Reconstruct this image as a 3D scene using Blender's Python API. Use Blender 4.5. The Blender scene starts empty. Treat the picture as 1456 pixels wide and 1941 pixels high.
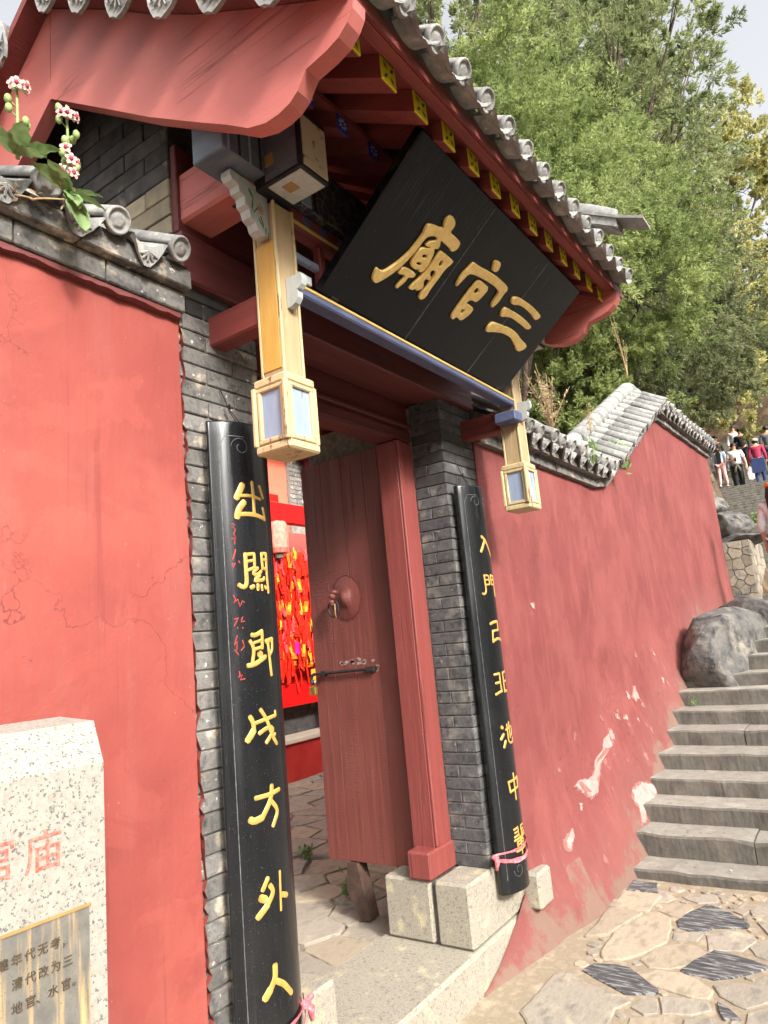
import bpy, bmesh, math, random
import numpy as np
from mathutils import Vector, Matrix

random.seed(7)
rng = np.random.default_rng(7)
scene = bpy.context.scene
COL = scene.collection

# ------------------------------------------------------------------ camera
cam_data = bpy.data.cameras.new("camera")
cam = bpy.data.objects.new("camera", cam_data)
COL.objects.link(cam)
scene.camera = cam
cam_data.sensor_fit = 'HORIZONTAL'
cam_data.sensor_width = 36.0
cam_data.lens = 36.0 * 1319.7 / 1456.0
cam_data.clip_start = 0.05
cam_data.clip_end = 3000.0
AX = ((0.57217856, 0.09536309, 0.81456588), (-0.81495648, 0.17748679, 0.55167415), (-0.09196533, -0.97949187, 0.17927091))
cam.matrix_world = Matrix((
    (AX[0][0], -AX[0][1], -AX[0][2], 0.0),
    (AX[1][0], -AX[1][1], -AX[1][2], -1.7),
    (AX[2][0], -AX[2][1], -AX[2][2], 1.557),
    (0, 0, 0, 1)))

# ------------------------------------------------------------------ sky, sun, exposure
TO_SUN = Vector((-0.34, -0.78, 0.53)).normalized()
world = bpy.data.worlds.new("World")
scene.world = world
world.use_nodes = True
wn = world.node_tree.nodes
sky = wn.new("ShaderNodeTexSky")
sky.sky_type = 'NISHITA'
sky.sun_disc = False
sky.sun_elevation = math.asin(TO_SUN.z)
sky.sun_rotation = math.atan2(TO_SUN.x, TO_SUN.y)
sky.altitude = 200
sky.air_density = 1.3
sky.dust_density = 9.0
sky.ozone_density = 1.0
hz = wn.new("ShaderNodeHueSaturation")          # thin high haze: the whole dome is paler than a clear sky
hz.inputs["Saturation"].default_value = 0.16
world.node_tree.links.new(sky.outputs[0], hz.inputs["Color"])
world.node_tree.links.new(hz.outputs[0], wn["Background"].inputs[0])
wn["Background"].inputs[1].default_value = 0.15
sun_d = bpy.data.lights.new("sun", 'SUN')
sun_d.energy = 1.5
sun_d.angle = math.radians(7.0)
sun_d.color = (1.0, 0.97, 0.93)
sun = bpy.data.objects.new("sun", sun_d)
COL.objects.link(sun)
sun.rotation_euler = TO_SUN.to_track_quat('Z', 'Y').to_euler()
sun.location = (-10, -20, 20)
vs = scene.view_settings
vs.view_transform = 'Standard'
vs.look = 'None'
vs.gamma = 1.0
vs.use_curve_mapping = False
vs.exposure = 1.42
scene.cycles.max_bounces = 8

# ------------------------------------------------------------------ materials
def lin(h):
    """sRGB 0-255 triple -> linear colour"""
    r = []
    for c in h:
        c /= 255.0
        r.append(c / 12.92 if c <= 0.04045 else ((c + 0.055) / 1.055) ** 2.4)
    return tuple(r) + (1.0,)

class NT:
    def __init__(s, name):
        s.m = bpy.data.materials.new(name)
        s.m.use_nodes = True
        s.t = s.m.node_tree
        s.n = s.t.nodes
        s.b = s.n["Principled BSDF"]
        s.pos = None
    def new(s, kind, **kw):
        n = s.n.new(kind)
        for k, v in kw.items():
            setattr(n, k, v)
        return n
    def link(s, a, b):
        s.t.links.new(a, b)
    def coord(s, kind='world', scale=(1, 1, 1), rot=(0, 0, 0)):
        if kind == 'world':
            o = s.new("ShaderNodeNewGeometry").outputs["Position"]
        else:
            o = s.new("ShaderNodeTexCoord").outputs["Object"]
        mp = s.new("ShaderNodeMapping")
        mp.inputs["Scale"].default_value = scale
        mp.inputs["Rotation"].default_value = rot
        s.link(o, mp.inputs["Vector"])
        return mp.outputs[0]
    def noise(s, vec, scale, detail=5, rough=0.55, dist=0.0):
        n = s.new("ShaderNodeTexNoise")
        n.inputs["Scale"].default_value = scale
        n.inputs["Detail"].default_value = detail
        n.inputs["Roughness"].default_value = rough
        n.inputs["Distortion"].default_value = dist
        s.link(vec, n.inputs["Vector"])
        return n.outputs["Fac"]
    def ramp(s, fac, stops):
        r = s.new("ShaderNodeValToRGB")
        el = r.color_ramp.elements
        while len(el) < len(stops):
            el.new(0.5)
        for e, (p, c) in zip(el, stops):
            e.position = p
            e.color = c if len(c) == 4 else tuple(c) + (1,)
        s.link(fac, r.inputs[0])
        return r.outputs[0]
    def mix(s, fac, a, b):
        n = s.new("ShaderNodeMix", data_type='RGBA')
        if hasattr(fac, 'is_output'):
            s.link(fac, n.inputs[0])
        else:
            n.inputs[0].default_value = fac
        for v, i in ((a, 6), (b, 7)):
            if hasattr(v, 'is_output'):
                s.link(v, n.inputs[i])
            else:
                n.inputs[i].default_value = v
        return n.outputs[2]
    def math(s, op, a, b=None, clamp=False):
        n = s.new("ShaderNodeMath", operation=op, use_clamp=clamp)
        for v, i in ((a, 0), (b, 1)):
            if v is None:
                continue
            if hasattr(v, 'is_output'):
                s.link(v, n.inputs[i])
            else:
                n.inputs[i].default_value = v
        return n.outputs[0]
    def bump(s, h, strength=0.3, dist=0.01, prev=None):
        n = s.new("ShaderNodeBump")
        n.inputs["Strength"].default_value = strength
        n.inputs["Distance"].default_value = dist
        s.link(h, n.inputs["Height"])
        if prev is not None:
            s.link(prev, n.inputs["Normal"])
        return n.outputs[0]
    def done(s, col, rough=0.7, normal=None, spec=0.5, metallic=0.0, coat=0.0):
        if hasattr(col, 'is_output'):
            s.link(col, s.b.inputs["Base Color"])
        else:
            s.b.inputs["Base Color"].default_value = col
        if hasattr(rough, 'is_output'):
            s.link(rough, s.b.inputs["Roughness"])
        else:
            s.b.inputs["Roughness"].default_value = rough
        s.b.inputs["Specular IOR Level"].default_value = spec
        s.b.inputs["Metallic"].default_value = metallic
        s.b.inputs["Coat Weight"].default_value = coat
        if normal is not None:
            s.link(normal, s.b.inputs["Normal"])
        return s.m

MATS = {}
def simple(name, c1, c2=None, c3=None, scale=6, rough=0.7, bump=0.2, bscale=60, bdist=0.004, spec=0.4, stretch=(1, 1, 1),
           speck=None, rnd=0.0, metallic=0.0, kind='world', span=(0.35, 0.65), coat=0.0):
    t = NT(name)
    v = t.coord(kind, stretch)
    c2 = c2 or tuple(x * 0.75 for x in c1[:3]) + (1,)
    f = t.noise(v, scale, 6, 0.6)
    stops = [(span[0], c1), (span[1], c2)] if c3 is None else [(span[0], c1), ((span[0] + span[1]) / 2, c2), (span[1], c3)]
    col = t.ramp(f, stops)
    for sp in (speck or []):
        sc, sscale, thr, soft = sp[:4]
        sv = t.coord(kind, sp[4]) if len(sp) > 4 else v
        fac = t.ramp(t.noise(sv, sscale, 4, 0.6), [(thr, (0, 0, 0, 1)), (min(thr + soft, 1), (1, 1, 1, 1))])
        col = t.mix(fac, col, sc)
    if rnd:
        oi = t.new("ShaderNodeObjectInfo")
        hs = t.new("ShaderNodeHueSaturation")
        mr = t.new("ShaderNodeMapRange")
        mr.inputs[3].default_value = 1 - rnd
        mr.inputs[4].default_value = 1 + rnd
        t.link(oi.outputs["Random"], mr.inputs[0])
        t.link(mr.outputs[0], hs.inputs["Value"])
        t.link(col, hs.inputs["Color"])
        col = hs.outputs[0]
    nrm = None
    if bump:
        nrm = t.bump(t.noise(v, bscale, 5, 0.6), bump, bdist)
    m = t.done(col, rough, nrm, spec, metallic, coat)
    MATS[name] = m
    return m

def build_materials():
    # ---- red lime-washed wall plaster: old coats, scuffs, pale worn foot
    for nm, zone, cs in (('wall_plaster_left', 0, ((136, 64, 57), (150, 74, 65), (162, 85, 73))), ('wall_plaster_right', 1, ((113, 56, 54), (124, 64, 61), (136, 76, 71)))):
        t = NT(nm)
        v = t.coord('world')
        big = t.noise(v, 1.3, 5, 0.6)
        col = t.ramp(big, [(0.30, lin(cs[0])), (0.52, lin(cs[1])), (0.72, lin(cs[2]))])
        vs_ = t.coord('world', (3.5, 3.5, 0.45))
        streak = t.ramp(t.noise(vs_, 3.0, 6, 0.7), [(0.50, (0, 0, 0, 1)), (0.72, (0.5, 0.5, 0.5, 1))])
        col = t.mix(streak, col, lin((152, 90, 82)))
        drip = t.ramp(t.noise(t.coord('world', (16, 16, 0.35)), 2.4, 4, 0.6), [(0.60, (0, 0, 0, 1)), (0.72, (0.35, 0.35, 0.35, 1))])
        col = t.mix(drip, col, lin((112, 50, 48)))
        scr = t.ramp(t.noise(t.coord('world', (1, 1, 0.25), (0, 0.5, 0)), 34, 3, 0.7), [(0.69, (0, 0, 0, 1)), (0.75, (0.35, 0.35, 0.35, 1))])
        col = t.mix(scr, col, lin((158, 106, 98)))
        spots = t.ramp(t.noise(v, 75, 2, 0.5), [(0.74, (0, 0, 0, 1)), (0.77, (0.7, 0.7, 0.7, 1))])
        col = t.mix(spots, col, lin((166, 122, 112)))
        dk = t.ramp(t.noise(v, 5.0, 5, 0.65), [(0.55, (0, 0, 0, 1)), (0.80, (0.4, 0.4, 0.4, 1))])
        col = t.mix(dk, col, lin((110, 50, 48)))
        for sc_, th_, am_, cc_ in ((1.1, 0.52, 0.22, cs[0]), (2.3, 0.56, 0.18, cs[2]), (0.8, 0.55, 0.25, cs[2])):
            pt = t.ramp(t.noise(v, sc_, 7, 0.62, 0.5), [(th_, (0, 0, 0, 1)), (th_ + 0.02, (am_, am_, am_, 1))])
            col = t.mix(pt, col, tuple(q * (0.8 if cc_ == cs[0] else 1.15) for q in lin(cc_)[:3]) + (1,))
        vc = t.new("ShaderNodeTexVoronoi", feature='DISTANCE_TO_EDGE')
        vc.inputs["Scale"].default_value = 1.7
        wob = t.new("ShaderNodeVectorMath", operation='ADD')
        nz = t.new("ShaderNodeTexNoise")
        nz.inputs["Scale"].default_value = 5
        nz.inputs["Detail"].default_value = 6
        t.link(v, nz.inputs["Vector"])
        t.link(v, wob.inputs[0])
        t.link(nz.outputs["Color"], wob.inputs[1])
        t.link(wob.outputs[0], vc.inputs["Vector"])
        crk = t.ramp(vc.outputs["Distance"], [(0.0, (1, 1, 1, 1)), (0.011, (0, 0, 0, 1))])
        crk = t.math('MULTIPLY', crk, t.ramp(t.noise(v, 1.6, 3, 0.5), [(0.50, (0, 0, 0, 1)), (0.60, (0.65, 0.65, 0.65, 1))]))
        col = t.mix(crk, col, lin((76, 34, 34)))
        if zone:
            at = t.new("ShaderNodeAttribute", attribute_name="above_foot")
            w = t.math('ADD', at.outputs["Fac"], t.math('MULTIPLY', t.math('SUBTRACT', t.noise(v, 4.0, 7, 0.7), 0.5), 0.9))
            pale = t.ramp(w, [(0.0, (0.8, 0.8, 0.8, 1)), (0.14, (0.45, 0.45, 0.45, 1)), (0.46, (0, 0, 0, 1))])
            col = t.mix(pale, col, lin((128, 82, 75)))
            gr = t.ramp(w, [(-0.02, (0.75, 0.75, 0.75, 1)), (0.09, (0, 0, 0, 1))])
            col = t.mix(gr, col, lin((122, 102, 88)))
            sp2 = t.ramp(t.noise(t.coord('world', (9, 9, 2.5)), 3.0, 6, 0.75), [(0.60, (0, 0, 0, 1)), (0.66, (0.7, 0.7, 0.7, 1))])
            lowf = t.ramp(at.outputs["Fac"], [(0.15, (1, 1, 1, 1)), (0.9, (0, 0, 0, 1))])
            col = t.mix(t.math('MULTIPLY', sp2, lowf), col, lin((146, 100, 92)))
        n1 = t.bump(t.noise(v, 7, 6, 0.65), 0.5, 0.016)
        n2 = t.bump(t.noise(v, 80, 4, 0.6), 0.25, 0.003, n1)
        MATS[nm] = t.done(col, 0.75, n2, 0.28)
    # ---- carpenter's red paint on timber
    def red_timber(nm, base, dark, worn, crack=0.5, stretch=(0.25, 6, 6)):
        t = NT(nm)
        v = t.coord('world', stretch)
        col = t.ramp(t.noise(v, 5, 6, 0.65), [(0.3, dark), (0.6, base), (0.8, base)])
        w = t.ramp(t.noise(t.coord('world', (1.2, 1.2, 1.2)), 3.2, 6, 0.7), [(0.60, (0, 0, 0, 1)), (0.74, (0.6, 0.6, 0.6, 1))])
        col = t.mix(w, col, worn)
        cv = t.coord('world', tuple(0.16 * q if q < 1 else q for q in stretch))
        cn = t.math('ABSOLUTE', t.math('SUBTRACT', t.noise(cv, 2.6, 5, 0.6, 0.3), 0.5))
        ck = t.math('MULTIPLY', t.ramp(cn, [(0.0, (1, 1, 1, 1)), (0.010, (0, 0, 0, 1))]), t.ramp(t.noise(t.coord('world'), 2.7, 3, 0.5), [(0.46, (0, 0, 0, 1)), (0.58, (0.75, 0.75, 0.75, 1))]))
        col = t.mix(ck, col, tuple(q * 0.35 for q in dark[:3]) + (1,))
        chp = t.ramp(t.noise(t.coord('world'), 38, 4, 0.7), [(0.70, (0, 0, 0, 1)), (0.74, (0.7, 0.7, 0.7, 1))])
        col = t.mix(chp, col, tuple(min(1, q * 1.5) for q in worn[:3]) + (1,))
        h = t.math('SUBTRACT', t.noise(v, 14, 6, 0.7), t.math('MULTIPLY', ck, 1.5))
        n1 = t.bump(h, crack, 0.006)
        n2 = t.bump(t.noise(t.coord('world'), 120, 4, 0.6), 0.25, 0.002, n1)
        MATS[nm] = t.done(col, 0.55, n2, 0.4)
    red_timber('timber_red', lin((128, 62, 57)), lin((112, 53, 49)), lin((140, 78, 70)))
    red_timber('timber_red_y', lin((128, 62, 57)), lin((112, 53, 49)), lin((140, 78, 70)), stretch=(6, 0.25, 6))
    red_timber('timber_red_z', lin((136, 67, 61)), lin((122, 58, 53)), lin((160, 102, 83)), stretch=(6, 6, 0.3))
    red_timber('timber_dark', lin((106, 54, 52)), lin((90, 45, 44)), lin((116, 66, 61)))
    red_timber('gable_red', lin((184, 104, 96)), lin((177, 98, 90)), lin((192, 116, 107)), crack=0.30, stretch=(5, 0.35, 1.6))
    # ---- door leaf: crazed oxide-red paint, rippled in horizontal wrinkles
    t = NT('door_paint')
    v = t.coord('world', (1, 1, 1))
    col = t.ramp(t.noise(t.coord('world', (1.2, 1.2, 0.8)), 3, 5, 0.6), [(0.3, lin((110, 58, 51))), (0.55, lin((119, 64, 57))), (0.8, lin((126, 72, 64)))])
    wr = t.noise(t.coord('world', (4, 4, 26)), 5, 5, 0.6, 0.8)
    msk = t.ramp(t.noise(t.coord('world', (9, 9, 0.6)), 2.2, 3, 0.5), [(0.42, (0.1, 0.1, 0.1, 1)), (0.62, (1, 1, 1, 1))])
    ch = t.ramp(t.noise(v, 26, 5, 0.7), [(0.70, (0, 0, 0, 1)), (0.76, (1, 1, 1, 1))])
    col = t.mix(t.math('MULTIPLY', ch, 0.35), col, lin((196, 128, 108)))
    MATS['door_paint'] = t.done(col, 0.5, t.bump(t.math('MULTIPLY', wr, msk), 0.7, 0.007), 0.4)
    # ---- lacquer
    t = NT('black_lacquer')
    v = t.coord('world', (1, 1, 1))
    dust = t.ramp(t.noise(v, 260, 2, 0.5), [(0.68, (0, 0, 0, 1)), (0.74, (0.5, 0.5, 0.5, 1))])
    col = t.mix(dust, (0.008, 0.009, 0.010, 1), (0.16, 0.17, 0.18, 1))
    st = t.ramp(t.noise(t.coord('world', (30, 30, 0.7)), 3, 3, 0.5), [(0.62, (0, 0, 0, 1)), (0.85, (0.25, 0.25, 0.25, 1))])
    col = t.mix(st, col, (0.05, 0.055, 0.06, 1))
    scr = t.ramp(t.noise(t.coord('world', (60, 60, 3), (0, 0.2, 0)), 5, 3, 0.6), [(0.70, (0, 0, 0, 1)), (0.76, (0.5, 0.5, 0.5, 1))])
    col = t.mix(scr, col, (0.10, 0.10, 0.10, 1))
    film = t.ramp(t.noise(v, 6, 5, 0.65), [(0.50, (0, 0, 0, 1)), (0.80, (0.12, 0.12, 0.12, 1))])
    col = t.mix(film, col, (0.07, 0.068, 0.064, 1))
    rg = t.ramp(t.noise(t.coord('world', (8, 8, 0.8)), 4, 4, 0.6), [(0.3, (0.15,) * 3 + (1,)), (0.7, (0.26,) * 3 + (1,))])
    MATS['black_lacquer'] = t.done(col, rg, t.bump(t.noise(t.coord('world', (14, 14, 0.6)), 4, 4, 0.6), 0.10, 0.004), 0.5)
    tg = t.new("ShaderNodeTangent", direction_type='RADIAL', axis='Z')
    t.link(tg.outputs[0], t.b.inputs["Tangent"])
    t.b.inputs["Anisotropic"].default_value = 0.8
    t.b.inputs["Anisotropic Rotation"].default_value = 0.25
    t = NT('plaque_lacquer')
    v = t.coord('object', (1, 1, 1))
    st = t.ramp(t.noise(t.coord('object', (55, 0.9, 1)), 3.5, 4, 0.6), [(0.55, (0, 0, 0, 1)), (0.68, (1, 1, 1, 1))])
    up = t.new("ShaderNodeSeparateXYZ")
    t.link(t.coord('object'), up.inputs[0])
    hi = t.math('MULTIPLY', t.math('SUBTRACT', up.outputs[1], 0.16, True), 1.9, True)
    patch = t.ramp(t.noise(v, 4, 4, 0.6), [(0.35, (0.1, 0.1, 0.1, 1)), (0.65, (1, 1, 1, 1))])
    f = t.math('MULTIPLY', t.math('MULTIPLY', st, hi), patch)
    col = t.mix(t.math('MULTIPLY', f, 0.5), (0.003, 0.0035, 0.005, 1), (0.15, 0.14, 0.12, 1))
    dust = t.ramp(t.noise(v, 210, 2, 0.5), [(0.71, (0, 0, 0, 1)), (0.76, (0.6, 0.6, 0.6, 1))])
    col = t.mix(dust, col, (0.22, 0.22, 0.22, 1))
    rg = t.ramp(t.noise(v, 5, 5, 0.65), [(0.3, (0.10,) * 3 + (1,)), (0.7, (0.30,) * 3 + (1,))])
    MATS['plaque_lacquer'] = t.done(col, rg, t.bump(t.noise(t.coord('object', (40, 0.7, 1)), 5, 4, 0.6), 0.05, 0.003), 0.28)
    simple('gold_paint', lin((206, 166, 88)), lin((186, 144, 70)), scale=45, rough=0.38, bump=0.12, bscale=90, bdist=0.002, spec=0.5, metallic=0.15)
    simple('plaque_gold', lin((240, 208, 134)), lin((226, 188, 108)), scale=45, rough=0.4, bump=0.12, bscale=90, bdist=0.002, spec=0.5, metallic=0.1)
    simple('red_ink', lin((190, 60, 52)), lin((160, 44, 40)), scale=60, rough=0.5, bump=0)
    simple('pale_line', lin((120, 122, 122)), lin((70, 72, 74)), scale=40, rough=0.6, bump=0)
    # ---- masonry
    simple('brick_grey', lin((92, 90, 88)), lin((118, 114, 108)), lin((70, 70, 72)), scale=22, rough=0.9, bump=0.6, bscale=70, bdist=0.006, spec=0.2,
           speck=[(lin((178, 166, 146)), 11, 0.57, 0.10), (lin((202, 196, 182)), 40, 0.64, 0.05), (lin((38, 38, 41)), 7, 0.58, 0.14)], rnd=0.28)
    simple('brick_slate', lin((74, 74, 75)), lin((92, 91, 90)), lin((60, 61, 63)), scale=22, rough=0.9, bump=0.6, bscale=70, bdist=0.006, spec=0.2,
           speck=[(lin((122, 119, 113)), 12, 0.54, 0.14), (lin((156, 151, 142)), 46, 0.66, 0.06), (lin((132, 62, 58)), 3.0, 0.70, 0.04, (1.5, 1.5, 0.5))], rnd=0.18)
    simple('brick_pale', lin((150, 138, 112)), lin((128, 120, 104)), scale=20, rough=0.9, bump=0.5, bscale=70, rnd=0.2)
    simple('brick_dark', lin((58, 57, 57)), lin((78, 75, 73)), scale=14, rough=0.9, bump=0.5, bscale=60, bdist=0.005, spec=0.2,
           speck=[(lin((112, 104, 92)), 9, 0.62, 0.12)], rnd=0.25)
    simple('mortar', lin((150, 146, 136)), lin((112, 108, 102)), scale=30, rough=0.95, bump=0.5, bscale=90, spec=0.1)
    simple('mortar_dark', lin((112, 108, 100)), lin((74, 72, 70)), scale=20, rough=0.95, bump=0.5, bscale=90, spec=0.1)
    simple('tile_grey', lin((150, 148, 142)), lin((130, 129, 126)), lin((164, 161, 152)), scale=18, rough=0.9, bump=0.5, bscale=80, bdist=0.004, spec=0.2,
           speck=[(lin((98, 97, 96)), 9, 0.58, 0.14), (lin((186, 181, 168)), 32, 0.64, 0.08)], rnd=0.16)
    simple('granite', lin((148, 141, 127)), lin((164, 156, 140)), lin((132, 126, 115)), scale=60, rough=0.85, bump=0.7, bscale=130, bdist=0.004, spec=0.25,
           speck=[(lin((92, 88, 82)), 190, 0.60, 0.06), (lin((206, 192, 150)), 9, 0.56, 0.2)])
    simple('granite_pale', lin((164, 159, 147)), lin((150, 146, 135)), scale=70, rough=0.8, bump=0.35, bscale=160, bdist=0.002, spec=0.3,
           speck=[(lin((96, 93, 90)), 170, 0.57, 0.05), (lin((150, 142, 128)), 90, 0.58, 0.06)])
    simple('granite_polished', lin((122, 117, 108)), lin((100, 98, 92)), scale=26, rough=0.45, bump=0.05, spec=0.5,
           speck=[(lin((190, 160, 112)), 5, 0.52, 0.18, (9, 9, 0.7)), (lin((84, 82, 80)), 300, 0.62, 0.05)])
    simple('step_tread', lin((150, 145, 134)), lin((134, 129, 120)), scale=14, rough=0.9, bump=0.55, bscale=60, bdist=0.005, spec=0.2, rnd=0.10,
           speck=[(lin((168, 160, 144)), 4, 0.55, 0.2), (lin((104, 100, 94)), 30, 0.60, 0.08)])
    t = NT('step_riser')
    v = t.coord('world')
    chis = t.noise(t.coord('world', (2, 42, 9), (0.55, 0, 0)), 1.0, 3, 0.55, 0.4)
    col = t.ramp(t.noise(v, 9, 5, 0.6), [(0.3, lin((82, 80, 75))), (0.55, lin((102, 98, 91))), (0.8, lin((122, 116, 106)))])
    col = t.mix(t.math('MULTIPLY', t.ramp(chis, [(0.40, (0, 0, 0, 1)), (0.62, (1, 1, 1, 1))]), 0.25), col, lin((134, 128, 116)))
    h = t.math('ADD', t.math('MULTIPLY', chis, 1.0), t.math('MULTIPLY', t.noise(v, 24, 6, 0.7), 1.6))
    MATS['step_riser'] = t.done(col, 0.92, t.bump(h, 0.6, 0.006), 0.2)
    simple('boulder', lin((112, 108, 102)), lin((90, 88, 86)), lin((132, 126, 116)), scale=3.5, rough=0.92, bump=0.8, bscale=14, bdist=0.03, spec=0.2,
           speck=[(lin((58, 56, 56)), 6, 0.50, 0.16), (lin((160, 144, 116)), 2.4, 0.60, 0.15)])
    simple('paving_grey', lin((148, 139, 126)), lin((160, 150, 135)), lin((134, 127, 117)), scale=9, rough=0.85, bump=0.8, bscale=40, bdist=0.005, spec=0.25, stretch=(1, 1.7, 1),
           speck=[(lin((192, 176, 150)), 5, 0.58, 0.18)], rnd=0.12)
    simple('paving_buff', lin((162, 148, 128)), lin((172, 158, 136)), lin((148, 136, 119)), scale=9, rough=0.88, bump=0.8, bscale=40, bdist=0.005, spec=0.25, stretch=(1, 1.7, 1), rnd=0.10)
    t = NT('paving_slate')
    vv = t.coord('world', (6.0, 0.8, 1), (0, 0, 0.3))
    col = t.ramp(t.noise(vv, 12, 6, 0.7, 0.6), [(0.36, lin((60, 61, 63))), (0.52, lin((86, 86, 87))), (0.60, lin((150, 147, 142)))])
    MATS['paving_slate'] = t.done(col, 0.7, t.bump(t.noise(vv, 26, 5, 0.65), 0.5, 0.006), 0.35)
    simple('paving_mortar', lin((164, 149, 127)), lin((148, 134, 114)), lin((174, 159, 136)), scale=11, rough=0.95, bump=0.6, bscale=70, bdist=0.006, spec=0.15)
    simple('earth', lin((104, 88, 70)), lin((80, 68, 54)), lin((120, 102, 82)), scale=1.5, rough=0.95, bump=0.6, bscale=9, bdist=0.05, spec=0.1)
    simple('rubble_mortar', lin((132, 124, 110)), lin((112, 106, 96)), scale=12, rough=0.95, bump=0.6, bscale=40)
    simple('rubble_stone', lin((128, 124, 116)), lin((146, 132, 112)), lin((104, 103, 100)), scale=9, rough=0.9, bump=0.5, bscale=30, bdist=0.01, rnd=0.32)
    # ---- painted timber, weathered
    def weathered(nm, paint, paint2, under, thr=0.60, stretch=(5, 5, 0.8)):
        t = NT(nm)
        v = t.coord('world', stretch)
        col = t.ramp(t.noise(v, 8, 5, 0.6), [(0.35, paint), (0.7, paint2)])
        pm = t.ramp(t.noise(v, 7, 7, 0.72), [(thr, (0, 0, 0, 1)), (thr + 0.03, (1, 1, 1, 1))])
        col = t.mix(pm, col, under)
        h = t.math('SUBTRACT', t.noise(v, 25, 5, 0.7), t.math('MULTIPLY', pm, 0.7))
        MATS[nm] = t.done(col, 0.6, t.bump(h, 0.5, 0.003), 0.35)
    weathered('paint_yellow', lin((200, 158, 82)), lin((190, 146, 70)), lin((186, 164, 124)), 0.66)
    weathered('paint_cream', lin((198, 180, 140)), lin((186, 164, 120)), lin((126, 90, 72)), 0.58)
    weathered('bare_wood', lin((178, 154, 118)), lin((164, 138, 102)), lin((190, 166, 124)), 0.62)
    weathered('paint_white', lin((148, 160, 180)), lin((136, 150, 174)), lin((116, 100, 90)), 0.62)
    weathered('paint_blue', lin((88, 95, 124)), lin((72, 79, 108)), lin((104, 80, 72)), 0.60, (1, 6, 6))
    weathered('paint_gilt_line', lin((206, 178, 104)), lin((190, 156, 84)), lin((96, 70, 56)), 0.66, (1, 6, 6))
    weathered('paint_bluegrey', lin((98, 106, 114)), lin((78, 86, 96)), lin((72, 70, 70)), 0.68, (4, 1, 4))
    weathered('paint_palegrey', lin((178, 182, 176)), lin((158, 164, 160)), lin((118, 112, 104)), 0.70)
    t = NT('beam_painting')
    v = t.coord('world', (1, 1, 1))
    vo = t.new("ShaderNodeTexVoronoi", feature='DISTANCE_TO_EDGE')
    vo.inputs["Scale"].default_value = 26
    t.link(v, vo.inputs["Vector"])
    ln = t.ramp(vo.outputs["Distance"], [(0.03, (1, 1, 1, 1)), (0.08, (0, 0, 0, 1))])
    col = t.mix(t.math('MULTIPLY', ln, 0.7), lin((48, 50, 60)), lin((116, 106, 88)))
    MATS['beam_painting'] = t.done(col, 0.7)
    t = NT('landscape_painting')
    v = t.coord('world')
    ink = t.ramp(t.noise(v, 30, 6, 0.7, 0.4), [(0.56, (0, 0, 0, 1)), (0.62, (1, 1, 1, 1))])
    msk = t.ramp(t.noise(v, 11, 2, 0.5), [(0.46, (0, 0, 0, 1)), (0.54, (1, 1, 1, 1))])
    hue = t.mix(t.noise(v, 16, 2, 0.5), lin((68, 82, 58)), lin((128, 84, 66)))
    MATS['landscape_painting'] = t.done(t.mix(t.math('MULTIPLY', ink, msk), lin((190, 176, 146)), hue), 0.65)
    simple('paint_black', lin((34, 34, 38)), lin((22, 22, 26)), scale=12, rough=0.6, bump=0)
    simple('rafter_yellow', lin((222, 208, 40)), lin((206, 190, 36)), scale=40, rough=0.5, bump=0.1)
    simple('leaf_green_paint', lin((58, 98, 44)), lin((46, 82, 40)), scale=40, rough=0.5, bump=0)
    simple('rafter_blue', lin((40, 62, 160)), lin((32, 50, 140)), scale=40, rough=0.5, bump=0.1)
    simple('petal_white', lin((206, 206, 200)), lin((188, 188, 186)), scale=40, rough=0.5, bump=0)
    simple('ochre_paint', lin((160, 130, 80)), lin((142, 114, 70)), scale=20, rough=0.6, bump=0)
    # ---- metal and small things
    simple('iron', lin((74, 66, 64)), lin((52, 48, 48)), scale=40, rough=0.55, bump=0.2, metallic=0.6)
    simple('brass', lin((186, 156, 88)), lin((160, 128, 66)), scale=40, rough=0.35, bump=0.05, metallic=0.8)
    simple('steel', lin((180, 180, 178)), lin((150, 150, 150)), scale=40, rough=0.3, bump=0.05, metallic=0.9)
    simple('rust_wood', lin((86, 64, 52)), lin((58, 44, 38)), scale=14, rough=0.85, bump=0.4)
    simple('peeled', lin((166, 150, 142)), lin((160, 124, 116)), scale=14, rough=0.9, bump=0.4, bscale=60)
    simple('peel_edge', lin((136, 84, 78)), lin((148, 104, 96)), scale=30, rough=0.9, bump=0.4, bscale=60)
    simple('ribbon_pink', lin((226, 128, 136)), lin((206, 84, 92)), lin((234, 160, 164)), scale=30, rough=0.55, bump=0.3, bscale=40, bdist=0.004)
    simple('char_brown', lin((92, 78, 60)), lin((74, 62, 50)), scale=40, rough=0.7, bump=0)
    simple('char_red', lin((206, 84, 70)), lin((222, 132, 116)), scale=160, rough=0.7, bump=0, span=(0.4, 0.62))
    # ---- courtyard
    simple('hall_wall', lin((214, 104, 80)), lin((222, 118, 92)), scale=2, rough=0.8, bump=0.1)
    simple('hall_wall_dull', lin((150, 74, 66)), lin((166, 88, 80)), scale=2, rough=0.8, bump=0.1)
    simple('gloss_red', lin((206, 22, 20)), lin((188, 16, 16)), scale=3, rough=0.4, bump=0.05)
    simple('tag_red', lin((206, 22, 16)), lin((226, 44, 20)), lin((176, 12, 14)), scale=20, rough=0.5, bump=0.15, bscale=40, rnd=0.2)
    simple('tag_orange', lin((226, 92, 22)), lin((232, 132, 36)), scale=24, rough=0.5, bump=0.1, rnd=0.15)
    simple('tag_gold', lin((236, 176, 60)), lin((226, 140, 40)), scale=40, rough=0.45, bump=0.1)
    simple('tag_pink', lin((222, 84, 84)), lin((200, 60, 66)), scale=20, rough=0.5, bump=0.1, rnd=0.15)
    simple('tag_magenta', lin((196, 30, 150)), lin((180, 24, 140)), scale=20, rough=0.5, bump=0)
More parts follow.
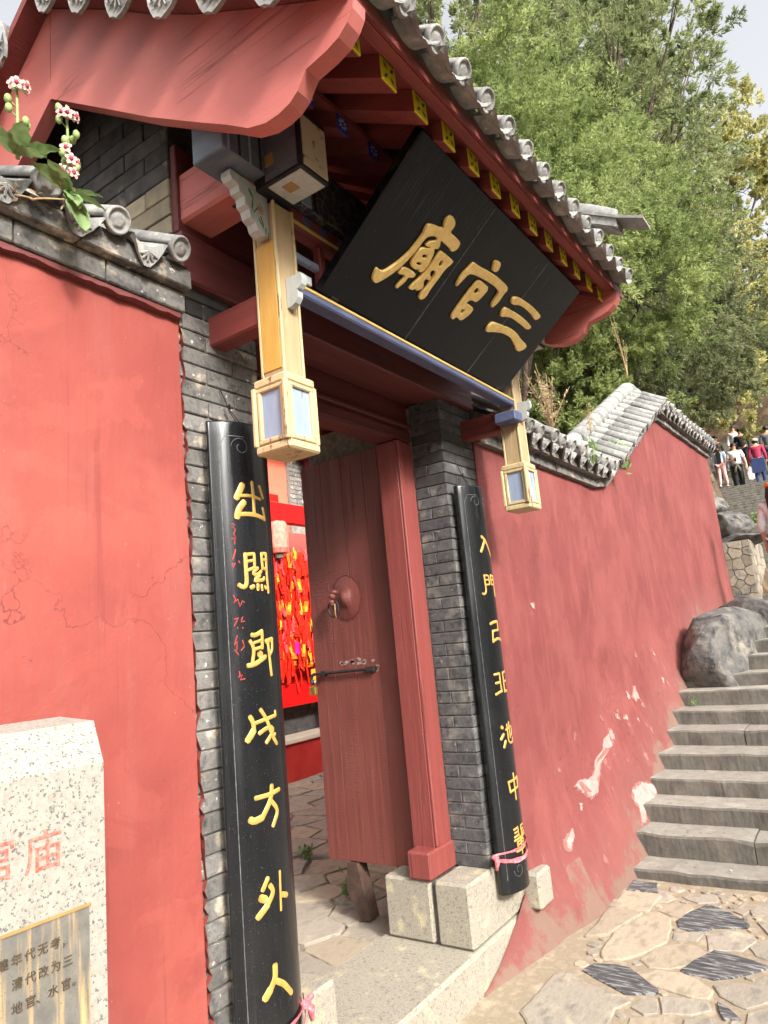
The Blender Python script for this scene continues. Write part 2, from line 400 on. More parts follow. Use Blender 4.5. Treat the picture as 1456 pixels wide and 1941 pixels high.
    simple('lantern_pink', lin((230, 106, 100)), lin((238, 150, 120)), scale=26, rough=0.6, bump=0.1)
    simple('slab_cream', lin((206, 190, 170)), lin((188, 172, 152)), scale=6, rough=0.8, bump=0.2)
    simple('plinth_red', lin((176, 40, 36)), lin((196, 56, 48)), scale=3, rough=0.65, bump=0.1)
    # ---- plants
    simple('bark', lin((92, 78, 64)), lin((62, 52, 44)), lin((112, 96, 80)), scale=3, rough=0.95, bump=0.8, bscale=12, bdist=0.02, stretch=(4, 4, 0.6))
    def foliage(nm, dark, mid, light, trans=0.35):
        t = NT(nm)
        at = t.new("ShaderNodeAttribute", attribute_name="v")
        col = t.ramp(at.outputs["Fac"], [(0.0, dark), (0.5, mid), (1.0, light)])
        t.b.inputs["Roughness"].default_value = 0.6
        t.b.inputs["Specular IOR Level"].default_value = 0.25
        t.link(col, t.b.inputs["Base Color"])
        tr = t.new("ShaderNodeBsdfTranslucent")
        t.link(col, tr.inputs[0])
        mx = t.new("ShaderNodeMixShader")
        mx.inputs[0].default_value = trans
        t.link(t.b.outputs[0], mx.inputs[1])
        t.link(tr.outputs[0], mx.inputs[2])
        t.link(mx.outputs[0], t.n["Material Output"].inputs[0])
        MATS[nm] = t.m
    foliage('juniper_light', (0.15, 0.195, 0.065, 1), (0.28, 0.34, 0.12, 1), (0.41, 0.46, 0.18, 1), 0.55)
    foliage('juniper_mid', (0.13, 0.16, 0.070, 1), (0.24, 0.275, 0.12, 1), (0.35, 0.38, 0.18, 1), 0.55)
    foliage('juniper_dark', (0.10, 0.118, 0.058, 1), (0.18, 0.205, 0.095, 1), (0.28, 0.295, 0.14, 1), 0.5)
    foliage('yellow_leaf', (0.28, 0.28, 0.10, 1), (0.46, 0.44, 0.17, 1), (0.60, 0.57, 0.28, 1), 0.5)
    foliage('herb_leaf', (0.10, 0.17, 0.06, 1), (0.18, 0.27, 0.10, 1), (0.27, 0.36, 0.16, 1), 0.25)
    foliage('dry_leaf', (0.26, 0.19, 0.10, 1), (0.40, 0.30, 0.18, 1), (0.52, 0.40, 0.26, 1), 0.2)
    simple('stem_green', lin((150, 168, 104)), lin((124, 144, 84)), scale=40, rough=0.6, bump=0.1)
    simple('stem_dry', lin((176, 150, 108)), lin((150, 124, 86)), scale=40, rough=0.8, bump=0.1)
    simple('petal_pale', lin((214, 186, 172)), lin((206, 164, 156)), scale=80, rough=0.6, bump=0)
    simple('petal_throat', lin((150, 24, 48)), lin((176, 48, 70)), scale=80, rough=0.6, bump=0)
    # ---- people
    simple('skin', lin((196, 146, 118)), lin((184, 130, 104)), scale=20, rough=0.55, bump=0)
    simple('hair_black', lin((30, 26, 26)), lin((20, 18, 18)), scale=60, rough=0.5, bump=0.2)
    for nm, c in dict(cloth_white=(226, 222, 224), cloth_black=(34, 34, 38), cloth_pink=(222, 176, 170), cloth_paleblue=(186, 196, 214), cloth_camo=(92, 90, 80),
                      cloth_maroon=(150, 38, 70), cloth_navy=(42, 56, 96), cloth_grey=(98, 100, 108), cloth_beige=(196, 176, 146), cloth_orange=(236, 110, 40),
                      cloth_olive=(110, 106, 90), shoe_white=(210, 206, 204), shoe_dark=(48, 44, 44), bag_white=(226, 220, 220)).items():
        simple(nm, lin(c), tuple(x * 0.8 for x in lin(c)[:3]) + (1,), scale=12, rough=0.8, bump=0.3, bscale=30, bdist=0.006)
build_materials()

# ------------------------------------------------------------------ mesh building
class MB:
    """collects shapes in world coordinates; build() links them as one mesh object"""
    def __init__(s):
        s.v, s.f, s.mi = [], [], []
    def add(s, verts, faces, mi=0):
        o = len(s.v)
        s.v += [tuple(p) for p in verts]
        s.f += [tuple(i + o for i in f) for f in faces]
        s.mi += [mi] * len(faces)
        return s
    def box(s, x0, x1, y0, y1, z0, z1, ch=0.0, mi=0):
        if ch <= 0:
            v = [(x, y, z) for z in (z0, z1) for y in (y0, y1) for x in (x0, x1)]
            return s.add(v, [(0, 2, 3, 1), (4, 5, 7, 6), (0, 1, 5, 4), (2, 6, 7, 3), (0, 4, 6, 2), (1, 3, 7, 5)], mi)
        v, idx = [], {}
        for sx in (0, 1):
            for sy in (0, 1):
                for sz in (0, 1):
                    X, Y, Z = (x0, x1)[sx], (y0, y1)[sy], (z0, z1)[sz]
                    dx, dy, dz = (ch, -ch)[sx], (ch, -ch)[sy], (ch, -ch)[sz]
                    for a, p in enumerate(((X, Y + dy, Z + dz), (X + dx, Y, Z + dz), (X + dx, Y + dy, Z))):
                        idx[(sx, sy, sz, a)] = len(v)
                        v.append(p)
        I = lambda *k: idx[k]
        f = []
        for q in (0, 1):
            a = [I(q, 0, 0, 0), I(q, 1, 0, 0), I(q, 1, 1, 0), I(q, 0, 1, 0)]
            f.append(a if q else a[::-1])
            a = [I(0, q, 0, 1), I(0, q, 1, 1), I(1, q, 1, 1), I(1, q, 0, 1)]
            f.append(a if q else a[::-1])
            a = [I(0, 0, q, 2), I(1, 0, q, 2), I(1, 1, q, 2), I(0, 1, q, 2)]
            f.append(a if q else a[::-1])
        for p in (0, 1):
            for q in (0, 1):
                a = [I(0, p, q, 1), I(1, p, q, 1), I(1, p, q, 2), I(0, p, q, 2)]
                f.append(a if p == q else a[::-1])
                a = [I(p, 0, q, 0), I(p, 1, q, 0), I(p, 1, q, 2), I(p, 0, q, 2)]
                f.append(a[::-1] if p == q else a)
                a = [I(p, q, 0, 0), I(p, q, 1, 0), I(p, q, 1, 1), I(p, q, 0, 1)]
                f.append(a if p == q else a[::-1])
        for sx in (0, 1):
            for sy in (0, 1):
                for sz in (0, 1):
                    a = [I(sx, sy, sz, 0), I(sx, sy, sz, 1), I(sx, sy, sz, 2)]
                    f.append(a if (sx + sy + sz) % 2 == 1 else a[::-1])
        return s.add(v, f, mi)
    def prism(s, poly, axis, a, b, mi=0, mi_side=None):
        """polygon in the two other axes (in x,y,z order) extruded along axis from a to b"""
        n = len(poly)
        def P(p, t):
            q = list(p)
            q.insert(axis, t)
            return tuple(q)
        v = [P(p, a) for p in poly] + [P(p, b) for p in poly]
        s.add(v, [tuple(range(n))[::-1], tuple(range(n, 2 * n))], mi)
        s.add(v, [(i, (i + 1) % n, n + (i + 1) % n, n + i) for i in range(n)], mi if mi_side is None else mi_side)
        return s
    def tube(s, pts, rad, n=8, mi=0, cap=True):
        pts = [Vector(p) for p in pts]
        if not hasattr(rad, '__len__'):
            rad = [rad] * len(pts)
        v, f = [], []
        up = Vector((0, 0, 1))
        prev = None
        for i, p in enumerate(pts):
            d = (pts[min(i + 1, len(pts) - 1)] - pts[max(i - 1, 0)]).normalized()
            if prev is None:
                a = d.cross(up)
                if a.length < 1e-3:
                    a = d.cross(Vector((1, 0, 0)))
                a.normalize()
            else:
                a = (prev - d * prev.dot(d)).normalized()
            prev = a
            b = d.cross(a)
            for k in range(n):
                t = 2 * math.pi * k / n
                v.append(p + (a * math.cos(t) + b * math.sin(t)) * rad[i])
        for i in range(len(pts) - 1):
            for k in range(n):
                f.append((i * n + k, i * n + (k + 1) % n, (i + 1) * n + (k + 1) % n, (i + 1) * n + k))
        if cap:
            f.append(tuple(range(n))[::-1])
            f.append(tuple((len(pts) - 1) * n + k for k in range(n)))
        return s.add(v, f, mi)
    def ball(s, c, r, nu=12, nv=8, mi=0, sc=(1, 1, 1)):
        v = [(c[0], c[1], c[2] + r * sc[2])]
        for i in range(1, nv):
            t = math.pi * i / nv
            for k in range(nu):
                a = 2 * math.pi * k / nu
                v.append((c[0] + r * sc[0] * math.sin(t) * math.cos(a), c[1] + r * sc[1] * math.sin(t) * math.sin(a), c[2] + r * sc[2] * math.cos(t)))
        v.append((c[0], c[1], c[2] - r * sc[2]))
        f = [(0, 1 + k, 1 + (k + 1) % nu) for k in range(nu)]
        for i in range(nv - 2):
            for k in range(nu):
                f.append((1 + i * nu + k, 1 + (i + 1) * nu + k, 1 + (i + 1) * nu + (k + 1) % nu, 1 + i * nu + (k + 1) % nu))
        L = len(v) - 1
        f += [(L, L - nu + (k + 1) % nu, L - nu + k) for k in range(nu)]
        return s.add(v, f, mi)
    def mesh(s, name, mats, smooth=False):
        me = bpy.data.meshes.new(name)
        me.from_pydata(s.v, [], s.f)
        if isinstance(mats, str):
            mats = [mats]
        for m in mats:
            me.materials.append(MATS[m])
        if len(mats) > 1:
            me.polygons.foreach_set('material_index', s.mi)
        if smooth:
            me.polygons.foreach_set('use_smooth', [True] * len(me.polygons))
        me.update()
        return me
    def build(s, name, mats, parent=None, smooth=False):
        return link(name, s.mesh(name, mats, smooth), parent)

WORLD = {}
def link(name, me, parent=None, mat=None):
    """links a mesh; mat is its world matrix, whatever the parent's is"""
    o = bpy.data.objects.new(name, me)
    COL.objects.link(o)
    mat = mat or Matrix()
    if parent is not None:
        o.parent = parent
        o.matrix_parent_inverse = WORLD[parent.name].inverted()
    o.matrix_basis = mat
    WORLD[o.name] = mat
    return o

def thing(name, label, cat, loc=(0, 0, 0), group=None):
    o = bpy.data.objects.new(name, None)
    o.empty_display_size = 0.2
    COL.objects.link(o)
    o.location = loc
    WORLD[o.name] = Matrix.Translation(Vector(loc))
    return tag(o, label, cat, group)

def tag(o, label, cat, group=None):
    o['label'] = label
    o['category'] = cat
    if group:
        o['group'] = group
    return o

def struct(o):
    o['kind'] = 'structure'
    return o

def interp(x, pts):
    return float(np.interp(x, [p[0] for p in pts], [p[1] for p in pts]))

def fnoise(x, y, seed=0):
    return (math.sin(x * 3.1 + seed) * math.cos(y * 2.7 + seed * 1.7) + 0.5 * math.sin(x * 7.3 + y * 5.1 + seed * 2.3) + 0.25 * math.sin(x * 15.7 - y * 13.1 + seed)) / 1.75

def voronoi_cells(sites, bounds):
    x0, x1, y0, y1 = bounds
    out = []
    for i, (sx, sy) in enumerate(sites):
        poly = [(x0, y0), (x1, y0), (x1, y1), (x0, y1)]
        for j, (tx, ty) in enumerate(sites):
            if i == j or (tx - sx) ** 2 + (ty - sy) ** 2 > 4.0:
                continue
            mx, my, nx, ny = (sx + tx) / 2, (sy + ty) / 2, tx - sx, ty - sy
            new = []
            for k in range(len(poly)):
                a, b = poly[k], poly[(k + 1) % len(poly)]
                da = (a[0] - mx) * nx + (a[1] - my) * ny
                db = (b[0] - mx) * nx + (b[1] - my) * ny
                if da <= 0:
                    new.append(a)
                if da * db < 0:
                    u = da / (da - db)
                    new.append((a[0] + u * (b[0] - a[0]), a[1] + u * (b[1] - a[1])))
            poly = new
            if len(poly) < 3:
                break
        out.append(poly)
    return out

def inside(p, poly):
    c = False
    for i in range(len(poly)):
        a, b = poly[i], poly[i - 1]
        if (a[1] > p[1]) != (b[1] > p[1]) and p[0] < (b[0] - a[0]) * (p[1] - a[1]) / (b[1] - a[1]) + a[0]:
            c = not c
    return c

def flagstone(poly, ztop, thick, gap, rough, rnd_):
    """irregular flat stone from a ground-plan polygon: shrunk, edges broken, top slightly domed"""
    cx = sum(p[0] for p in poly) / len(poly)
    cy = sum(p[1] for p in poly) / len(poly)
    ring = []
    for i in range(len(poly)):
        a, b = poly[i], poly[(i + 1) % len(poly)]
        L = math.hypot(b[0] - a[0], b[1] - a[1])
        n = max(1, int(L / 0.035))
        for k in range(n):
            t = k / n
            x, y = a[0] + (b[0] - a[0]) * t, a[1] + (b[1] - a[1]) * t
            d = math.hypot(x - cx, y - cy) + 1e-6
            sh = (d - gap) / d * (1 + rnd_.uniform(-rough, rough))
            ring.append((cx + (x - cx) * sh, cy + (y - cy) * sh))
    n = len(ring)
    tx, ty = rnd_.uniform(-0.012, 0.012), rnd_.uniform(-0.012, 0.012)
    def Z(x, y):
        return ztop + (x - cx) * tx + (y - cy) * ty
    v = [(x, y, ztop - thick) for x, y in ring]
    v += [(x, y, Z(x, y) - 0.003) for x, y in ring]
    v += [(cx + (x - cx) * 0.96, cy + (y - cy) * 0.96, Z(x, y)) for x, y in ring]
    f = [(i, (i + 1) % n, n + (i + 1) % n, n + i) for i in range(n)]
    f += [(n + i, n + (i + 1) % n, 2 * n + (i + 1) % n, 2 * n + i) for i in range(n)]
    f.append(tuple(range(2 * n, 3 * n)))
    return v, f

# ================================================================== ground, paving, stairs
STEPS = [(4.50, 0.06), (4.75, 0.19), (5.02, 0.30), (5.32, 0.405), (5.65, 0.52), (6.00, 0.635), (6.31, 0.74), (6.67, 0.86), (6.97, 0.98),
         (7.28, 1.10), (7.58, 1.22), (7.90, 1.34), (8.22, 1.45)]
UPPER = [(11.9 + 0.44 * i, 1.45 + 0.13 * (i + 1)) for i in range(30)]
TOP = [(27.1 + 0.33 * i, 5.35 + 0.15 * (i + 1)) for i in range(24)]
LEFT_EDGE = [(4.4, -0.02), (7.2, 0.02), (11.3, 0.02), (12.0, 0.02), (12.04, -0.28), (13.0, -0.28), (14.5, 0.1), (18, 0.7), (25.2, 1.9), (27, 3.2), (40, 3.6)]

def stair_line(x):
    return interp(x, [(4.3, 0.0), (4.5, 0.05), (6.97, 0.96), (8.22, 1.42), (11.7, 1.45), (24.8, 5.35), (27.0, 5.35), (34.9, 8.95), (80, 24), (400, 74)])

def terrain(x, y):
    corridor = stair_line(x) - 0.30 if x > 4.4 else -0.03
    yb = 0.2 if x < 12.5 else interp(x, LEFT_EDGE) + 0.12
    if y < yb:
        return corridor + max(0.0, -4.0 - y) * 0.12
    court = interp(x, [(3, 0.05), (6.8, 0.05), (9.5, 0.9), (12, 2.1), (15, 3.2), (25, 6.4), (34, 9.6), (80, 24.5), (400, 74)])
    return court + max(0.0, y - 7.0) * 0.22

def make_ground():
    xs = sorted(set([-400, -200, -80, -40, -20, -10, -6, -3, 0, 2, 3, 3.6, 4.3, 4.4] + [4.4 + 0.4 * i for i in range(90)] + [44, 50, 60, 80, 120, 200, 400]))
    ys = [-400, -200, -80, -40, -20, -12, -8, -6, -4, -3, -2, -1.2, -0.6, 0.05, 0.3, 0.35] + [0.5 + 0.25 * i for i in range(18)] + [5, 6, 7, 8, 10, 12, 16, 24, 40, 80, 200, 400]
    v = [(x, y, terrain(x, y) + (0.25 * fnoise(x * 0.2, y * 0.2) if y > 9 or x > 45 or y < -5 else 0)) for x in xs for y in ys]
    n = len(ys)
    f = [(i * n + j, (i + 1) * n + j, (i + 1) * n + j + 1, i * n + j + 1) for i in range(len(xs) - 1) for j in range(n - 1)]
    MB().add(v, f).build('ground', 'earth')
    struct(bpy.data.objects['ground'])
make_ground()

STONES = {'dark1':[(3.959,-0.587),(4.056,-0.613),(4.206,-0.68),(4.172,-0.772),(4.04,-0.904),(3.989,-0.903),(3.933,-0.759),(3.863,-0.735),(3.86,-0.676),(3.885,-0.611)],'dark2':[(3.441,-0.72),(3.553,-0.752),(3.672,-0.812),(3.673,-0.879),(3.614,-1.036),(3.569,-1.022),(3.458,-0.925),(3.414,-0.856),(3.424,-0.79),(3.42,-0.745)],'dark3':[(3.275,-0.327),(3.355,-0.36),(3.379,-0.456),(3.371,-0.516),(3.234,-0.661),(3.196,-0.658),(3.149,-0.551),(3.211,-0.436)],'dark4':[(3.227,-0.9),(3.205,-0.939),(3.135,-0.996),(3.105,-0.944),(3.156,-0.918)],'pale1':[(3.49,-0.346),(3.717,-0.339),(3.934,-0.408),(4.027,-0.475),(3.965,-0.546),(3.851,-0.576),(3.7,-0.592),(3.546,-0.526),(3.445,-0.451),(3.425,-0.382)],'yel':[(3.479,-0.533),(3.617,-0.567),(3.702,-0.665),(3.695,-0.738),(3.633,-0.781),(3.499,-0.742),(3.435,-0.667),(3.418,-0.588)],'g1':[(4.288,-0.541),(4.355,-0.586),(4.37,-0.7),(4.273,-0.732),(4.225,-0.636),(4.253,-0.581)],'g2':[(4.058,-0.467),(4.18,-0.514),(4.189,-0.602),(4.141,-0.628),(4.005,-0.593),(4.011,-0.552)],'g3':[(3.839,-0.747),(3.929,-0.826),(3.916,-0.941),(3.85,-0.963),(3.724,-0.919),(3.68,-0.79)],'g4':[(3.803,-0.606),(3.856,-0.692),(3.843,-0.732),(3.752,-0.72),(3.739,-0.616)],'g5':[(3.316,-0.573),(3.399,-0.621),(3.412,-0.726),(3.381,-0.798),(3.309,-0.868),(3.237,-0.862),(3.225,-0.803),(3.26,-0.655)],'g6':[(3.359,-0.866),(3.412,-0.938),(3.428,-1.009),(3.515,-1.041),(3.491,-1.121),(3.367,-1.126),(3.221,-1.006),(3.241,-0.963),(3.283,-0.903)],'g7':[(3.055,-0.604),(3.149,-0.631),(3.135,-0.692),(3.051,-0.712),(3.017,-0.665)],'g8':[(3.174,-0.689),(3.21,-0.769),(3.212,-0.867),(3.156,-0.889),(3.091,-0.83),(3.059,-0.729)],'g9':[(4.226,-0.887),(4.344,-0.958),(4.301,-1.027),(4.17,-1.025),(4.158,-0.91)],'g10':[(3.771,-0.946),(3.886,-1.008),(3.881,-1.086),(3.696,-1.097),(3.669,-1.032),(3.698,-0.982)],'g11':[(4.178,-0.818),(4.33,-0.858),(4.205,-0.889),(4.142,-0.868)],'big':[(3.183,-0.226),(3.239,-0.28),(3.17,-0.378),(3.128,-0.517),(3.095,-0.587),(3.018,-0.55),(2.833,-0.557),(2.723,-0.445),(2.77,-0.287),(2.847,-0.226)],'g13':[(2.975,-0.627),(3.035,-0.747),(2.999,-0.79),(2.885,-0.747),(2.867,-0.633)],'g14':[(3.047,-0.815),(3.097,-0.911),(3.043,-0.965),(2.946,-0.904),(2.955,-0.823)],'g15':[(3.188,-1.016),(3.281,-1.112),(3.161,-1.145),(3.073,-1.08),(3.105,-1.022)],'g16':[(4.075,-0.942),(4.12,-1.058),(3.968,-1.072),(3.942,-1.007)]}

def make_street():
    """crazy paving: buff mortar bed with flat stones of slate and sandstone let into it"""
    R = random.Random(3)
    xs = np.linspace(-3, 4.62, 70)
    ys = np.linspace(-4, 0.0, 40)
    v = [(x, y, 0.004 + 0.003 * fnoise(x * 2, y * 2, 1)) for x in xs for y in ys]
    f = [(i * 40 + j, (i + 1) * 40 + j, (i + 1) * 40 + j + 1, i * 40 + j + 1) for i in range(69) for j in range(39)]
    street = struct(MB().add(v, f).build('street_paving', 'paving_mortar', smooth=True))
    for k, poly in STONES.items():
        m = 'paving_slate' if k.startswith('dark') else ('paving_buff' if k in ('pale1', 'yel', 'g5', 'g2', 'g13') else 'paving_grey')
        pcx, pcy = sum(p[0] for p in poly) / len(poly), sum(p[1] for p in poly) / len(poly)
        poly = [(pcx + (p[0] - pcx) * 1.06, pcy + (p[1] - pcy) * 1.06) for p in poly]
        vv, ff = flagstone(poly, 0.011 if not k.startswith('dark') else 0.013, 0.03, 0.003, 0.022, R)
        MB().add(vv, ff).build('paving_stone', m, street)
    polys = list(STONES.values())
    sites = []
    for i in range(20):
        for j in range(14):
            sites.append((-1.5 + i * 0.31 + R.uniform(-.11, .11), -3.9 + j * 0.28 + R.uniform(-.1, .1)))
    for s, c in zip(sites, voronoi_cells(sites, (-2, 4.45, -4, -0.22))):
        if len(c) < 3:
            continue
        q = [(s[0] + (p[0] - s[0]) * 1.0, s[1] + (p[1] - s[1]) * 1.0) for p in c]
        if any(inside(p, P) for p in q + [s] for P in polys) or any(inside(p, q) for P in polys for p in P):
            continue
        vv, ff = flagstone(c, 0.014 + R.uniform(0, .005), 0.03, R.uniform(0.008, 0.022), 0.03, R)
        MB().add(vv, ff).build('paving_stone', R.choice(['paving_grey', 'paving_grey', 'paving_buff', 'paving_buff', 'paving_slate']), street)
    placed = []
    segs = [(P[i], P[(i + 1) % len(P)]) for P in polys for i in range(len(P))]
    def clear(x, y):
        d = 9.0
        for a, b in segs:
            vx, vy = b[0] - a[0], b[1] - a[1]
            t = max(0, min(1, ((x - a[0]) * vx + (y - a[1]) * vy) / (vx * vx + vy * vy)))
            d = min(d, math.hypot(x - a[0] - vx * t, y - a[1] - vy * t))
        for (px, py, pr) in placed:
            d = min(d, math.hypot(x - px, y - py) - pr)
        return d
    for _ in range(1600):
        x, y = R.uniform(2.75, 4.42), R.uniform(-1.15, -0.28)
        if any(inside((x, y), P) for P in polys):
            continue
        d = clear(x, y) - 0.010
        if d < 0.020:
            continue
        r_ = min(d, 0.12)
        placed.append((x, y, r_))
        a0 = R.uniform(0, 6.28)
        el = R.uniform(1.0, 1.5)
        n_ = R.randint(5, 7)
        pts = [(x + r_ * math.cos(a0 + 2 * math.pi * i / n_ + R.uniform(-.25, .25)) * R.uniform(.8, 1.05), y + r_ * math.sin(a0 + 2 * math.pi * i / n_) * R.uniform(.8, 1.05)) for i in range(n_)]
        vv, ff = flagstone(pts, 0.009 + R.uniform(0, .004), 0.03, 0.002, 0.03, R)
        MB().add(vv, ff).build('paving_stone', R.choice(['paving_grey', 'paving_buff', 'paving_buff', 'paving_grey']), street)
make_street()

def make_court_paving():
    R = random.Random(11)
    xs = np.linspace(1.0, 7.6, 60)
    ys = np.linspace(0.40, 5.2, 50)
    v = [(x, y, 0.13 + 0.012 * fnoise(x * 2, y * 2, 2)) for x in xs for y in ys]
    f = [(i * 50 + j, (i + 1) * 50 + j, (i + 1) * 50 + j + 1, i * 50 + j + 1) for i in range(59) for j in range(49)]
    court = struct(MB().add(v, f).build('courtyard_paving', 'paving_mortar', smooth=True))
    sites = []
    for i in range(16):
        for j in range(15):
            sites.append((2.2 + i * 0.29 + R.uniform(-.1, .1), 0.62 + j * 0.27 + R.uniform(-.09, .09)))
    for s, c in zip(sites, voronoi_cells(sites, (2.0, 7.0, 0.5, 4.9))):
        if len(c) >= 3:
            vv, ff = flagstone(c, 0.150 + R.uniform(0, .016), 0.06, R.uniform(0.006, 0.02), 0.03, R)
            MB().add(vv, ff).build('paving_stone', R.choice(['paving_grey', 'paving_grey', 'paving_grey', 'paving_buff']), court)
make_court_paving()

def step_block(x0, x1, y0, y1, z0, z1, R):
    """a hand-dressed stone: uneven nosing, tread and darker riser in separate materials"""
    n = max(3, int((y1 - y0) / 0.10))
    rows = []
    for i in range(n + 1):
        y = y0 + (y1 - y0) * i / n
        jx, jz = R.uniform(-0.008, 0.008), R.uniform(-0.006, 0.006)
        e = 0.012 if 0 < i < n else 0.03
        rows.append([(x0 + jx + 0.008, y, z0), (x0 + jx + (0.012 if i in (0, n) else 0), y, z1 - e + jz), (x0 + jx + e, y, z1 + jz - (0.008 if i in (0, n) else 0)), (x0 + 0.15, y, z1 + jz * .5), (x1, y, z1 - 0.002)])
    m = MB()
    v = [p for r in rows for p in r]
    k = 5
    for i in range(n):
        a, b = i * k, (i + 1) * k
        m_ = [(a + j, b + j, b + j + 1, a + j + 1) for j in range(4)]
        if i == 0:
            base = len(m.v)
            m.add(v, [], 0)
        m.f += [tuple(q[::-1]) for q in m_]
        m.mi += [1, 1, 0, 0]
    m.f += [(0, 1, 2, 3, 4), tuple(n * k + j for j in (4, 3, 2, 1, 0))]
    m.mi += [1, 1]
    return m

def make_stairs():
    R = random.Random(5)
    base = MB()
    prof = [(4.6, -0.3)] + [(x + 0.05, z - 0.03) for x, z in STEPS] + [(11.9, 1.40), (11.95, 1.42)] + [(x + 0.05, z - 0.03) for x, z in UPPER] + [(27.1, 5.31)] + [(x + .05, z - .03) for x, z in TOP] + [(35.2, 8.9), (35.2, -1)]
    prof = [(x, z - 0.12) for x, z in prof]
    base.prism([(x, z) for x, z in prof], 1, -3.9, -0.45)
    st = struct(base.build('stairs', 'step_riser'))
    allsteps = STEPS + UPPER + TOP
    for i, (x, z) in enumerate(allsteps):
        nxt = allsteps[i + 1][0] + 0.06 if i + 1 < len(allsteps) else x + 0.5
        if i == len(STEPS) - 1:
            nxt = 11.98
        if i == len(STEPS) + len(UPPER) - 1:
            nxt = 27.18
        y1 = interp(x, LEFT_EDGE)
        if i in (9, 10, 11):
            y1 = -0.58 - 0.04 * (i - 9)
        if i == 12:
            y1 = -0.05
        y = y1
        z0 = z - 0.17
        for b in range(4 if i < 13 else 3):
            L = R.uniform(0.9, 1.5) if i < 13 else R.uniform(1.0, 2.2)
            if b == 0 and i in (1, 5):
                L = 0.85 if i == 1 else 0.72
            if b == 0 and i < 9:
                L = max(L, 0.7)
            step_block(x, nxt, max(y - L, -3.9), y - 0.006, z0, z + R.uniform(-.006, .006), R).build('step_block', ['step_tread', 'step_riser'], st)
            y -= L
            if y < -3.5:
                break
make_stairs()

# ================================================================== red enclosure walls
COPE = [(3.47, 2.60), (5.70, 2.60), (8.05, 3.72), (11.35, 3.80)]       # underside of the cornice along the right wall
def cope_z(x):
    return interp(x, COPE)

def eave_tile_mesh(r=0.055, L=0.30, mats='tile_grey'):
    """half-round tile, axis along +Y (up the slope), closed in front by a round relief end disc"""
    m = MB()
    n = 9
    ring = [(r * math.cos(math.pi * k / (n - 1)), r * math.sin(math.pi * k / (n - 1))) for k in range(n)]
    rin = [(x * 0.78, z * 0.78) for x, z in ring]
    v = [(x, 0, z) for x, z in ring] + [(x, L, z) for x, z in ring] + [(x, 0, z) for x, z in rin] + [(x, L, z) for x, z in rin]
    f = [(k, k + 1, n + k + 1, n + k) for k in range(n - 1)] + [(2 * n + k, 3 * n + k, 3 * n + k + 1, 2 * n + k + 1) for k in range(n - 1)]
    f += [(n + k, n + k + 1, 3 * n + k + 1, 3 * n + k) for k in range(n - 1)] + [(0, n, 3 * n, 2 * n), (n - 1, 3 * n - 1, 4 * n - 1, 2 * n - 1)]
    m.add(v, f)
    N = 20
    prof = [(1.0, 0.012), (1.0, -0.010), (0.93, -0.016), (0.80, -0.014), (0.74, -0.007), (0.50, -0.007), (0.42, -0.013), (0.25, -0.010), (0.0, -0.016)]
    vv, ff = [], []
    for rr, yy in prof[:-1]:
        for k in range(N):
            a = 2 * math.pi * k / N
            w = rr * r * (1 + (0.10 * math.sin(5 * a) if 0.2 < rr < 0.6 else 0))
            vv.append((w * math.cos(a), yy, w * math.sin(a)))
    vv.append((0, prof[-1][1], 0))
    for i in range(len(prof) - 2):
        for k in range(N):
            ff.append((i * N + k, i * N + (k + 1) % N, (i + 1) * N + (k + 1) % N, (i + 1) * N + k))
    b = (len(prof) - 2) * N
    ff += [(b + k, b + (k + 1) % N, len(vv) - 1) for k in range(N)]
    ff.append(tuple(range(N))[::-1])
    m.add(vv, ff)
    return m.mesh('eave_tile', mats, True)

def round_tile_mesh(r=0.055, L=0.30):
    m = MB()
    n = 9
    rows = [(0, r * 1.0), (0.02, r * 1.04), (L - 0.03, r * 0.97), (L, r * 0.93)]
    v, f = [], []
    for y, q in rows:
        v += [(q * math.cos(math.pi * k / (n - 1)), y, q * math.sin(math.pi * k / (n - 1))) for k in range(n)]
    for i in range(3):
        f += [(i * n + k, i * n + k + 1, (i + 1) * n + k + 1, (i + 1) * n + k) for k in range(n - 1)]
    f.append(tuple(range(n))[::-1])
    f.append(tuple(range(3 * n, 4 * n)))
    m.add(v, f)
    return m.mesh('round_tile', 'tile_grey', True)

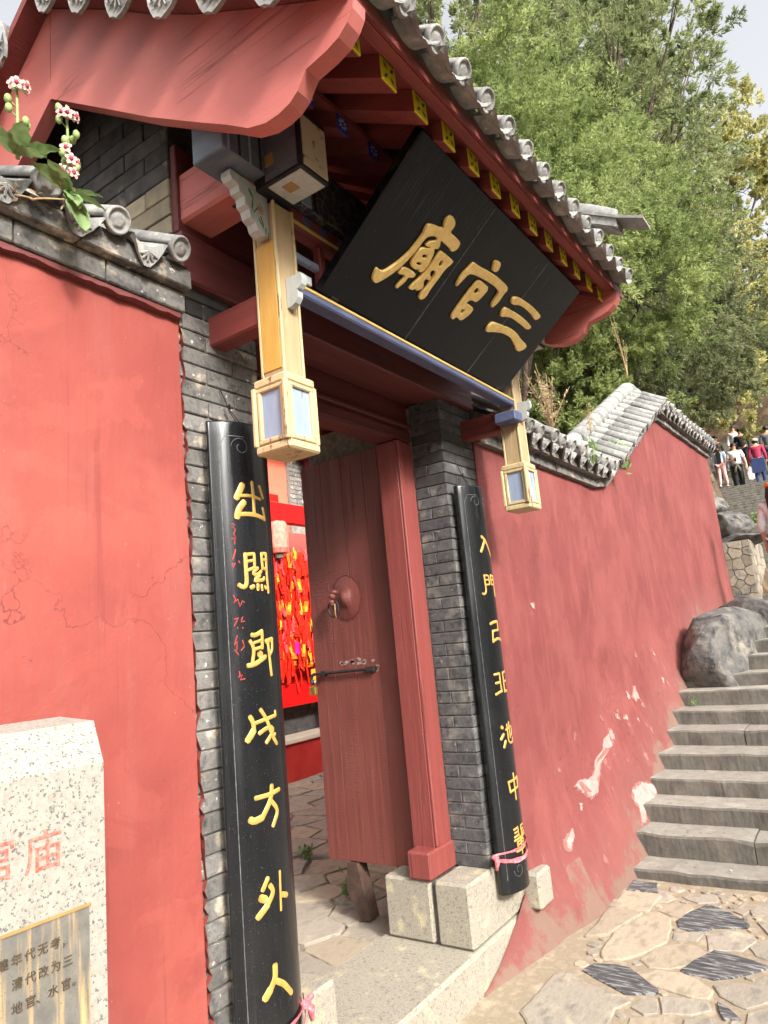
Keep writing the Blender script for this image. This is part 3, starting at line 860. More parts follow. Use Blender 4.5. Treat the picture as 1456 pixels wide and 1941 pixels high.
def drip_tile_mesh(w=0.15, drop=0.075, L=0.25, relief=True, power=1.6):
    """concave pan tile whose front lip turns down in a pointed, scalloped tongue"""
    m = MB()
    n = 11
    xs = [w * (k / (n - 1) - 0.5) for k in range(n)]
    sag = lambda x: -0.030 * (1 - (2 * x / w) ** 2)
    tops = [(x, 0.0, sag(x)) for x in xs]
    back = [(x, L, sag(x)) for x in xs]
    def lip(x):
        u = abs(2 * x / w)
        return sag(x) - drop * (1 - u ** power) - 0.006 * abs(math.sin(u * 9.0))
    low = [(x, -0.022, lip(x)) for x in xs]
    th = 0.014
    v = tops + back + low + [(x, y + 0.004, z - th) for x, y, z in tops] + [(x, y, z - th) for x, y, z in back] + [(x, y + th, z) for x, y, z in low]
    N = n
    f = []
    for k in range(N - 1):
        f += [(k, k + 1, N + k + 1, N + k), (k + 1, k, 2 * N + k, 2 * N + k + 1), (3 * N + k, 4 * N + k, 4 * N + k + 1, 3 * N + k + 1),
              (3 * N + k, 3 * N + k + 1, 5 * N + k + 1, 5 * N + k), (2 * N + k, 5 * N + k, 5 * N + k + 1, 2 * N + k + 1)]
    m.add(v, f)
    if relief:
        c = (0, -0.020, lip(0) * 0.5 + sag(0) * 0.5)
        for a in range(5):
            t = math.pi * (0.15 + 0.7 * a / 4)
            e = (c[0] + 0.045 * math.cos(t) * w / .15, -0.02, c[2] + 0.022 - 0.04 * math.sin(t))
            m.tube([(c[0], -0.018, c[2] + 0.018), e], [0.006, 0.004], 5)
    return m.mesh('drip_tile', 'tile_grey', False)

TILE_EAVE = eave_tile_mesh()
TILE_ROUND = round_tile_mesh()
TILE_DRIP = drip_tile_mesh()

def slope_matrix(loc, pitch, yaw=0.0, roll=0.0, scale=1.0):
    return Matrix.Translation(loc) @ Matrix.Rotation(yaw, 4, 'Z') @ Matrix.Rotation(roll, 4, 'Y') @ Matrix.Rotation(pitch, 4, 'X') @ Matrix.Diagonal((scale, scale, scale, 1))

def red_wall_left():
    R = random.Random(21)
    w = thing('red_wall', 'flat red plaster enclosure wall left of the gate with grey tiled coping', 'wall', (-1.0, 0.2, 0))
    m = MB()
    nx, nz = 90, 40
    xs = np.linspace(-4.0, 1.405, nx)
    zs = np.linspace(-0.1, 2.655, nz)
    v = [(x, -0.014 + 0.006 * fnoise(x * 1.3, z * 1.1, 3), z) for x in xs for z in zs]
    f = [(i * nz + j, (i + 1) * nz + j, (i + 1) * nz + j + 1, i * nz + j + 1) for i in range(nx - 1) for j in range(nz - 1)]
    m.add(v, f)
    m.box(-4.0, 1.398, 0.012, 0.40, -0.1, 2.655)
    # ragged paint lip where the render meets the brick pier
    pts = [(1.411 + R.uniform(-0.010, 0.010), z) for z in np.linspace(0.0, 2.64, 120)]
    v = [(x, -0.020 + R.uniform(-.004, .004), z) for x, z in pts] + [(x + 0.006, 0.006, z) for x, z in pts]
    n = len(pts)
    m.add(v, [(i, i + 1, n + i + 1, n + i) for i in range(n - 1)])
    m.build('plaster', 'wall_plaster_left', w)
    for k in range(3):
        v, f = [], []
        for i, x in enumerate(np.linspace(0.35, 1.40, 60)):
            v += [(x, -0.03, 2.655), (x, -0.036, 2.640 - 0.010 * abs(fnoise(x * 9, k)) ), (x, -0.010, 2.632)]
        if k == 0:
            f = [(i * 3 + j, i * 3 + 3 + j, i * 3 + 4 + j, i * 3 + 1 + j) for i in range(59) for j in range(2)]
            MB().add(v, f).build('paint_lip', 'timber_dark', w)
    x = -4.0
    while x < 1.30:
        L = min(0.27, 1.41 - x)
        x1 = x + L - 0.004 if x + L < 1.36 else 1.415
        MB().box(x, x1, -0.040, 0.1, 2.657, 2.725, 0.004).build('cornice_brick', 'brick_grey', w)
        MB().box(x - 0.10, x1 - 0.10 if x1 < 1.41 else 1.418, -0.072, 0.1, 2.729, 2.792, 0.004).build('cornice_brick', 'brick_grey', w)
        x += 0.27
    MB().prism([(-0.068, 2.793), (-0.068, 2.803), (0.30, 2.985), (0.30, 2.793)], 0, -4, 1.405).build('coping_bed', 'mortar_dark', w)
    pitch = math.radians(26)
    k = 0
    for k in range(18):
        x = 1.338 - 0.212 * k
        j = R.uniform(-.01, .01)
        link('eave_tile', TILE_EAVE, w, slope_matrix((x + j, -0.105, 2.822 + R.uniform(-.006, .006)), pitch, R.uniform(-.10, .10), R.uniform(-.10, .10), 0.74))
        link('round_tile', TILE_ROUND, w, slope_matrix((x + j, 0.08, 2.905), pitch, 0, 0, 0.74))
        if k:
            link('drip_tile', TILE_DRIP, w, slope_matrix((x + 0.106, -0.10, 2.816), pitch, R.uniform(-.08, .08), R.uniform(-.12, .12), 0.80))
    MB().prism([(0.18, 2.92), (0.18, 3.00), (0.24, 3.05), (0.30, 3.05), (0.38, 3.0), (0.38, 2.9)], 0, -4, 1.40).build('coping_ridge', 'tile_grey', w)
    return w
red_wall_left()

def foot(x, z):
    g = stair_line(x) if x > 4.3 else 0.0
    amp = interp(x, [(3.47, 0.07), (3.62, 0.14), (3.95, 0.21), (4.6, 0.20), (7, 0.12), (9, 0.05), (11.4, 0.03)])
    t = max(0.0, 1 - (z - g) / 0.95)
    return -amp * t * t, z - g

PEEL = [[(4.185, 0.595), (4.257, 0.549), (4.37, 0.484), (4.492, 0.497), (4.554, 0.548), (4.687, 0.636), (4.943, 0.71), (4.941, 0.781), (4.831, 0.763), (4.772, 0.705), (4.597, 0.67), (4.493, 0.593), (4.394, 0.588), (4.281, 0.611)], [(4.973, 0.409), (5.163, 0.421), (5.366, 0.36), (5.254, 0.276), (5.064, 0.301), (4.967, 0.205), (4.876, 0.211), (4.952, 0.293), (4.926, 0.361)], [(4.961, 0.799), (5.019, 0.797), (5.008, 0.724), (4.943, 0.735)], [(5.652, 1.019), (5.711, 1.021), (5.714, 0.919), (5.622, 0.91), (5.559, 0.95)], [(3.858, 0.386), (3.989, 0.416), (3.991, 0.378), (3.871, 0.313), (3.845, 0.329)], [(5.147, 0.887), (5.205, 0.88), (5.22, 0.833), (5.152, 0.846)], [(5.307, 0.854), (5.376, 0.834), (5.349, 0.807), (5.283, 0.831)], [(3.941, 1.695), (4.009, 1.685), (3.999, 1.653), (3.962, 1.663)]]

def red_wall_right():
    R = random.Random(22)
    w = thing('red_wall', 'weathered red wall climbing beside the stairs with peeled paint and stepped tile coping', 'wall', (7.4, 0.2, 0.5))
    nx, nz = 170, 44
    wy0 = lambda x, z: -0.012 + foot(x, z)[0] + 0.008 * fnoise(x * 1.1, z * 1.2, 5) + 0.004 * fnoise(x * 4, z * 4, 9)
    xs = np.linspace(3.455, 11.32, nx)
    v, af = [], []
    for x in xs:
        lo = (stair_line(x) if x > 4.3 else 0.0) - 0.25
        hi = cope_z(x) + 0.02
        for j in range(nz):
            z = lo + (hi - lo) * (j / (nz - 1)) ** 1.15
            fy, a = foot(x, z)
            v.append((x, -0.012 + fy + 0.008 * fnoise(x * 1.1, z * 1.2, 5) + 0.004 * fnoise(x * 4, z * 4, 9), z))
            af.append(a)
    f = [(i * nz + j, (i + 1) * nz + j, (i + 1) * nz + j + 1, i * nz + j + 1) for i in range(nx - 1) for j in range(nz - 1)]
    m = MB().add(v, f)
    # body behind the face and the far end
    nb = len(m.v)
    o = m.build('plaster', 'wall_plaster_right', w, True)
    at = o.data.attributes.new('above_foot', 'FLOAT', 'POINT')
    at.data.foreach_set('value', af)
    ez = np.linspace(-0.25, 2.6, 20)
    es = MB().add([(3.455, wy0(3.455, z), z) for z in ez] + [(3.458, 0.06, z) for z in ez], [(i, i + 1, 21 + i, 20 + i) for i in range(19)]).build('plaster', 'wall_plaster_right', w)
    es.data.attributes.new('above_foot', 'FLOAT', 'POINT').data.foreach_set('value', [2.0] * 40)
    prof = [(3.48, -0.2), (11.3, 1.2), (11.3, 3.8), (8.05, 3.72), (5.70, 2.60), (3.48, 2.60)]
    c = MB().prism(prof, 1, 0.03, 0.42).build('wall_core', 'wall_plaster_right', w)
    c.data.attributes.new('above_foot', 'FLOAT', 'POINT').data.foreach_set('value', [2.0] * len(c.data.vertices))
    e = MB().add([(11.32, foot(11.32, z)[0] - 0.012, z) for z in (1.2, 2.0, 2.8, 3.82)] + [(11.32, 0.42, z) for z in (1.2, 2.0, 2.8, 3.82)], [(i, i + 4, i + 5, i + 1) for i in range(3)]).build('plaster', 'wall_plaster_right', w)
    e.data.attributes.new('above_foot', 'FLOAT', 'POINT').data.foreach_set('value', [2.0] * 8)
    v, af2 = [], []
    wy = lambda x, z: -0.012 + foot(x, z)[0] + 0.008 * fnoise(x * 1.1, z * 1.2, 5) + 0.004 * fnoise(x * 4, z * 4, 9)
    for x in np.linspace(2.90, 3.95, 28):
        t = min(1.0, (x - 2.90) / 0.60)
        top = 0.015 + 0.30 * t ** 1.4
        for j in range(8):
            q = j / 7
            z = -0.03 + (top + 0.03) * q
            y = -0.024 - (0.03 + 0.10 * t) * (1 - q) ** 1.5 + 0.003 * fnoise(x * 7, q * 3, 4)
            if x > 3.48:
                k = min(1.0, (x - 3.48) / 0.3)
                y = y * (1 - k) + (wy(x, z) - 0.004) * k + (0.02 * k if j == 7 else 0)
            v.append((x, y, z))
            af2.append(0.10 * q - 0.02)
    ap = MB().add(v, [(i * 8 + j, i * 8 + 8 + j, i * 8 + 9 + j, i * 8 + 1 + j) for i in range(27) for j in range(7)]).build('plaster_apron', 'wall_plaster_right', w, True)
    ap.data.attributes.new('above_foot', 'FLOAT', 'POINT').data.foreach_set('value', af2)
    Y = wy
    def patch(poly, grow, lift, mat):
        ring = []
        cx, cz = sum(p[0] for p in poly) / len(poly), sum(p[1] for p in poly) / len(poly)
        for i in range(len(poly)):
            a, b = poly[i], poly[(i + 1) % len(poly)]
            n_ = max(2, int(math.hypot(b[0] - a[0], b[1] - a[1]) / 0.016))
            for k in range(n_):
                t = k / n_
                x, z = a[0] + (b[0] - a[0]) * t, a[1] + (b[1] - a[1]) * t
                d = math.hypot(x - cx, z - cz) + 1e-6
                g_ = grow + R.uniform(-.011, .011)
                ring.append((x + (x - cx) / d * g_ * 1.6, z + (z - cz) / d * g_))
        n_ = len(ring)
        v = [(x, Y(x, z) + 0.006, z) for x, z in ring] + [(x, Y(x, z) - lift, z) for x, z in ring]
        MB().add(v, [(i, (i + 1) % n_, n_ + (i + 1) % n_, n_ + i) for i in range(n_)] + [tuple(range(n_, 2 * n_))]).build('peeled_patch', mat, w)
    for poly in PEEL:
        patch(poly, 0.004, 0.003, 'peel_edge')
        patch(poly, -0.009, 0.0045, 'peeled')
    for k in range(34):
        x = R.uniform(3.9, 6.6)
        z = stair_line(x) + abs(R.gauss(0.1, .35)) + .12
        r_ = R.uniform(.008, .022)
        patch([(x + r_ * math.cos(t) * 1.3, z + r_ * math.sin(t) * R.uniform(.7, 2)) for t in (0, 1.1, 2.2, 3.3, 4.4, 5.5)], 0, .003, R.choice(['peeled', 'peel_edge', 'peel_edge']))
    # cornice in two projecting courses, following the wall's slope
    def along(s):      # distance along the coping -> x, z, slope
        for a, b in zip(COPE[:-1], COPE[1:]):
            L = math.hypot(b[0] - a[0], b[1] - a[1])
            if s <= L:
                t = s / L
                return a[0] + (b[0] - a[0]) * t, a[1] + (b[1] - a[1]) * t, math.atan2(b[1] - a[1], b[0] - a[0])
            s -= L
        return b[0], b[1], 0.0
    total = sum(math.hypot(b[0] - a[0], b[1] - a[1]) for a, b in zip(COPE[:-1], COPE[1:]))
    def course(y0, dz0, dz1, off):
        s = off
        while s < total - 0.05:
            e = min(s + 0.29, total)
            x0, z0, a0 = along(s + 0.003)
            x1, z1, a1 = along(e - 0.003)
            R_ = R.uniform(-.004, .004)
            m = MB().add([(x, y, z + d) for x, z in ((x0, z0), (x1, z1)) for y in (y0 + R_, 0.1) for d in (dz0, dz1)],
                         [(0, 1, 3, 2), (4, 6, 7, 5), (0, 4, 5, 1), (2, 3, 7, 6), (0, 2, 6, 4), (1, 5, 7, 3)])
            m.build('cornice_brick', 'brick_grey', w)
            s = e
    course(-0.05, 0.0, 0.062, 0.0)
    course(-0.10, 0.066, 0.130, -0.13 + 0.14)
    # tile bed and tiles
    segs = []
    for a, b in zip(COPE[:-1], COPE[1:]):
        m = MB()
        sec = [(-0.09, 0.132), (-0.09, 0.15), (0.21, 0.34), (0.50, 0.15), (0.50, 0.1), (0.0, 0.1)]
        v = [(a[0], y, a[1] + z) for y, z in sec] + [(b[0], y, b[1] + z) for y, z in sec]
        m.add(v, [(i, (i + 1) % 6, 6 + (i + 1) % 6, 6 + i) for i in range(6)] + [tuple(range(6))[::-1], tuple(range(6, 12))])
        m.build('coping_bed', 'mortar', w)
    pitch = math.radians(31)
    s = 0.12
    while s < total - 0.02:
        x, z, a = along(s)
        j = R.uniform(-.015, .015)
        M0 = slope_matrix((x, -0.165 + j, z + 0.165), pitch, R.uniform(-.07, .07), -a + R.uniform(-.08, .08), R.uniform(.82, .92))
        link('eave_tile', TILE_EAVE, w, M0)
        link('round_tile', TILE_ROUND, w, slope_matrix((x, 0.06 + j, z + 0.29), pitch, R.uniform(-.04, .04), -a, 0.9))
        link('round_tile', TILE_ROUND, w, slope_matrix((x, 0.45, z + 0.29), pitch, math.pi, a, 0.97))
        x2, z2, a2 = along(s + 0.09)
        link('drip_tile', TILE_DRIP, w, slope_matrix((x2, -0.15 + R.uniform(-.015, .015), z2 + 0.15), pitch, R.uniform(-.06, .06), -a2 + R.uniform(-.1, .1), R.uniform(.78, .92)))
        s += 0.182
    # ridge of butted round tiles on a mortar course
    for a, b in zip(COPE[:-1], COPE[1:]):
        n = max(1, int(math.hypot(b[0] - a[0], b[1] - a[1]) / 0.26))
        v = [(p[0], y, p[1] + z) for p in (a, b) for y, z in ((0.13, 0.28), (0.14, 0.40), (0.28, 0.40), (0.29, 0.28))]
        MB().add(v, [(0, 1, 5, 4), (1, 2, 6, 5), (2, 3, 7, 6), (0, 3, 2, 1), (4, 5, 6, 7)]).build('ridge_course', 'mortar_dark', w)
        for i in range(n):
            t0, t1 = i / n, (i + 1) / n
            p = Vector((a[0] + (b[0] - a[0]) * t0, 0.21, a[1] + (b[1] - a[1]) * t0 + 0.42))
            q = Vector((a[0] + (b[0] - a[0]) * (t1 - 0.01), 0.21, a[1] + (b[1] - a[1]) * (t1 - 0.01) + 0.42))
            MB().tube([p, p.lerp(q, .1), p.lerp(q, .9), q], [0.078, 0.086, 0.082, 0.078], 12).build('ridge_tile', 'tile_grey', w, True)
    return w
red_wall_right()

# ================================================================== the gatehouse
ROOF = [(-0.95, 3.115), (-0.90, 3.145), (-0.55, 3.345), (-0.33, 3.475), (-0.13, 3.61), (0.08, 3.77), (0.46, 4.03)]   # top of the roof boards, front slope
def roof_z(y, x=1.25):
    """the old roof has settled: its left end sits a few centimetres lower than its right"""
    if y > 0.46:
        y = 0.92 - y
    return interp(y, ROOF) + 0.024 * (x - 1.25)
GX0, GX1 = 1.25, 3.53          # outer faces of the two gable boards

def make_gate():
    R = random.Random(31)
    g = thing('gatehouse', 'tiled gatehouse with red gable boards, grey brick piers and hanging posts', 'gate', (2.44, 0.4, 0.18))

    # ---------------- stone base
    def stone(name, x0, x1, y0, y1, z0, z1, mat, ch=0.012):
        m = MB().box(x0, x1, y0, y1, z0, z1, ch)
        return m.build(name, mat, g)
    stone('threshold_stone', 1.95, 3.62, -0.02, 0.50, -0.06, 0.178, 'granite', 0.014)
    stone('threshold_stone', 1.30, 1.945, -0.022, 0.50, -0.06, 0.176, 'granite', 0.014)
    stone('plinth_block', 2.885, 3.47, -0.008, 0.175, 0.181, 0.452, 'granite')
    stone('plinth_block', 2.885, 3.47, 0.196, 0.455, 0.181, 0.450, 'granite')
    stone('plinth_core', 2.905, 3.45, 0.17, 0.20, 0.181, 0.445, 'mortar_dark', 0)
    stone('plinth_block', 1.41, 1.955, -0.008, 0.175, 0.178, 0.462, 'granite')
    stone('plinth_block', 1.41, 1.955, 0.196, 0.455, 0.178, 0.460, 'granite')
    stone('foot_stone', 3.42, 3.58, -0.100, 0.05, 0.175, 0.345, 'granite', 0.012)

    # ---------------- brick piers
    H = 0.0585
    def brick(parent, x0, x1, y0, y1, z0, z1, mat):
        j = R.uniform(-.0025, .0025)
        MB().box(x0, x1, y0 + j, y1, z0, z1, 0.0035).build('brick', mat, parent)
    pl = MB().box(1.418, 1.764, 0.008, 0.30, 0.462, 2.80).build('brick_pier', 'mortar', g)
    pr = MB().box(3.118, 3.462, 0.008, 0.92, 0.452, 2.78).build('brick_pier', 'mortar', g)
    MB().box(1.418, 1.764, 0.30, 0.92, 0.2, 2.80).build('pier_back', 'brick_dark', g)
    z, k = 0.463, 0
    while z < 2.79:
        z1 = min(z + H - 0.005, 2.80)
        mt = 'brick_grey' if z < 2.45 else ('brick_dark' if R.random() < .5 else 'brick_grey')
        if k % 2:
            brick(pl, 1.411, 1.645, 0.0, 0.1, z, z1, mt)
            brick(pl, 1.650, 1.770, 0.0, 0.15, z, z1, mt)
        else:
            brick(pl, 1.411, 1.526, 0.0, 0.1, z, z1, mt)
            brick(pl, 1.531, 1.770, 0.0, 0.15, z, z1, mt)
        z += H
        k += 1
    z, k = 0.453, 0
    while z < 2.77:
        z1 = min(z + H - 0.004, 2.79)
        mt = 'brick_slate' if z < 2.3 or R.random() < .45 else 'brick_dark'
        if k % 2:
            brick(pr, 3.111, 3.345, 0.0, 0.105, z, z1, mt)
            brick(pr, 3.350, 3.468, 0.0, 0.09, z, z1, mt)
            MB().box(3.111 + R.uniform(-.002, .002), 3.2, 0.109, 0.188, z, z1, 0.0035).build('brick', mt, pr)
        else:
            brick(pr, 3.111, 3.226, 0.0, 0.188, z, z1, mt)
            brick(pr, 3.231, 3.468, 0.0, 0.09, z, z1, mt)
        z += H
        k += 1
    # ---------------- left gable wall, seen above the coping of the red wall
    gp = [(0.02, 2.80)] + [(y, roof_z(y) - 0.06) for y in (0.02, 0.08, 0.27, 0.46, 0.65, 0.84, 0.90)] + [(0.90, 2.80)]
    gw = MB().prism(gp, 0, 1.422, 1.70).build('gable_wall', 'mortar_dark', g)
    MB().prism(gp, 0, 3.18, 3.46).build('gable_wall', 'mortar_dark', g)
    z, k = 2.83, 0
    while z < 3.92:
        z1 = z + 0.066
        y = 0.012
        first = True
        while y < 0.90:
            L = (0.245 if k % 2 else 0.13) if first else 0.26
            first = False
            y1 = min(y + L, 0.905)
            if roof_z(min(max(y, .02), .9)) - 0.05 > z1 and roof_z(min(y1, .9)) - 0.05 > z1 - 0.02 and y1 - y > 0.04:
                pale = (z < 3.16 and y < 0.3 and R.random() < .55)
                MB().box(1.411 + R.uniform(-.002, .002), 1.50, y + 0.003, y1 - 0.001, z, z1, 0.003).build('brick', 'brick_pale' if pale else 'brick_dark', gw)
            y = y1 + 0.002
        z += 0.070
        k += 1
    # ---------------- door frame
    for x0, x1 in ((2.955, 3.112), (1.768, 1.925)):
        po = MB().box(x0, x1, 0.19, 0.315, 0.47, 2.575, 0.006).build('door_post', 'timber_red_z', g)
        fx0 = x0 - 0.085 if x0 > 2.4 else x0 + 0.003
        fx1 = x1 - 0.003 if x0 > 2.4 else x1 - 0.004
        MB().box(fx0, fx1, 0.172, 0.30, 0.452, 0.575, 0.01).build('post_foot', 'timber_red_z', po)
        MB().box(x0 + (0.0 if x0 > 2.4 else 0.115), x0 + (0.042 if x0 > 2.4 else 0.157), 0.176, 0.1905, 0.578, 2.57, 0.004).build('post_moulding', 'timber_red_z', po)
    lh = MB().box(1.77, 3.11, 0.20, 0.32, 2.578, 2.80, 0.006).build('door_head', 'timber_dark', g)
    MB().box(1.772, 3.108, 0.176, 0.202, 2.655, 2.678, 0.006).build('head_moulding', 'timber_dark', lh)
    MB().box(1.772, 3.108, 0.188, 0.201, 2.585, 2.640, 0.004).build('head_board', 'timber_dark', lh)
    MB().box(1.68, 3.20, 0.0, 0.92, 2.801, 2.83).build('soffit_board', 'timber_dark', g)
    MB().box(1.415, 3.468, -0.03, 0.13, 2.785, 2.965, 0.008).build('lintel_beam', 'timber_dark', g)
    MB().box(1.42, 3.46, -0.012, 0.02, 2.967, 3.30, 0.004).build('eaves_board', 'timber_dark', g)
    # ---------------- door leaves, both folded back into the passage
    def leaf(x0, sgn):
        d = MB()
        ys = [0.325, 0.475, 0.628, 0.776, 0.918]
        for a, b in zip(ys[:-1], ys[1:]):
            d.box(x0, x0 + 0.05, a + 0.001, b - 0.001, 0.44, 2.59, 0.0012)
        return d.build('door_leaf', 'door_paint', g)
    dl = leaf(3.035, 1)
    d2 = leaf(1.795, -1)
    # lion-mask ring plate: scalloped disc, domed boss, ring and ears
    def ring_plate(par, x, s, yc=0.72, zc=1.80):
        m = MB()
        N = 44
        v = [(x, yc, zc)]
        prof = [(0.022, 0.040), (0.040, 0.020), (0.060, 0.008), (0.098, 0.006), (0.104, 0.002)]
        v = [(x - s * 0.050, yc, zc)]
        for rr, dd in prof:
            for k in range(N):
                a = 2 * math.pi * k / N
                q = rr * (1 + (0.06 if (k % 2 and rr > .1) else 0))
                v.append((x - s * dd, yc + q * 0.92 * math.cos(a), zc + q * 1.12 * math.sin(a)))
        f = [(0, 1 + k, 1 + (k + 1) % N) for k in range(N)]
        for i in range(len(prof) - 1):
            f += [(1 + i * N + k, 1 + (i + 1) * N + k, 1 + (i + 1) * N + (k + 1) % N, 1 + i * N + (k + 1) % N) for k in range(N)]
        m.add(v, f)
        o = m.build('ring_plate', 'door_paint', par, True)
        rim = [(x - s * .004, yc + .106 * .92 * (1 + .05 * (q % 2)) * math.cos(2 * math.pi * q / 60), zc + .106 * 1.12 * (1 + .05 * (q % 2)) * math.sin(2 * math.pi * q / 60)) for q in range(61)]
        MB().tube(rim, .0017, 5, cap=False).build('plate_rim', 'timber_dark', o)
        e = MB()
        e.ball((x - s * 0.07, yc + 0.045, zc + 0.012), 0.020, 10, 7)
        e.ball((x - s * 0.07, yc + 0.050, zc - 0.020), 0.018, 10, 7)
        e.tube([(x - s * .05, yc + 0.02, zc + .03), (x - s * .075, yc + .03, zc + .035), (x - s * .07, yc + .055, zc + .025)], [.012, .014, .008], 7)
        e.build('lion_mask', 'door_paint', o, True)
        rg = MB()
        pts = [(x - s * 0.066, yc + 0.045 + 0.035 * math.cos(t), zc - 0.055 + 0.045 * math.sin(t)) for t in np.linspace(0, 2 * math.pi, 19)]
        rg.tube(pts, 0.005, 6, cap=False)
        rg.build('pull_ring', 'iron', o, True)
        rp = MB()
        rp.tube([(x - s * .07, yc + .055, zc - .02), (x - s * .078, yc + .045, zc - .035), (x - s * .070, yc + .03, zc - .03), (x - s * .075, yc + .028, zc - .07), (x - s * .068, yc + .03, zc - .105)], 0.004, 5)
        rp.build('tied_cord', 'stem_dry', o, True)
    ring_plate(dl, 3.035, 1, 0.655, 1.80)
    bolt = MB()
    bolt.tube([(3.012, 0.905, 1.402), (3.012, 0.54, 1.412)], 0.008, 8)
    bolt.tube([(3.035, 0.84, 1.404), (3.002, 0.84, 1.404)], 0.016, 8)
    bolt.box(3.008, 3.036, 0.495, 0.552, 1.398, 1.424, 0.002)
    bolt.tube([(3.012, 0.905, 1.402), (3.010, 0.923, 1.395), (3.010, 0.930, 1.37), (3.010, 0.919, 1.352), (3.012, .905, 1.36)], 0.009, 7)
    bolt.build('door_bolt', 'iron', dl)
    ch = MB()
    for k in range(26):
        y, z = 0.64 + R.gauss(0, 0.055), 1.442 + abs(R.gauss(0, .014))
        if R.random() < .25:
            y, z = 0.485 + R.gauss(0, .02), 1.41 + R.gauss(0, .016)
        r = R.uniform(.004, .011)
        n = 6
        ch.add([(3.0335, y + r * 1.6 * math.cos(a) * R.uniform(.6, 1.2), z + r * math.sin(a) * R.uniform(.6, 1.2)) for a in np.linspace(0, 2 * math.pi, n, endpoint=False)], [tuple(range(n))])
    ch.build('chipped_paint', 'peeled', dl)['kind'] = 'stuff'
    MB().box(3.05, 3.075, 0.918, 0.935, 2.40, 2.56, 0.004).build('pivot_lug', 'door_paint', dl)

    # ---------------- cantilever beams, hanging posts
    for cx, side in ((1.585, -1), (3.38, 1)):
        x0, x1 = cx - 0.05, cx + 0.05
        MB().box(cx - 0.040, cx + 0.035, -0.24, 0.05, 2.592, 2.70, 0.006).build('bracket_beam', 'timber_red_y', g)
        MB().box(cx - 0.15 if side < 0 else cx - 0.01, cx - 0.01 if side < 0 else cx + 0.13, -0.31, 0.10, 3.004, 3.19, 0.01).build('cantilever_beam', 'gable_red', g)
        p = MB().box(x0 + .004, x1 - .004, -0.336, -0.244, 2.38, 2.995, 0.010).build('hanging_post', 'bare_wood', g)
        # raised painted field and edge beads
        if side < 0:
            MB().box(x0 + 0.0005, x0 + 0.006, -0.329, -0.251, 2.415, 2.85, 0.002).build('painted_field', 'paint_yellow', p)
        for (bx, by) in ((x0, -0.34), (x1, -0.34), (x0, -0.24), (x1, -0.24)):
            MB().box(bx - (0 if bx == x0 else 0.010), bx + (0.010 if bx == x0 else 0), by - (0 if by < -.3 else .010), by + (.010 if by < -.3 else 0), 2.38, 2.99, 0.002).build('edge_bead', 'paint_cream', p)
        # lantern-shaped drop
        L = MB().box(cx - 0.062, cx + 0.062, -0.352, -0.228, 2.160, 2.372, 0.004).build('lantern_drop', 'paint_white', p)
        for z0, z1, e in ((2.148, 2.176, 0.072), (2.362, 2.392, 0.069)):
            MB().box(cx - e, cx + e, -0.29 - e, -0.29 + e, z0, z1, 0.006).build('lantern_rail', 'paint_cream', p)
        for sx in (-1, 1):
            for sy in (-1, 1):
                MB().box(cx + sx * 0.069 - 0.011, cx + sx * 0.069 + 0.003 if sx > 0 else cx + sx * .069 + .011, -0.29 + sy * 0.069 - 0.011 if sy > 0 else -0.29 + sy * 0.069 - .003, -0.29 + sy * 0.069 + (.003 if sy > 0 else .011), 2.174, 2.364, 0.003).build('lantern_corner', 'paint_cream', p)
        def frame(face):
            m = MB()
            for a0, a1, z0, z1 in ((-.055, .055, 2.178, 2.194), (-.055, .055, 2.346, 2.360), (-.055, -.041, 2.192, 2.348), (.041, .055, 2.192, 2.348)):
                if face == 'x':
                    m.box(cx - 0.0715, cx - 0.058, -0.29 + a0, -0.29 + a1, z0, z1, 0.003)
                else:
                    m.box(cx + a0, cx + a1, -0.3615, -0.348, z0, z1, 0.003)
            m.build('lantern_frame', 'paint_cream', p)
        frame('x')
        frame('y')
        # carved tenon end on the post's face, a double-curved plate
        prof = [(-0.34, 2.655)] + [(-0.34 - 0.052 + 0.004 * math.sin(t * 3), 2.655 + 0.0 * t) for t in (0,)]
        prof = [(-0.338, 2.725), (-0.338, 2.622), (-0.355, 2.622), (-0.372, 2.630), (-0.384, 2.646), (-0.386, 2.662), (-0.380, 2.672), (-0.392, 2.674), (-0.402, 2.684), (-0.406, 2.700), (-0.402, 2.722)]
        MB().prism(prof, 0, cx - 0.012, cx + 0.012).build('tenon_end', 'paint_palegrey', p)
        # carved wing bracket under the beam end
        if side < 0:
            wp = [(x0 + .002, 3.02), (x0 + .002, 2.862), (x0 - .03, 2.858), (x0 - .05, 2.868), (x0 - .058, 2.89), (x0 - .078, 2.900), (x0 - .084, 2.925), (x0 - .100, 2.934), (x0 - .102, 2.962), (x0 - .122, 2.968), (x0 - .126, 2.988), (x0 - .150, 2.994), (x0 - .160, 3.006), (x0 - .158, 3.026)]
        else:
            wp = [(x1 - .002, 3.02), (x1 - .002, 2.862), (x1 + .03, 2.858), (x1 + .058, 2.89), (x1 + .084, 2.925), (x1 + .102, 2.962), (x1 + .126, 2.988), (x1 + .16, 3.006), (x1 + .158, 3.026)][::-1]
        wb = MB().prism(wp, 1, -0.315, -0.275).build('wing_bracket', 'paint_palegrey', p)
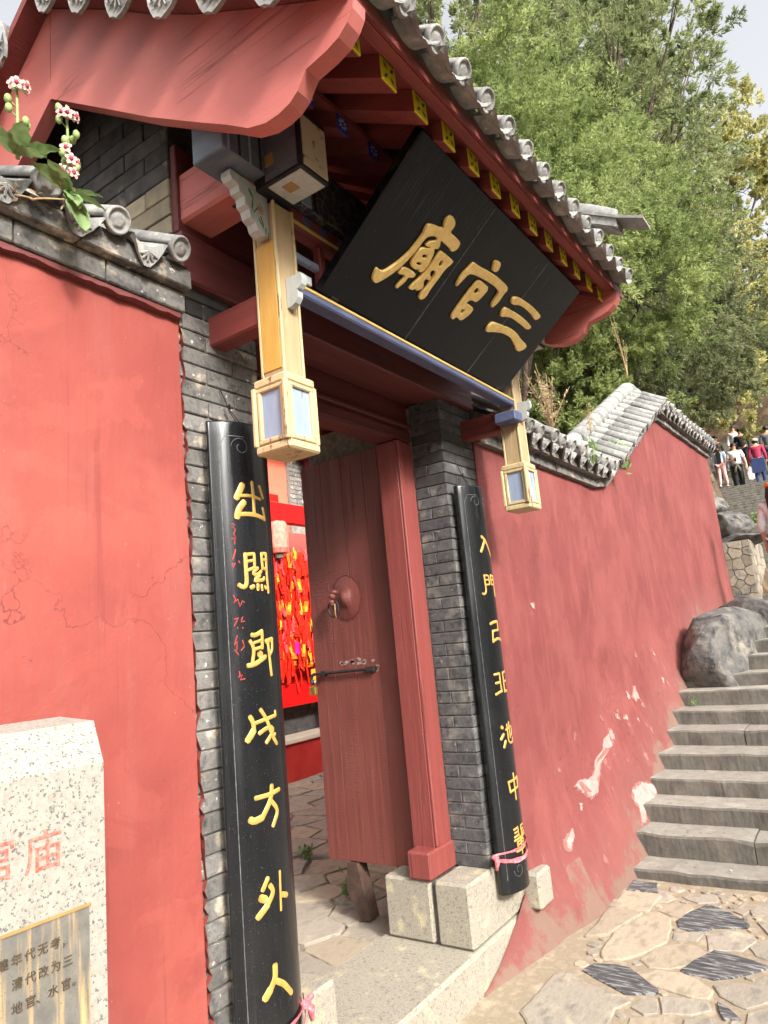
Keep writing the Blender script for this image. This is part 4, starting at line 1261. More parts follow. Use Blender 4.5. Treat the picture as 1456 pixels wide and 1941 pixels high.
        if side < 0:
            bm = MB()
            for k in range(9):
                a0 = (x0 - 0.085 + 0.07 * k / 8 + R.uniform(-.012, .012), 3.00 - 0.12 * k / 8 + R.uniform(-.008, .008))
                t = R.uniform(-2.2, -0.8)
                e = (a0[0] + 0.032 * math.cos(t), a0[1] + 0.032 * math.sin(t))
                bm.tube([(a0[0], -0.3165, a0[1]), (e[0], -0.3165, e[1])], [.0022, .0008], 4)
            bm.build('bamboo_painting', 'leaf_green_paint', wb)
            fm = MB()
            for k in range(7):
                t = k * 0.9
                fm.tube([(x0 - .035, -.3165, 2.945), (x0 - .035 + .018 * math.cos(t), -.3165, 2.945 + .018 * math.sin(t))], [.003, .0015], 4)
            fm.build('flower_painting', 'ochre_paint', wb)
        # painted beam-head block above the post
        bx0, bx1 = (1.487, 1.622) if side < 0 else (3.305, 3.437)
        b = MB().box(bx0, bx1, -0.508, -0.20, 3.002, 3.215, 0.002).build('beam_head', 'paint_black', g)
        for (a0, a1, z0, z1) in ((-0.495, -0.36, 3.014, 3.20),):
            MB().box(bx0 - 0.003, bx0 + 0.002, a0, a1, z0, z1).build('painted_panel', 'paint_bluegrey', b)
            MB().box(bx0 - 0.005, bx0 - 0.001, -0.40, -0.364, 3.06, 3.10).build('ochre_square', 'ochre_paint', b)
        MB().box(bx0 + 0.012, bx1 - 0.006, -0.511, -0.505, 3.014, 3.19).build('landscape_panel', 'landscape_painting', b)
        MB().box(bx0 + 0.010, bx1 - 0.008, -0.497, -0.36, 2.999, 3.004).build('painted_panel', 'paint_palegrey', b)
        MB().box(bx0 + 0.035, bx0 + 0.075, -0.435, -0.395, 2.997, 3.000).build('ochre_square', 'ochre_paint', b)
        # painted end of the eaves purlin carried out to the gable board
        ex0, ex1 = (1.303, 1.485) if side < 0 else (3.44, 3.477)
        q = MB().box(ex0, ex1, -0.365, -0.23, 3.035, 3.24, 0.004).build('purlin_end', 'paint_bluegrey', g)
        for k in range(4):
            xx = ex0 + 0.02 + k * 0.045
            if xx + .01 > ex1:
                break
            MB().box(xx, xx + 0.008, -0.3665, -0.36, 3.04, 3.235).build('painted_band', 'paint_black' if k % 2 else 'paint_white', q)
    # ---------------- tie beams and lattice between the posts
    bb = MB().box(1.635, 3.33, -0.336, -0.275, 2.700, 2.742, 0.006).build('tie_beam', 'paint_blue', g)
    MB().box(1.635, 3.33, -0.340, -0.335, 2.724, 2.736, 0.002).build('gilt_line', 'paint_gilt_line', bb)
    MB().box(1.635, 1.70, -0.345, -0.334, 2.743, 2.775, 0.003).build('plaque_bracket', 'paint_palegrey', bb)
    MB().box(3.24, 3.332, -0.37, -0.25, 2.60, 2.655, 0.006).build('beam_tail', 'paint_blue', bb)
    rr = MB().box(1.635, 3.33, -0.325, -0.265, 2.955, 3.03, 0.008).build('upper_rail', 'timber_red', g)
    MB().box(1.635, 3.33, -0.329, -0.324, 2.965, 2.980, 0.002).build('gilt_line', 'paint_gilt_line', rr)
    for x in (1.70, 1.79, 1.90):
        MB().box(x, x + R.uniform(.03, .06), -0.328, -0.324, 2.985, 3.015, 0.001).build('paint_flake', 'paint_blue', rr)
    for k in range(7):
        x = 1.80 + k * 0.235
        MB().box(x, x + 0.032, -0.308, -0.276, 2.743, 2.954, 0.004).build('lattice_post', 'timber_red_z', g)
        if k < 6:
            MB().box(x + 0.032, x + 0.235, -0.304, -0.280, 2.855, 2.882, 0.004).build('lattice_rail', 'paint_white' if k < 1 else 'timber_red', g)
    MB().box(1.637, 1.80, -0.304, -0.280, 2.855, 2.882, 0.004).build('lattice_rail', 'paint_white', g)
    pb = MB().box(1.622, 3.345, -0.35, -0.24, 3.032, 3.24, 0.006).build('painted_beam', 'beam_painting', g)
    for k, (a, w_) in enumerate(((1.625, 0.03), (1.67, 0.05), (1.735, 0.012))):
        MB().box(a, a + w_, -0.354, -0.348, 3.04, 3.232).build('painted_band', ('paint_bluegrey', 'paint_white', 'paint_black')[k], pb)

    # ---------------- rafters
    def rafter(x, ye, y_in, drop, s, paint, petals):
        za, zb = roof_z(ye, x) - drop, roof_z(y_in, x) - drop
        v = []
        for (y, z) in ((ye, za), (y_in, zb)):
            v += [(x - s, y, z - s), (x + s, y, z - s), (x + s, y, z + s), (x - s, y, z + s)]
        r = MB().add(v, [(3, 2, 1, 0), (4, 5, 6, 7), (0, 1, 5, 4), (1, 2, 6, 5), (2, 3, 7, 6), (3, 0, 4, 7)]).build('rafter', 'timber_red_y', g)
        e = MB().box(x - s * .98, x + s * .98, ye - 0.003, ye + 0.002, za - s * .98, za + s * .98)
        for k in range(petals):
            t = 2 * math.pi * (k + .5) / petals + (0 if petals == 4 else .2)
            c, sn = math.cos(t), math.sin(t)
            L0, L1, wd = (s * .22, s * (1.0 if petals == 4 else .85), s * (.17 if petals == 4 else .13))
            P = lambda a, b: (x + c * a - sn * b, ye - 0.0045, za + sn * a + c * b)
            mid = (L0 + L1) / 2
            e.add([P(L0, 0), P(mid, wd), P(L1, 0), P(mid, -wd)], [(0, 1, 2, 3)], 1)
        e.build('painted_end', paint, r)
    n = 13
    for k in range(n):
        x = 1.345 + k * (3.455 - 1.345) / (n - 1)
        rafter(x, -0.825, -0.30, 0.042, 0.038, ['rafter_yellow', 'leaf_green_paint'], 4)
        if k < n - 1:
            rafter(x + 0.15, -0.545, 0.30, 0.125, 0.029, ['rafter_blue', 'petal_white'], 8)
    # boards over the lower rafters and the long fascia
    MB().add([(x, y, roof_z(y, x) - d) for x in (1.31, 3.47) for y, d in ((-0.55, 0.072), (-0.33, 0.072), (0.0, 0.075), (0.0, 0.095), (-.33, .092), (-.55, .092))],
             [(0, 1, 7, 6), (1, 2, 8, 7), (3, 4, 10, 9), (4, 5, 11, 10), (5, 0, 6, 11), (2, 3, 9, 8)]).build('eaves_board', 'timber_red', g)

    # ---------------- gable boards
    low = [(-0.335, 3.095), (-0.10, 3.245), (0.15, 3.42), (0.46, 3.635)]
    front = [(-0.905, 3.140), (-0.900, 3.110), (-0.880, 3.080), (-0.850, 3.055), (-0.810, 3.042), (-0.770, 3.035), (-0.738, 3.030), (-0.724, 3.012), (-0.705, 2.985), (-0.675, 2.965), (-0.635, 2.955), (-0.585, 2.955), (-0.52, 2.975), (-0.44, 3.030)]
    poly = [(y, z) for y, z in ROOF[1:]][::-1] + front + low
    top = [(0.46, roof_z(0.46) - .004)] + [(y, roof_z(y) - .004) for y in (0.27, 0.08, -0.13, -0.33, -0.55, -0.75)]
    half = top + front + low
    rear = [(0.922 - y, z) for y, z in half][::-1]
    for x0, x1 in ((GX0, GX0 + 0.052), (GX1 - 0.052, GX1)):
        MB().prism([(y - 0.001, z + 0.024 * (x0 - 1.25)) for y, z in half], 0, x0, x1).build('gable_board', 'gable_red', g)
        MB().prism([(y + 0.001, z + 0.024 * (x0 - 1.25)) for y, z in rear], 0, x0, x1).build('gable_board', 'gable_red', g)
    # ---------------- roof deck
    ys = [-0.90, -0.75, -0.55, -0.33, -0.13, 0.08, 0.27, 0.46, 0.65, 0.84, 1.05, 1.25, 1.47, 1.67, 1.82]
    d = MB()
    tv = [(x, y, roof_z(y, x) + t) for y in ys for x in (1.17, 3.61) for t in (0.0, 0.045)]
    f = []
    for i in range(len(ys) - 1):
        a, b = i * 4, i * 4 + 4
        f += [(a, b, b + 2, a + 2), (a + 1, a + 3, b + 3, b + 1), (a, a + 1, b + 1, b), (a + 2, b + 2, b + 3, a + 3)]
    L = (len(ys) - 1) * 4
    f += [(0, 2, 3, 1), (L, L + 1, L + 3, L + 2)]
    d.add(tv, f)
    roof = d.build('roof', 'timber_red', g)
    MB().add([(x, y, z + .024 * (x - 1.25)) for x in (1.303, 3.477) for y, z in ((-.885, 3.150), (-.845, 3.158), (-.845, 3.195), (-.885, 3.19))], [(0, 1, 5, 4), (1, 2, 6, 5), (2, 3, 7, 6), (3, 0, 4, 7), (0, 3, 2, 1), (4, 5, 6, 7)]).build('eave_fascia', 'timber_red', g)
    # bedding mortar above the deck
    bd = MB()
    tv = [(x, y, roof_z(y, x) + 0.046 + (t if -0.93 < y < 1.85 else t * .6)) for y in ys for x in (1.20, 3.58) for t in (0.0, 0.06)]
    bd.add(tv, f)
    bd.build('roof_bedding', 'mortar_dark', roof)
    # ---------------- roof tiles
    TILE_PLATE = drip_tile_mesh(0.158, 0.022, 0.28, False, 2.2)
    N = 15
    sp = (3.54 - 1.26) / (N - 1)
    for k in range(N):
        x = 1.26 + k * sp
        for side in (0, 1):
            y = -0.955
            i = 0
            while y < 0.40:
                z0, z1 = roof_z(max(y, -.95), x), roof_z(max(y, -.95) + 0.25, x)
                pt = math.atan2(z1 - z0, 0.25)
                yy = y if side == 0 else 0.92 - y
                jit = R.uniform(-.03, .03)
                M0 = slope_matrix((x, yy, z0 + 0.112 + R.uniform(-.005, .005)), pt, (0 if side == 0 else math.pi) + jit, R.uniform(-.12, .12) if i == 0 else 0, R.uniform(.66, .74) if i == 0 else .72)
                if side == 0 or i == 0:
                    link('eave_tile' if i == 0 else 'round_tile', TILE_EAVE if i == 0 else TILE_ROUND, roof, M0)
                y += 0.27 * math.cos(pt)
                i += 1
            if k < N - 1:
                M1 = slope_matrix((x + sp / 2, -0.965 if side == 0 else 1.885, roof_z(-.95, x) + 0.094 + R.uniform(-.004, .004)), math.radians(20), (0 if side == 0 else math.pi) + R.uniform(-.08, .08), R.uniform(-.10, .10), R.uniform(.78, .9))
                link('drip_tile', TILE_PLATE, roof, M1)
    # gable-edge tiles: broad drip tiles facing sideways, small covers between
    BIG = drip_tile_mesh(0.200, 0.085, 0.2, True, 2.6)
    for sx, x in ((-1, 1.150), (1, 3.63)):
        yw = math.pi / 2 if sx > 0 else -math.pi / 2
        for k in range(13):
            y = -0.76 + 0.2067 * k
            if abs(y - .46) < .08:
                continue
            dz = (roof_z(y + .05) - roof_z(y - .05)) / .1
            a = math.atan(dz)
            Mx = Matrix.Translation((x, y, roof_z(y, x) + 0.052)) @ Matrix.Rotation(a, 4, 'X') @ Matrix.Rotation(yw, 4, 'Z') @ Matrix.Rotation(math.radians(10) , 4, 'X')
            link('drip_tile', BIG, roof, Mx)
            My = Matrix.Translation((x - sx * 0.01, y + 0.103, roof_z(y + .103, x) + 0.085)) @ Matrix.Rotation(a, 4, 'X') @ Matrix.Rotation(yw, 4, 'Z') @ Matrix.Rotation(math.radians(8), 4, 'X')
            link('eave_tile', TILE_EAVE, roof, My)
    # ---------------- ridges: main ridge and the two descending gable ridges
    MB().box(1.2, 3.58, 0.38, 0.54, 4.10, 4.34, 0.01).build('ridge', 'tile_grey', roof)
    MB().tube([(1.1, .46, 4.38), (3.7, .46, 4.40)], 0.07, 10).build('ridge_cap', 'tile_grey', roof, True)
    for x in (1.30, 3.49):
        def strip(w, h0, h1, ya, yb, name, mat, up=0.0):
            n_ = 12
            v = []
            for i in range(n_ + 1):
                y = ya + (yb - ya) * i / n_
                lift = up * max(0, 1 - (y - ya) / 0.14) ** 2
                for (dx, h) in ((-w, h0), (w, h0), (w, h1), (-w, h1)):
                    v.append((x + dx, y, roof_z(max(y, -0.95), x) - (max(0, -0.95 - y) * .62) + h + lift))
            ff = []
            for i in range(n_):
                a, b = 4 * i, 4 * i + 4
                ff += [(a + j, a + (j + 1) % 4, b + (j + 1) % 4, b + j) for j in range(4)]
            ff += [(3, 2, 1, 0), tuple(4 * n_ + j for j in range(4))]
            MB().add(v, ff).build(name, mat, roof)
        strip(0.055, 0.10, 0.262, -0.80, 0.40, 'gable_ridge', 'tile_grey')
        strip(0.066, 0.263, 0.300, -0.86, 0.40, 'ridge_moulding', 'tile_grey')
        strip(0.045, 0.301, 0.352, -0.80, 0.40, 'gable_ridge', 'tile_grey')
        strip(0.060, 0.353, 0.398, -0.97, 0.40, 'ridge_moulding', 'tile_grey')
        strip(0.070, 0.399, 0.415, -1.10, 0.40, 'ridge_plate', 'tile_grey', 0.018)
        pts = [(x, y, roof_z(y, x) + 0.425) for y in np.linspace(-0.95, 0.40, 12)]
        MB().tube(pts, [0.045] + [0.055] * 11, 10).build('ridge_cap', 'tile_grey', roof, True)
    return g
GATE = make_gate()

PLAQUE_GLYPHS = {'miao':[[(-0.4036,0.4716),(-0.3846,0.4736),(-0.3589,0.4637),(-0.3501,0.4498),(-0.3532,0.4254),(-0.3128,0.4262),(-0.2683,0.4222),(-0.2605,0.4068),(-0.2644,0.3891),(-0.2807,0.3747),(-0.2952,0.3797),(-0.3368,0.3823),(-0.3711,0.3826),(-0.36,0.37),(-0.3546,0.3539),(-0.3758,0.3448),(-0.3619,0.335),(-0.3496,0.2872),(-0.3539,0.2584),(-0.3697,0.2445),(-0.3836,0.2549),(-0.3961,0.2453),(-0.4219,0.2458),(-0.4382,0.2541),(-0.4433,0.2703),(-0.4417,0.3168),(-0.429,0.3257),(-0.3976,0.3365),(-0.4005,0.3413),(-0.4206,0.3341),(-0.4274,0.3401),(-0.4195,0.3581),(-0.3909,0.3715),(-0.3938,0.3817),(-0.4103,0.3815),(-0.4376,0.3694),(-0.449,0.3526),(-0.4533,0.3023),(-0.4643,0.2486),(-0.4863,0.196),(-0.5137,0.1534),(-0.5343,0.1278),(-0.5539,0.1271),(-0.5695,0.1387),(-0.5778,0.1771),(-0.556,0.1732),(-0.5317,0.1808),(-0.5003,0.2326),(-0.4796,0.2812),(-0.473,0.3294),(-0.4707,0.3632),(-0.4772,0.3778),(-0.4793,0.3974),(-0.4599,0.4069),(-0.3925,0.4202),(-0.4095,0.4389),(-0.4118,0.4541)],[(-0.4115,0.3031),(-0.3939,0.3127),(-0.3824,0.307),(-0.3876,0.2978),(-0.4063,0.2962)],[(-0.4158,0.2703),(-0.3925,0.2791),(-0.3861,0.271),(-0.3953,0.2654),(-0.4118,0.2643)],[(-0.4654,0.2267),(-0.4309,0.2357),(-0.3823,0.2349),(-0.3781,0.2241),(-0.3873,0.2138),(-0.4069,0.2085),(-0.4079,0.1859),(-0.4249,0.1502),(-0.4329,0.1533),(-0.4307,0.1794),(-0.4245,0.2041),(-0.4353,0.2073),(-0.466,0.1971),(-0.4682,0.2131)],[(-0.3352,0.3535),(-0.3163,0.3559),(-0.2387,0.3542),(-0.2372,0.3436),(-0.2519,0.311),(-0.2533,0.2647),(-0.2572,0.2201),(-0.2524,0.182),(-0.2696,0.1633),(-0.2878,0.1676),(-0.2925,0.1889),(-0.2835,0.2288),(-0.2857,0.2736),(-0.2938,0.283),(-0.3096,0.2826),(-0.319,0.272),(-0.3086,0.2605),(-0.2939,0.2571),(-0.296,0.2399),(-0.3155,0.2429),(-0.3201,0.228),(-0.301,0.2133),(-0.3062,0.1964),(-0.3229,0.1829),(-0.3363,0.1904),(-0.3433,0.1777),(-0.3659,0.1748),(-0.3671,0.1807),(-0.3569,0.214),(-0.3399,0.2693),(-0.3368,0.2993),(-0.3386,0.3425)],[(-0.3062,0.3288),(-0.2912,0.3323),(-0.2815,0.3078),(-0.3016,0.3085)]],'guan':[[(-0.0034,0.4605),(0.0214,0.4647),(0.0356,0.4572),(0.0451,0.4334),(0.0341,0.4217),(0.0112,0.4186),(-0.0064,0.4386),(-0.0114,0.4518)],[(-0.12,0.3982),(-0.0693,0.4005),(0.016,0.4103),(0.0804,0.4134),(0.1709,0.4103),(0.1886,0.3956),(0.183,0.3766),(0.1865,0.3333),(0.1724,0.2997),(0.1528,0.3087),(0.1481,0.3402),(0.1435,0.3714),(0.0963,0.3772),(0.0082,0.372),(-0.0812,0.3613),(-0.1106,0.3502),(-0.1187,0.3179),(-0.1273,0.2836),(-0.1376,0.2895),(-0.1435,0.3377),(-0.1329,0.3725),(-0.1285,0.3928)],[(-0.0253,0.3577),(-0.0027,0.3603),(0.0676,0.358),(0.0592,0.3041),(0.0468,0.2782),(0.0151,0.2773),(-0.0004,0.2693),(-0.0089,0.2533),(0.0105,0.2557),(0.0616,0.2542),(0.0627,0.2253),(0.0378,0.1807),(0.0028,0.1857),(-0.0115,0.1821),(-0.0158,0.1677),(-0.0354,0.1711),(-0.0392,0.1894),(-0.0412,0.2564),(-0.0379,0.328),(-0.0348,0.3502)],[(-0.009,0.3331),(0.0166,0.3261),(0.0111,0.3079),(-0.0133,0.3067)],[(-0.0017,0.2275),(0.0126,0.2313),(0.0133,0.208),(-0.003,0.2107),(-0.0072,0.2217)]],'san':[[(0.2743,0.3989),(0.313,0.407),(0.4255,0.4132),(0.4988,0.4101),(0.557,0.4041),(0.5415,0.3756),(0.5171,0.3745),(0.4539,0.3846),(0.372,0.3842),(0.3309,0.3796),(0.2917,0.364),(0.2679,0.3697),(0.2598,0.3855)],[(0.2625,0.3371),(0.3157,0.3426),(0.4111,0.3481),(0.4897,0.3457),(0.548,0.3388),(0.529,0.3151),(0.4579,0.3175),(0.3613,0.3171),(0.3221,0.3119),(0.2717,0.2914),(0.2571,0.3043),(0.2552,0.3265)],[(0.2514,0.2558),(0.3128,0.2652),(0.4043,0.2773),(0.4605,0.2777),(0.539,0.2645),(0.6177,0.2583),(0.6224,0.2384),(0.5822,0.2053),(0.509,0.2287),(0.446,0.2437),(0.3657,0.239),(0.3049,0.2228),(0.2437,0.2004),(0.2364,0.2192),(0.2392,0.2435)]]}
COUPLET_GLYPHS = {'chu':[(0.021,[(-0.0466,2.0879),(-0.0695,2.0437)]),(0.011,[(-0.0557,2.0517),(-0.019,2.0544),(0.0258,2.0466)]),(0.013,[(-0.0087,2.1003),(-0.0062,2.0601),(-0.0058,1.9928)]),(0.013,[(0.0249,2.0918),(0.0418,2.0534)]),(0.021,[(-0.0442,2.0309),(-0.0662,2.0064),(-0.0709,1.9808)]),(0.014,[(-0.0649,1.9905),(-0.0284,1.9932),(0.0074,1.9908),(0.046,1.9821)]),(0.012,[(0.038,2.0196),(0.0451,1.982)])],'guan':[(0.014,[(-0.0501,1.8633),(-0.0506,1.8196),(-0.0497,1.7783),(-0.0522,1.7578),(-0.0624,1.753),(-0.0777,1.7659)]),(0.011,[(-0.0503,1.8602),(-0.017,1.8639)]),(0.011,[(-0.017,1.8639),(-0.0177,1.8198)]),(0.01,[(-0.0471,1.8383),(-0.0173,1.8429)]),(0.011,[(-0.0478,1.8093),(-0.0163,1.8198)]),(0.012,[(0.0152,1.8665),(0.0171,1.8166)]),(0.011,[(0.0151,1.8654),(0.0398,1.8671)]),(0.012,[(0.0398,1.8671),(0.0376,1.8005),(0.0411,1.7412)]),(0.01,[(0.0173,1.8463),(0.0381,1.8455)]),(0.011,[(0.0172,1.8177),(0.0378,1.8155)]),(0.012,[(-0.0056,1.8179),(-0.0319,1.7988),(-0.009,1.7927),(0.0099,1.8079)]),(0.012,[(0.0027,1.795),(-0.0299,1.7739),(-0.0016,1.7792),(0.027,1.7789),(0.0226,1.7872)]),(0.014,[(-0.0259,1.7594),(-0.0368,1.755)]),(0.012,[(-0.0083,1.7656),(-0.0097,1.7489)]),(0.01,[(0.0075,1.7636),(0.0091,1.748)]),(0.011,[(0.0234,1.7608),(0.028,1.7535)])],'ji':[(0.014,[(-0.0445,1.6084),(-0.0355,1.6028),(-0.0033,1.6182)]),(0.012,[(-0.0033,1.6182),(-0.0039,1.5938),(-0.0063,1.5657)]),(0.012,[(-0.0513,1.5909),(-0.0394,1.58),(-0.0387,1.556),(-0.0467,1.5229)]),(0.01,[(-0.0368,1.5838),(-0.0071,1.59)]),(0.011,[(-0.0358,1.5637),(-0.0059,1.5697)]),(0.022,[(-0.0182,1.5504),(-0.0135,1.543)]),(0.015,[(-0.0625,1.5166),(-0.0484,1.5132),(-0.0239,1.5249),(0.0058,1.5386)]),(0.015,[(0.01,1.585),(0.0215,1.5869),(0.0445,1.5918)]),(0.012,[(0.0208,1.5804),(0.024,1.5455),(0.0294,1.4803)]),(0.011,[(0.0445,1.5918),(0.0424,1.5486),(0.0273,1.5433)])],'cheng':[(0.014,[(-0.0654,1.3656),(-0.0527,1.3447),(-0.0552,1.3241)]),(0.02,[(-0.0552,1.3241),(-0.0637,1.3082),(-0.0768,1.2969)]),(0.012,[(-0.0506,1.3435),(-0.0117,1.3504),(0.0373,1.3554)]),(0.01,[(0.0373,1.3554),(0.0363,1.3694)]),(0.013,[(-0.0283,1.3818),(-0.0111,1.3581),(0.0056,1.3245),(0.0124,1.3001),(0.0348,1.2711)]),(0.013,[(-0.0369,1.3117),(-0.0085,1.3247),(0.0246,1.3236),(0.0215,1.3104),(-0.0121,1.2809)]),(0.01,[(0.0291,1.3014),(0.0234,1.2964)])],'fang':[(0.016,[(-0.0007,1.1545),(-0.0068,1.1164),(-0.0419,1.0726)]),(0.02,[(-0.0419,1.0726),(-0.0763,1.0635),(-0.0817,1.0737)]),(0.014,[(-0.0619,1.13),(-0.0187,1.1303),(0.0323,1.136)]),(0.014,[(-0.0048,1.1085),(0.0224,1.0795),(-0.0053,1.0398)])],'wai':[(0.014,[(-0.0361,0.9029),(-0.0556,0.8746)]),(0.015,[(-0.0308,0.8818),(-0.0153,0.8629),(-0.0413,0.8318)]),(0.019,[(-0.0413,0.8318),(-0.0743,0.8063)]),(0.022,[(-0.0631,0.8555),(-0.0481,0.8479)]),(0.008,[(0.0108,0.9088),(0.0085,0.8552),(0.0061,0.8023)]),(0.016,[(0.015,0.8423),(0.0388,0.8335)])],'ren':[(0.018,[(-0.0288,0.6679),(-0.0292,0.6339),(-0.0486,0.6105)]),(0.022,[(-0.0486,0.6105),(-0.0663,0.593)]),(0.017,[(-0.0297,0.6272),(-0.0014,0.6092),(0.0314,0.5709)])],'sig':[(0.003,[(-0.09,1.959),(-0.0798,1.9569),(-0.0864,1.9487),(-0.0787,1.9404),(-0.0856,1.9261),(-0.0781,1.9138),(-0.0945,1.912),(-0.0824,1.9097),(-0.0833,1.8934)]),(0.004,[(-0.0822,1.8771),(-0.0849,1.865),(-0.0919,1.847)]),(0.003,[(-0.0927,1.833),(-0.0845,1.8347),(-0.0934,1.8189),(-0.0948,1.831)]),(0.003,[(-0.0739,1.8405),(-0.0709,1.8343)]),(0.003,[(-0.096,1.7333),(-0.0907,1.7211),(-0.0972,1.7097),(-0.0827,1.7207),(-0.0779,1.6967),(-0.0685,1.716),(-0.0625,1.7097)]),(0.003,[(-0.0959,1.6605),(-0.0838,1.6636),(-0.0903,1.6543),(-0.099,1.6393)]),(0.003,[(-0.0715,1.6648),(-0.0765,1.6494),(-0.066,1.6526)]),(0.003,[(-0.0894,1.6347),(-0.0876,1.6318)]),(0.003,[(-0.0733,1.6335),(-0.0715,1.6302)]),(0.003,[(-0.0908,1.6095),(-0.1021,1.5815),(-0.0918,1.5921),(-0.0952,1.5654),(-0.1027,1.57),(-0.09,1.5515)]),(0.003,[(-0.0756,1.5947),(-0.0706,1.5749),(-0.0814,1.5642)]),(0.0035,[(-0.0903,1.5017),(-0.089,1.488),(-0.0942,1.4847),(-0.0818,1.4911),(-0.0887,1.4763),(-0.0743,1.4786)])]}
# ================================================================== plaque
PL_A = Vector((2.5065, -0.32, 2.757))
PL_V = Vector((0, -0.47, 0.386)).normalized()
PL_N = Vector((1, 0, 0)).cross(PL_V).normalized()          # out of the face, down and towards the street
if PL_N.y > 0:
    PL_N = -PL_N
PL_M = Matrix(((1, 0, PL_N.x, PL_A.x), (0, PL_V.y, PL_N.y, PL_A.y), (0, PL_V.z, PL_N.z, PL_A.z), (0, 0, 0, 1)))

def curve_relief(name, loops, depth, bevel, mat_name):
    cu = bpy.data.curves.new(name, 'CURVE')
    cu.dimensions = '2D'
    cu.fill_mode = 'BOTH'
    cu.extrude = depth
    cu.bevel_depth = bevel
    cu.bevel_resolution = 2
    cu.offset = -bevel
    for lp in loops:
        sp = cu.splines.new('POLY')
        sp.points.add(len(lp) - 1)
        for p, q in zip(sp.points, lp):
            p.co = (q[0], q[1], 0, 1)
        sp.use_cyclic_u = True
    return curve_to_mesh(cu, name, mat_name)

def curve_to_mesh(cu, name, mat_name):
    o = bpy.data.objects.new(name, cu)
    COL.objects.link(o)
    dg = bpy.context.evaluated_depsgraph_get()
    me = bpy.data.meshes.new_from_object(o.evaluated_get(dg))
    bpy.data.objects.remove(o)
    bpy.data.curves.remove(cu)
    me.name = name
    me.materials.clear()
    me.materials.append(MATS[mat_name])
    return me

def smooth_loop(lp):
    """one Chaikin pass so that traced corners read as brushwork"""
    out = []
    for i in range(len(lp)):
        a, b = lp[i], lp[(i + 1) % len(lp)]
        out.append((a[0] * .78 + b[0] * .22, a[1] * .78 + b[1] * .22))
        out.append((a[0] * .22 + b[0] * .78, a[1] * .22 + b[1] * .78))
    return out

def make_plaque():
    root = thing('name_plaque', 'black lacquered board with three gold characters leaning out under the eaves', 'plaque', tuple(PL_A))
    b = MB().box(-0.735, 0.735, -0.004, 0.612, -0.045, 0.0, 0.006)
    me = b.mesh('board', 'plaque_lacquer')
    link('board', me, root, PL_M)
    for k in ('miao', 'guan', 'san'):
        me = curve_relief('character', [smooth_loop(l) for l in PLAQUE_GLYPHS[k]], 0.004, 0.0025, 'plaque_gold')
        link('character', me, root, PL_M @ Matrix.Translation((0, 0, 0.0055)))
    seam = MB().box(-0.20, -0.197, 0.0, 0.60, -0.0005, 0.0012).box(0.335, 0.338, 0.0, 0.60, -0.0005, 0.0012).mesh('board_seam', 'pale_line')
    link('board_seam', seam, root, PL_M)
    for x in (-0.66, 0.66):
        link('hanger', MB().box(x - .02, x + .02, -0.03, 0.01, -0.07, 0.004, .002).mesh('hanger', 'iron'), root, PL_M)
make_plaque()

# ================================================================== couplet boards
RC = 0.175
YC = 0.065
def on_board(xc, u, z, lift):
    th = u / RC
    return (xc + (RC + lift) * math.sin(th), YC - (RC + lift) * math.cos(th), z)

def stroke(m, xc, pts, w, h, lift0=0.0):
    """raised rounded brush stroke on the bowed face of the board"""
    P = [Vector((p[0], p[1])) for p in pts]
    Q = [P[0]]
    for a, b in zip(P[:-1], P[1:]):
        n = max(1, int((b - a).length / 0.010))
        Q += [a.lerp(b, (i + 1) / n) for i in range(n)]
    for _ in range(2 if w > 0.006 else 0):
        Q = [Q[0]] + [(Q[i - 1] + Q[i] * 2 + Q[i + 1]) / 4 for i in range(1, len(Q) - 1)] + [Q[-1]]
    n = len(Q)
    prof = [(-0.5, 0), (-0.40, 0.65), (-0.15, 1.0), (0.15, 1.0), (0.40, 0.65), (0.5, 0)]
    v, f = [], []
    d0, d1 = (Q[1] - Q[0]).normalized(), (Q[-1] - Q[-2]).normalized()
    Q = [Q[0] - d0 * w * .32] + Q + [Q[-1] + d1 * w * .32]
    n = len(Q)
    for i, q in enumerate(Q):
        d = (Q[min(i + 1, n - 1)] - Q[max(i - 1, 0)]).normalized()
        s = Vector((-d.y, d.x))
        e = 0.55 if i in (0, n - 1) else 1.0
        for a, hh in prof:
            p = q + s * (a * w * e)
            v.append(on_board(xc, p.x, p.y, lift0 + h * hh * e))
    k = len(prof)
    for i in range(n - 1):
        f += [(i * k + j, i * k + j + 1, (i + 1) * k + j + 1, (i + 1) * k + j) for j in range(k - 1)]
    f += [tuple(range(k)), tuple((n - 1) * k + j for j in range(k))[::-1]]
    m.add(v, f)

